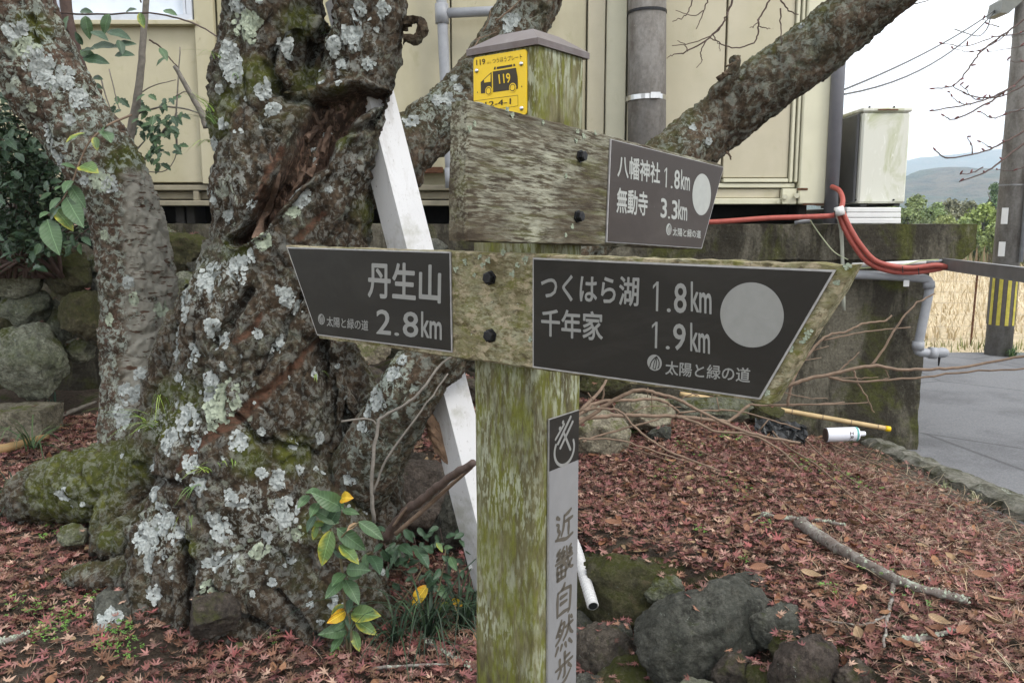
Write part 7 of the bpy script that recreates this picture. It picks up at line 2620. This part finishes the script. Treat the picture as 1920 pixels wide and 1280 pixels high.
DK = [(0.024, 0.048, 0.026), (0.035, 0.065, 0.03), (0.02, 0.035, 0.02)]
YG = [(0.20, 0.32, 0.06), (0.28, 0.38, 0.08), (0.14, 0.24, 0.05)]
tuft('grass_tuft', 'dark green arching lilyturf clump in front of the white prop', G(805, 1200), 64, 0.62, 0.85, DK, 0.007, 1)
tuft('grass_tuft', 'dark lilyturf clump beside the dark rounded rock', G(745, 1215), 34, 0.55, 0.85, DK, 0.007, 2)
tuft('grass_tuft', 'dark lilyturf clump tight against the foot of the signpost', G(868, 1180), 44, 0.58, 0.8, DK, 0.007, 3)
tuft('grass_tuft', 'dark lilyturf clump behind the mossy root', G(30, 960), 26, 0.5, 0.7, DK, 0.007, 4)
tuft('grass_tuft', 'long-bladed dark grass in front of the buff stone slab', G(60, 850), 22, 0.60, 0.9, [(0.06, 0.11, 0.045), (0.09, 0.14, 0.05)], 0.008, 5)
tuft('grass_tuft', 'few upright dark blades beside the boulders of the dry stone wall', G(100, 780), 12, 0.42, 0.35, [(0.045, 0.085, 0.055)], 0.008, 6)
tuft('grass_tuft', 'green tuft at the foot of the utility pole', (5.62, 9.02, 0.0), 60, 0.32, 0.6, [(0.05, 0.10, 0.03), (0.08, 0.13, 0.04)], 0.01, 7)
tuft('grass_tuft', 'pale dry grass tuft on the bank nearest the kerb', G(1830, 940), 24, 0.16, 0.6, [(0.42, 0.38, 0.24), (0.3, 0.3, 0.15)], 0.003, 8)
tuft('grass_tuft', 'small straw tuft on the bank left of the tuft nearest the kerb'.replace('left of', 'uphill of'), G(1768, 915), 24, 0.12, 0.8, [(0.36, 0.36, 0.2), (0.2, 0.26, 0.1)], 0.003, 9)
tuft('grass_tuft', 'long reddish-brown dry grass sprawling at the low end of the bank', G(1890, 1180), 80, 0.30, 1.0, [(0.26, 0.16, 0.10), (0.2, 0.11, 0.07)], 0.003, 10, 0.5)
tuft('grass_tuft', 'short green grass on the bank under the long bare stems', G(1490, 875), 40, 0.09, 0.8, [(0.10, 0.17, 0.05), (0.2, 0.22, 0.1)], 0.003, 11)
# epiphytic grass on the big trunk
for k, (x, y, n, L, sp, bi) in enumerate([(405, 228, 13, 0.15, 0.8, (-0.7, -0.3, 0.1)), (400, 205, 8, 0.16, 0.8, (-0.8, -0.3, 0.3)), (395, 262, 8, 0.12, 0.8, (-0.4, -0.5, -0.5)), (415, 105, 7, 0.12, 0.9, (-0.6, -0.4, 0.0)), (440, 140, 6, 0.09, 0.9, (0.3, -0.5, -0.2)),
                                         (292, 795, 12, 0.17, 0.7, (-0.5, -0.6, -0.2)), (275, 785, 8, 0.18, 0.7, (-0.9, -0.4, 0.1)), (300, 738, 8, 0.13, 0.7, (0.2, -0.5, -0.7)), (372, 905, 9, 0.12, 0.7, (-0.2, -0.6, -0.5)), (395, 880, 8, 0.13, 0.8, (-0.5, -0.6, 0.0)),
                                         (428, 862, 7, 0.09, 0.8, (0.3, -0.6, -0.2)), (350, 960, 7, 0.10, 0.7, (0.0, -0.6, -0.6)), (610, 60, 4, 0.09, 0.8, (0.3, -0.6, -0.2)), (590, 700, 5, 0.1, 0.7, (0.3, -0.6, -0.3))]):
    h, n_ = hitpx(BVH_MAIN, x, y)
    if h is None:
        h = W(x + 12, y, 2.98)
    tuft('grass_blades', None, h, n, L, sp * 0.6, YG if k % 4 else [(0.12, 0.2, 0.06)], 0.0035, 40 + k, 0.8, bias=bi, parent=tree)

# ================================================================== TWIGS, STICKS AND LITTER
# bare shrub by the wall
bs = thing('bare_shrub', 'leafless shrub with long arching brown stems beyond the lower arrow board', 'shrub', G(1105, 905))
C4 = lambda x, y, Y: (1080 + x / 4.571, 640 + y / 4.571, Y)
C6 = lambda x, y, Y: (1280 + x / 3, 427 + y / 3, Y)
SP = [([(-80, 690), (60, 665), (150, 650), (350, 635), (600, 635), (900, 645), (1250, 680), (1330, 670), (1480, 540)], 3.6, 3.45, 3.7), ([(-60, 700), (60, 600), (200, 520), (500, 500), (680, 495), (800, 540), (900, 620)], 3.0, 3.5, 3.8),
      ([(-60, 760), (120, 640), (300, 520), (450, 440), (560, 415), (680, 440), (880, 500), (1070, 600), (1300, 710), (1550, 800), (1920, 870)], 3.2, 3.4, 3.3), ([(-50, 600), (60, 590), (230, 575), (380, 600), (500, 730), (650, 850), (800, 940), (1000, 1020), (1240, 1110)], 2.2, 3.3, 3.2),
      ([(-50, 840), (60, 835), (400, 850), (700, 950), (900, 1010)], 1.6, 3.3, 3.4), ([(-40, 690), (70, 560), (200, 430), (260, 330)], 3.2, 3.6, 3.9), ([(60, 860), (120, 830), (400, 750), (620, 690), (720, 660)], 2.0, 3.5, 3.7),
      ([(850, 640), (1020, 690), (1200, 770), (1500, 800), (1750, 930), (1920, 1090)], 2.4, 3.5, 3.3), ([(880, 610), (1150, 590), (1400, 600), (1700, 680), (1920, 750)], 1.6, 3.7, 3.8), ([(1480, 540), (1640, 548), (1920, 545), (2300, 520)], 1.7, 3.8, 3.9),
      ([(0, 640), (210, 520), (240, 360)], 2.0, 3.9, 3.9), ([(1070, 600), (1072, 690)], 1.2, 3.5, 3.5), ([(1440, 690), (1500, 770)], 1.6, 3.6, 3.5), ([(1565, 775), (1650, 665)], 1.4, 3.6, 3.6), ([(900, 490), (1000, 450), (1060, 470)], 1.0, 3.6, 3.6),
      ([(1205, 480), (1228, 600)], 1.0, 3.7, 3.7), ([(650, 430), (652, 600)], 0.9, 3.6, 3.6), ([(610, 400), (615, 480)], 0.9, 3.6, 3.6), ([(300, 520), (400, 640), (600, 560), (900, 560)], 1.1, 3.6, 3.6), ([(100, 440), (160, 520)], 1.0, 3.6, 3.6)]
for pts, r, Ya, Yb in SP:
    n = len(pts)
    stem_px([C4(x, y, Ya + (Yb - Ya) * i / (n - 1)) for i, (x, y) in enumerate(pts)], (r * 1.25, r * 0.75), bs, M_TWIG, 'stem', 8, 5, wob=0.006, floor=True)
SP6 = [([(380, 960), (550, 905), (700, 850), (850, 820), (1060, 775), (1200, 795), (1400, 795), (1600, 780), (1920, 718), (2100, 690)], 3.2, 3.7, 3.5), ([(1060, 775), (1130, 680), (1200, 560), (1300, 440), (1415, 368)], 2.1, 3.75, 3.8),
       ([(590, 1000), (620, 860), (680, 750), (760, 650), (820, 605), (930, 580), (1010, 540), (1130, 525), (1175, 495)], 2.4, 3.7, 3.8), ([(800, 630), (1000, 590), (1150, 570), (1280, 560)], 1.4, 3.75, 3.8), ([(820, 840), (980, 865), (1300, 845), (1600, 810), (1920, 795), (2100, 800)], 2.0, 3.7, 3.5),
       ([(960, 800), (990, 880), (1040, 960), (1075, 1040)], 1.6, 3.72, 3.7), ([(870, 810), (940, 750), (995, 700)], 1.4, 3.7, 3.7), ([(550, 920), (700, 955), (820, 960)], 1.1, 3.7, 3.7), ([(480, 995), (900, 990), (1050, 980)], 1.2, 3.8, 3.8),
       ([(840, 840), (1000, 845), (1100, 840)], 1.0, 3.7, 3.7), ([(1140, 800), (1160, 840), (1130, 850)], 1.1, 3.6, 3.6), ([(740, 690), (820, 665)], 0.9, 3.7, 3.7), ([(640, 750), (780, 730)], 0.9, 3.7, 3.7)]
for pts, r, Ya, Yb in SP6:
    n = len(pts)
    stem_px([C6(x, y, Ya + (Yb - Ya) * i / (n - 1)) for i, (x, y) in enumerate(pts)], (r * 1.2, r * 0.7), bs, M_TWIG, 'stem', 8, 5, wob=0.007)
for pts, r in (([(1440, 815), (1475, 854), (1530, 890), (1600, 955), (1680, 1015), (1745, 1050)], 2.2), ([(1500, 830), (1560, 890), (1650, 950), (1760, 970)], 1.6), ([(1540, 840), (1640, 885), (1780, 937)], 1.7), ([(1100, 830), (1260, 885), (1420, 960)], 1.3),
               ([(1300, 1280), (1302, 1200), (1306, 1150), (1330, 1100), (1385, 1062)], 2.4), ([(1280, 850), (1400, 905), (1500, 990), (1600, 1060)], 1.2), ([(1650, 1040), (1720, 1120), (1740, 1180)], 1.0)):
    P = []
    for x, y in pts:
        g = G(x, min(y, 1275)); P.append(g + [0, 0, 0.05])
    P = catmull(P, 6)
    if pts[0][0] == 1300:
        P = catmull(np.array([W(x, y, 2.55 + 0.08 * i) for i, (x, y) in enumerate(pts)]), 6)
    V, Fc = tube(P, np.linspace(r, r * 0.5, len(P)) / FPX * P[:, 1], 6)
    obj('stem', V, Fc, M_TWIG, bs, sm=True)


def fallen(name, label, cat, pts, r, mat_, subs=(), lich=0, wob=0.006, lift=0.02):
    t = thing(name, label, cat, G(*pts[0]))
    def run(pts, r0, r1, nm):
        P = catmull(np.array([G(x, y) + [0, 0, lift + r0 / FPX * 3] for x, y in pts]), 8)
        s_ = np.arange(len(P))[:, None] * 0.4
        P = P + np.hstack([perlin(np.hstack([s_, s_ * 0 + k * 5.5, s_ * 0]))[:, None] for k in range(3)]) * wob
        R = np.linspace(r0, r1, len(P)) / FPX * P[:, 1]
        V, Fc = tube(P, R, 12)
        V = V + np.stack([perlin(V * 50), perlin(V * 50 + 7), perlin(V * 50 + 3)], 1) * 0.004
        return obj(nm, V, Fc, mat_, t, sm=True), P, R
    o, P, R = run(pts, r, r * 0.5, 'stick')
    for sp_, r0 in subs:
        run(sp_, r0, r0 * 0.5, 'side_twig')
    if lich:
        rr_ = np.random.default_rng(3)
        V, Fc = [], []
        for k in range(lich):
            i = rr_.integers(0, len(P)); a = rr_.uniform(0, 6.28)
            c = P[i] + np.array([rr_.normal(0, 0.01), math.cos(a) * R[i], abs(math.sin(a)) * R[i]])
            b = len(V); s = rr_.uniform(0.002, 0.0055)
            V.append(c)
            for q in range(6):
                V.append(c + np.array([math.cos(q * 1.05) * s, math.sin(q * 1.05) * s * 0.6, math.sin(q * 1.05) * s * 0.8]) + rr_.normal(0, 0.0015, 3))
            Fc += [(b, b + 1 + q, b + 1 + (q + 1) % 6) for q in range(6)]
        obj('lichen', V, Fc, M_LICH2, t)['kind'] = 'stuff'
    return t


M_LOG = Mat('lichened_stick_bark', 0.85, spec=0.2).base((0.15, 0.125, 0.11))
M_LOG.layer((0.24, 0.22, 0.20), M_LOG.ramp(M_LOG.noise(22, 6, 0.7), 0.48, 0.6))
M_LOG.layer((0.07, 0.055, 0.045), M_LOG.ramp(M_LOG.noise(50, 5, 0.7, off=(3, 3, 3)), 0.54, 0.64))
M_LOG.layer((0.33, 0.37, 0.30), M_LOG.ramp(M_LOG.noise(34, 6, 0.75, off=(7, 3, 3)), 0.57, 0.61, 0, 0.9))
M_LOG.bump(M_LOG.noise(70, 6), 0.6, 0.004)
M_LOG = M_LOG.done()
fallen('fallen_branch', 'thick lichened branch lying across the maple leaves on the bank', 'branch', [(1498, 1002), (1560, 1043), (1630, 1085), (1700, 1120), (1760, 1138), (1812, 1152)], 13, M_LOG,
       [([(1676, 1108), (1668, 1150), (1660, 1190), (1656, 1232)], 4.5), ([(1660, 1172), (1620, 1186), (1580, 1182), (1535, 1176)], 3.2), ([(1745, 1110), (1728, 1060), (1722, 1025)], 3)], 70)
fallen('fallen_branch', 'slim lichened branch lying uphill of the thick one', 'branch', [(1428, 978), (1470, 985), (1520, 987), (1582, 998)], 5.5, M_LOG, [([(1430, 978), (1412, 992)], 3)], 50)
fallen('fallen_branch', 'short crumbling lichened stick near the low end of the bank', 'branch', [(1690, 1222), (1740, 1215), (1800, 1197)], 7, M_LOG, (), 60)
fallen('fallen_branch', 'small pale stick in bare soil beside a flat stone', 'branch', [(0, 1222), (25, 1215), (55, 1203)], 7, M_LOG, (), 40)
fallen('fallen_branch', 'thin grey stick on the ground by the mossy root', 'branch', [(95, 800), (140, 778), (180, 762)], 5, M_TWIGG)
fallen('fallen_branch', 'pale split bamboo piece lying on leaves above the mossy root', 'branch', [(-20, 862), (30, 850), (90, 832)], 11, simple('buff_bamboo', (0.34, 0.22, 0.10), 0.6, vary=0.3, vs=12))
fallen('fallen_twig', 'lichened grey twig lying in front of the grass by the signpost foot', 'twig', [(780, 1178), (792, 1205), (820, 1228), (858, 1250), (884, 1268)], 4.2, M_LOG, [([(700, 1268), (760, 1262), (850, 1258)], 4)], 60)

st = thing('broken_stick', 'reddish-brown broken stick propped from the trunk base to the signpost', 'stick', W(735, 995, 2.75))
stem_px([(722, 1010, 2.8), (760, 960, 2.7), (800, 930, 2.55), (840, 897, 2.4), (888, 868, 2.2)], (9.5, 7.5), st, simple('cherry_twig_bark', (0.095, 0.066, 0.055), 0.6, vary=0.45, vs=26, bump=0.5), 'stick', 12, 6, 0.010)
stem_px([(742, 1000, 2.7), (800, 950, 2.6), (850, 905, 2.5), (884, 876, 2.4)], (4.5, 3.5), st, M_TWIG, 'side_twig', 8)
stem_px([(738, 985, 2.7), (760, 955, 2.66), (790, 930, 2.6)], (3, 2), st, M_TWIG, 'side_twig', 8)
st = thing('thin_dead_stem', 'thin upright dead stem in front of the second leaning stem of the gnarled tree', 'twig', W(700, 985, 2.66))
stem_px([(702, 980, 2.66), (697, 900, 2.66), (708, 800, 2.68), (720, 780, 2.68), (778, 745, 2.68), (830, 680, 2.72), (880, 655, 2.72)], (4, 2), st, M_TWIGG, 'stem', 7, wob=0.004)
stem_px([(700, 925, 2.66), (725, 860, 2.66), (790, 770, 2.68), (840, 700, 2.72)], (2.5, 1.5), st, M_TWIGG, 'stem', 7, wob=0.004)
stem_px([(640, 790, 2.68), (690, 785, 2.68), (712, 800, 2.68)], (2.2, 1.5), st, M_TWIGG, 'stem', 7, wob=0.004)
st = thing('bark_slab', 'curved brown slab of dead bark leaning on the white prop', 'bark', W(840, 868, 2.95))
P = np.array([W(x, y, 2.92) for x, y in ((800, 775), (812, 800), (826, 835), (850, 878))])
mbk = MB()
Pc = catmull(P, 5)
for off_ in (0.0,):
    V = []
    for i, p_ in enumerate(Pc):
        w = 0.028 * math.sin(math.pi * (i + 1.5) / (len(Pc) + 2)) ** 0.5
        for q in np.linspace(-1, 1, 6):
            V.append(p_ + np.array([q * w, -0.014 * (1 - q * q), q * 0.006]) + perlin([[i * 0.5, q * 2, 3]])[0] * 0.008)
        for q in np.linspace(1, -1, 6):
            V.append(p_ + np.array([q * w * 0.9, -0.014 * (1 - q * q) + 0.010, q * 0.006]))
    Fc = [(i * 12 + j, i * 12 + (j + 1) % 12, (i + 1) * 12 + (j + 1) % 12, (i + 1) * 12 + j) for i in range(len(Pc) - 1) for j in range(12)]
    Fc += [tuple(range(12))[::-1], tuple((len(Pc) - 1) * 12 + j for j in range(12))]
obj('slab', V, Fc, simple('brown_dead_bark', (0.15, 0.095, 0.06), 0.8, vary=0.5, vs=30, bump=0.6), st)

# bamboo cane against the wall
bc = thing('bamboo_cane', 'slim tan bamboo cane with a yellow tip lying along the wall foot', 'cane', W(1480, 772, 4.85))
cb = [W(1275, 738, 4.95), W(1440, 764, 4.93), W(1560, 785, 4.9), W(1662, 803, 4.86)]
M_BAM = simple('tan_bamboo', (0.47, 0.34, 0.17), 0.5, vary=0.2, vs=14, spec=0.4)
nodes_ = np.linspace(0, 1, 8)
Pb = catmull(np.array(cb), 12)
Rb = np.full(len(Pb), WR(4.6, 1500, 775, 4.9))
V, Fc = tube(Pb, Rb, 12)
obj('cane', V, Fc, M_BAM, bc, sm=True)
for i in range(4, len(Pb) - 1, 6):
    V, Fc = tube([Pb[i] - (Pb[i + 1] - Pb[i]) * 0.08, Pb[i] + (Pb[i + 1] - Pb[i]) * 0.08], Rb[0] * 1.12, 12)
    obj('node_ring', V, Fc, M_TWIG, bc)
V, Fc = tube([Pb[-1] - [0.008, 0, -0.001], Pb[-1] + [0.022, 0, -0.004]], Rb[0] * 1.15, 12)
obj('yellow_tip', V, Fc, M_YEL, bc, sm=True)

# white bottle
bo = thing('spray_can', 'white spray can with a teal band lying by the bamboo cane tip', 'can', W(1580, 828, 4.8))
YBO = 4.72
a_, b_ = W(1549, 815, YBO), W(1609, 813, YBO)
axb = (b_ - a_) / np.linalg.norm(b_ - a_)
Rr = WR(13.2, 1580, 815, YBO)
LB = np.linalg.norm(b_ - a_)
def rev(name, prof, mat_, seg=28, parent=bo):
    V = []
    up_ = np.array([0, 0, 1.0]); sd_ = np.cross(axb, up_)
    for t, r in prof:
        for k in range(seg):
            an = 2 * math.pi * k / seg
            V.append(a_ + axb * t + (up_ * math.cos(an) + sd_ * math.sin(an)) * r)
    n = len(prof)
    Fc = [(i * seg + j, i * seg + (j + 1) % seg, (i + 1) * seg + (j + 1) % seg, (i + 1) * seg + j) for i in range(n - 1) for j in range(seg)]
    Fc += [tuple(range(seg)), tuple((n - 1) * seg + j for j in range(seg))[::-1]]
    return obj(name, V, Fc, mat_, parent, sm=False)
M_CANW = simple('white_label', (0.74, 0.76, 0.82), 0.4, vary=0.05, spec=0.5)
M_TEAL = simple('teal_band', (0.12, 0.36, 0.34), 0.4, vary=0.15, vs=60)
rev('base_ring', [(-0.006, Rr * 0.93), (-0.001, Rr * 0.98)], M_TWIGD)
rev('label', [(0, Rr), (LB * 0.89, Rr)], M_CANW)
rev('teal_band', [(LB * 0.892, Rr * 1.003), (LB * 0.955, Rr * 1.003)], M_TEAL)
rev('shoulder', [(LB * 0.957, Rr * 0.99), (LB * 1.0, Rr * 0.85), (LB * 1.04, Rr * 0.5)], M_CANW)
rev('cap', [(LB * 1.05, Rr * 0.36), (LB * 1.20, Rr * 0.34), (LB * 1.22, Rr * 0.28)], M_CANW)
Pz = Plane(a_ + np.array([0, -Rr - 0.0008, 0]), axb, np.array([0.0, -1.0, 0.0]))
u0_ = LB * 0.66
for i, ch in enumerate('エR王'):
    g, Fc = glyphs(ch, 0.03)
    s = Rr * 0.42
    # writing runs down the can, turned on its side, bent round it
    Vg = []
    for gx_, gy_ in g:
        u = u0_ + gy_ * s * 1.2
        ang = 0.62 - i * 0.62 - gx_ * 0.5
        Vg.append(a_ + axb * u + np.array([0, -math.cos(ang), math.sin(ang)]) * (Rr + 0.0007))
    obj('lettering', Vg, Fc, M_TWIGD, bo)

bp = thing('black_plastic_sheet', 'crumpled black plastic sheet half under leaves by the wall foot', 'plastic sheet', W(1465, 820, 4.6))
V, Fc = [], []
for j in range(14):
    for i in range(20):
        x, y = 1416 + i * 5.0, 782 + j * 3.0 + i * 0.7
        q = W(x, y, 4.72 - j * 0.012)
        q[2] += perlin([[i * 0.5, j * 0.5, 1]])[0] * 0.035
        q[1] += perlin([[i * 0.4, j * 0.4, 7]])[0] * 0.05
        V.append(q)
Fc = [(j * 20 + i, j * 20 + i + 1, (j + 1) * 20 + i + 1, (j + 1) * 20 + i) for j in range(13) for i in range(19)]
V = np.array(V)
V2_ = np.vstack([V, V + [0, 0.004, -0.003]])
n0 = len(V)
F2_ = Fc + [tuple(n0 + a for a in f[::-1]) for f in Fc]
obj('sheet', V2_, F2_, M_BLACK, bp)

# corrugated hose end by the post
hs = thing('corrugated_hose', 'end of a pale corrugated drain hose poking out beside the signpost', 'hose', W(1112, 1137, 2.6))
P = catmull(np.array([W(1050, 965, 3.2), W(1078, 1022, 2.95), W(1096, 1082, 2.76), W(1112, 1136, 2.62)]), 40)
i_ = np.arange(len(P))
Rh = WR(10.5, 1100, 1100, 2.6) * (1 + 0.10 * np.sign(np.sin(i_ * 1.6)) )
V, Fc = tube(P, Rh, 18, cap=False)
obj('hose', V, Fc, simple('pale_grey_hose', (0.46, 0.46, 0.46), 0.5, vary=0.12), hs, sm=False)
V, Fc = tube([P[-1], P[-2]], Rh[0] * 0.75, 18)
obj('hose_bore', V, Fc, M_BLACK, hs)

# ---- bare maple twigs hanging over the road, from a slim tree beyond the frame
mt = thing('bare_maple', 'bare budding maple twigs reaching in front of the utility pole and sky', 'tree', (2.85, 3.3, 0.0))
MB().tube([(2.85, 3.3, -0.1), (2.82, 3.3, 1.2), (2.72, 3.3, 2.4), (2.6, 3.25, 3.3)], [0.055, 0.045, 0.034, 0.02], 12, sub=5).make('trunk', M_BARK3, mt, sm=True)
C3 = lambda x, y, Y: (1280 + x / 3, y / 3, Y)
M_BUD = simple('dull_red_bud', (0.16, 0.065, 0.065), 0.6, vary=0.2)
TW = [([(2640, 330), (2200, 380), (1960, 410), (1850, 490), (1730, 550), (1600, 590), (1390, 625)], 2.0), ([(2300, 420), (1960, 470), (1800, 540), (1690, 550), (1600, 530), (1520, 485)], 1.4), ([(1850, 490), (1700, 590), (1530, 670), (1475, 655)], 1.5),
      ([(2640, 60), (2200, 40), (1950, 100), (1800, 200), (1680, 290), (1620, 370), (1560, 450), (1500, 490), (1390, 500)], 1.7), ([(2000, 110), (1900, 185), (1750, 210), (1600, 260), (1460, 245)], 1.2),
      ([(2640, 700), (2200, 680), (1950, 730), (1810, 800), (1700, 850), (1500, 890), (1425, 850)], 1.9), ([(2300, 700), (1960, 790), (1800, 900), (1700, 970), (1560, 1020)], 1.9), ([(2300, 560), (1960, 600), (1800, 650), (1740, 665), (1680, 630)], 1.3),
      ([(1630, 870), (1625, 820), (1600, 770)], 1.0), ([(2000, 230), (1900, 260), (1720, 295)], 0.9), ([(1690, 940), (1620, 975), (1560, 980)], 1.0), ([(1800, 800), (1740, 830), (1680, 800)], 0.9), ([(1740, 545), (1650, 560), (1590, 500), (1560, 480)], 0.9),
      ([(1620, 590), (1560, 580), (1515, 545), (1500, 515)], .8), ([(1830, 185), (1760, 240), (1640, 290), (1520, 275)], .9), ([(1780, 150), (1720, 135), (1690, 110)], .8), ([(2300, 900), (1960, 930), (1860, 960), (1770, 955)], .9), ([(2250, 330), (1920, 350), (1825, 340)], .8)]
for pts, r in TW:
    n = len(pts)
    Ya = 3.28
    P = [C3(x, y, Ya - 0.35 * max(0, (1900 - x)) / 500) for x, y in pts]
    stem_px(P, (r * 1.25, r * 0.6), mt, M_TWIGD, 'twig', 6, 5, wob=0.006)
    # buds and spurs
    r_ = np.random.default_rng(int(pts[0][0] + pts[0][1]))
    Q = catmull(np.array([W(*p_) for p_ in P]), 5)
    for k in list(range(len(Q) - 1, max(0, len(Q) - 22), -5)):
        q = Q[k]
        d = r_.normal(0, 1, 3); d[2] = abs(d[2]); d /= np.linalg.norm(d)
        if proj(q[None])[0][0] > 1930: continue
        V, Fc = tube([q, q + d * 0.006, q + d * 0.013, q + d * 0.018], [0.0015, 0.0035, 0.003, 0.0005], 6)
        obj('bud', V, Fc, M_BUD, mt)
# twigs in front of the cream wall, on the long limb
for pts, r in [([(300, -120), (280, 0), (250, 80), (220, 140), (130, 230), (0, 300)], 2.0), ([(520, -100), (490, 0), (430, 110), (425, 180), (400, 240), (300, 270), (200, 240), (170, 190)], 1.6), ([(520, -40), (550, 0), (600, 60), (650, 85)], 1.6),
               ([(550, 50), (552, 160), (555, 255)], 1.3), ([(220, 140), (180, 190), (60, 240), (-60, 260)], 1.2), ([(130, 230), (100, 300), (110, 340), (80, 380)], 1.0), ([(0, 300), (-60, 310), (-90, 330)], 1.0), ([(430, 110), (400, 150), (380, 155)], .9), ([(430, 150), (470, 160), (495, 162)], .9),
               ([(150, 215), (200, 240), (210, 290)], .9), ([(30, 290), (10, 250), (-30, 230)], .9), ([(140, 0), (120, 60), (80, 160)], 1.2), ([(60, -40), (40, 50), (0, 100), (-60, 120)], 1.2), ([(120, 60), (60, 90), (-40, 60)], 0.9),
               ([(1230, 10), (1300, 20), (1400, 0)], 1.3)]:
    stem_px([C3(x, y, 3.05) for x, y in pts], (r * 1.2, r * 0.6), tree, M_TWIGD, 'twig', 6, 5, wob=0.006)
# little spurs on the limbs
for x, y, x2, y2, r in [(1385, 112, 1361, 125, 3), (1372, 138, 1354, 138, 4), (1345, 150, 1380, 118, 6), (1362, 285, 1370, 300, 2.5), (900, 70, 870, 110, 1.5), (905, 60, 920, 20, 1.5), (890, 75, 930, 60, 1.2), (930, 40, 985, -10, 1.8)]:
    stem_px([(x, y, 3.05), ((x + x2) / 2 + 3, (y + y2) / 2, 3.04), (x2, y2, 3.03)], (r, r * 0.5), tree, M_TWIG if r < 2 else M_BARK3, 'spur', 7, 4, wob=0.003)
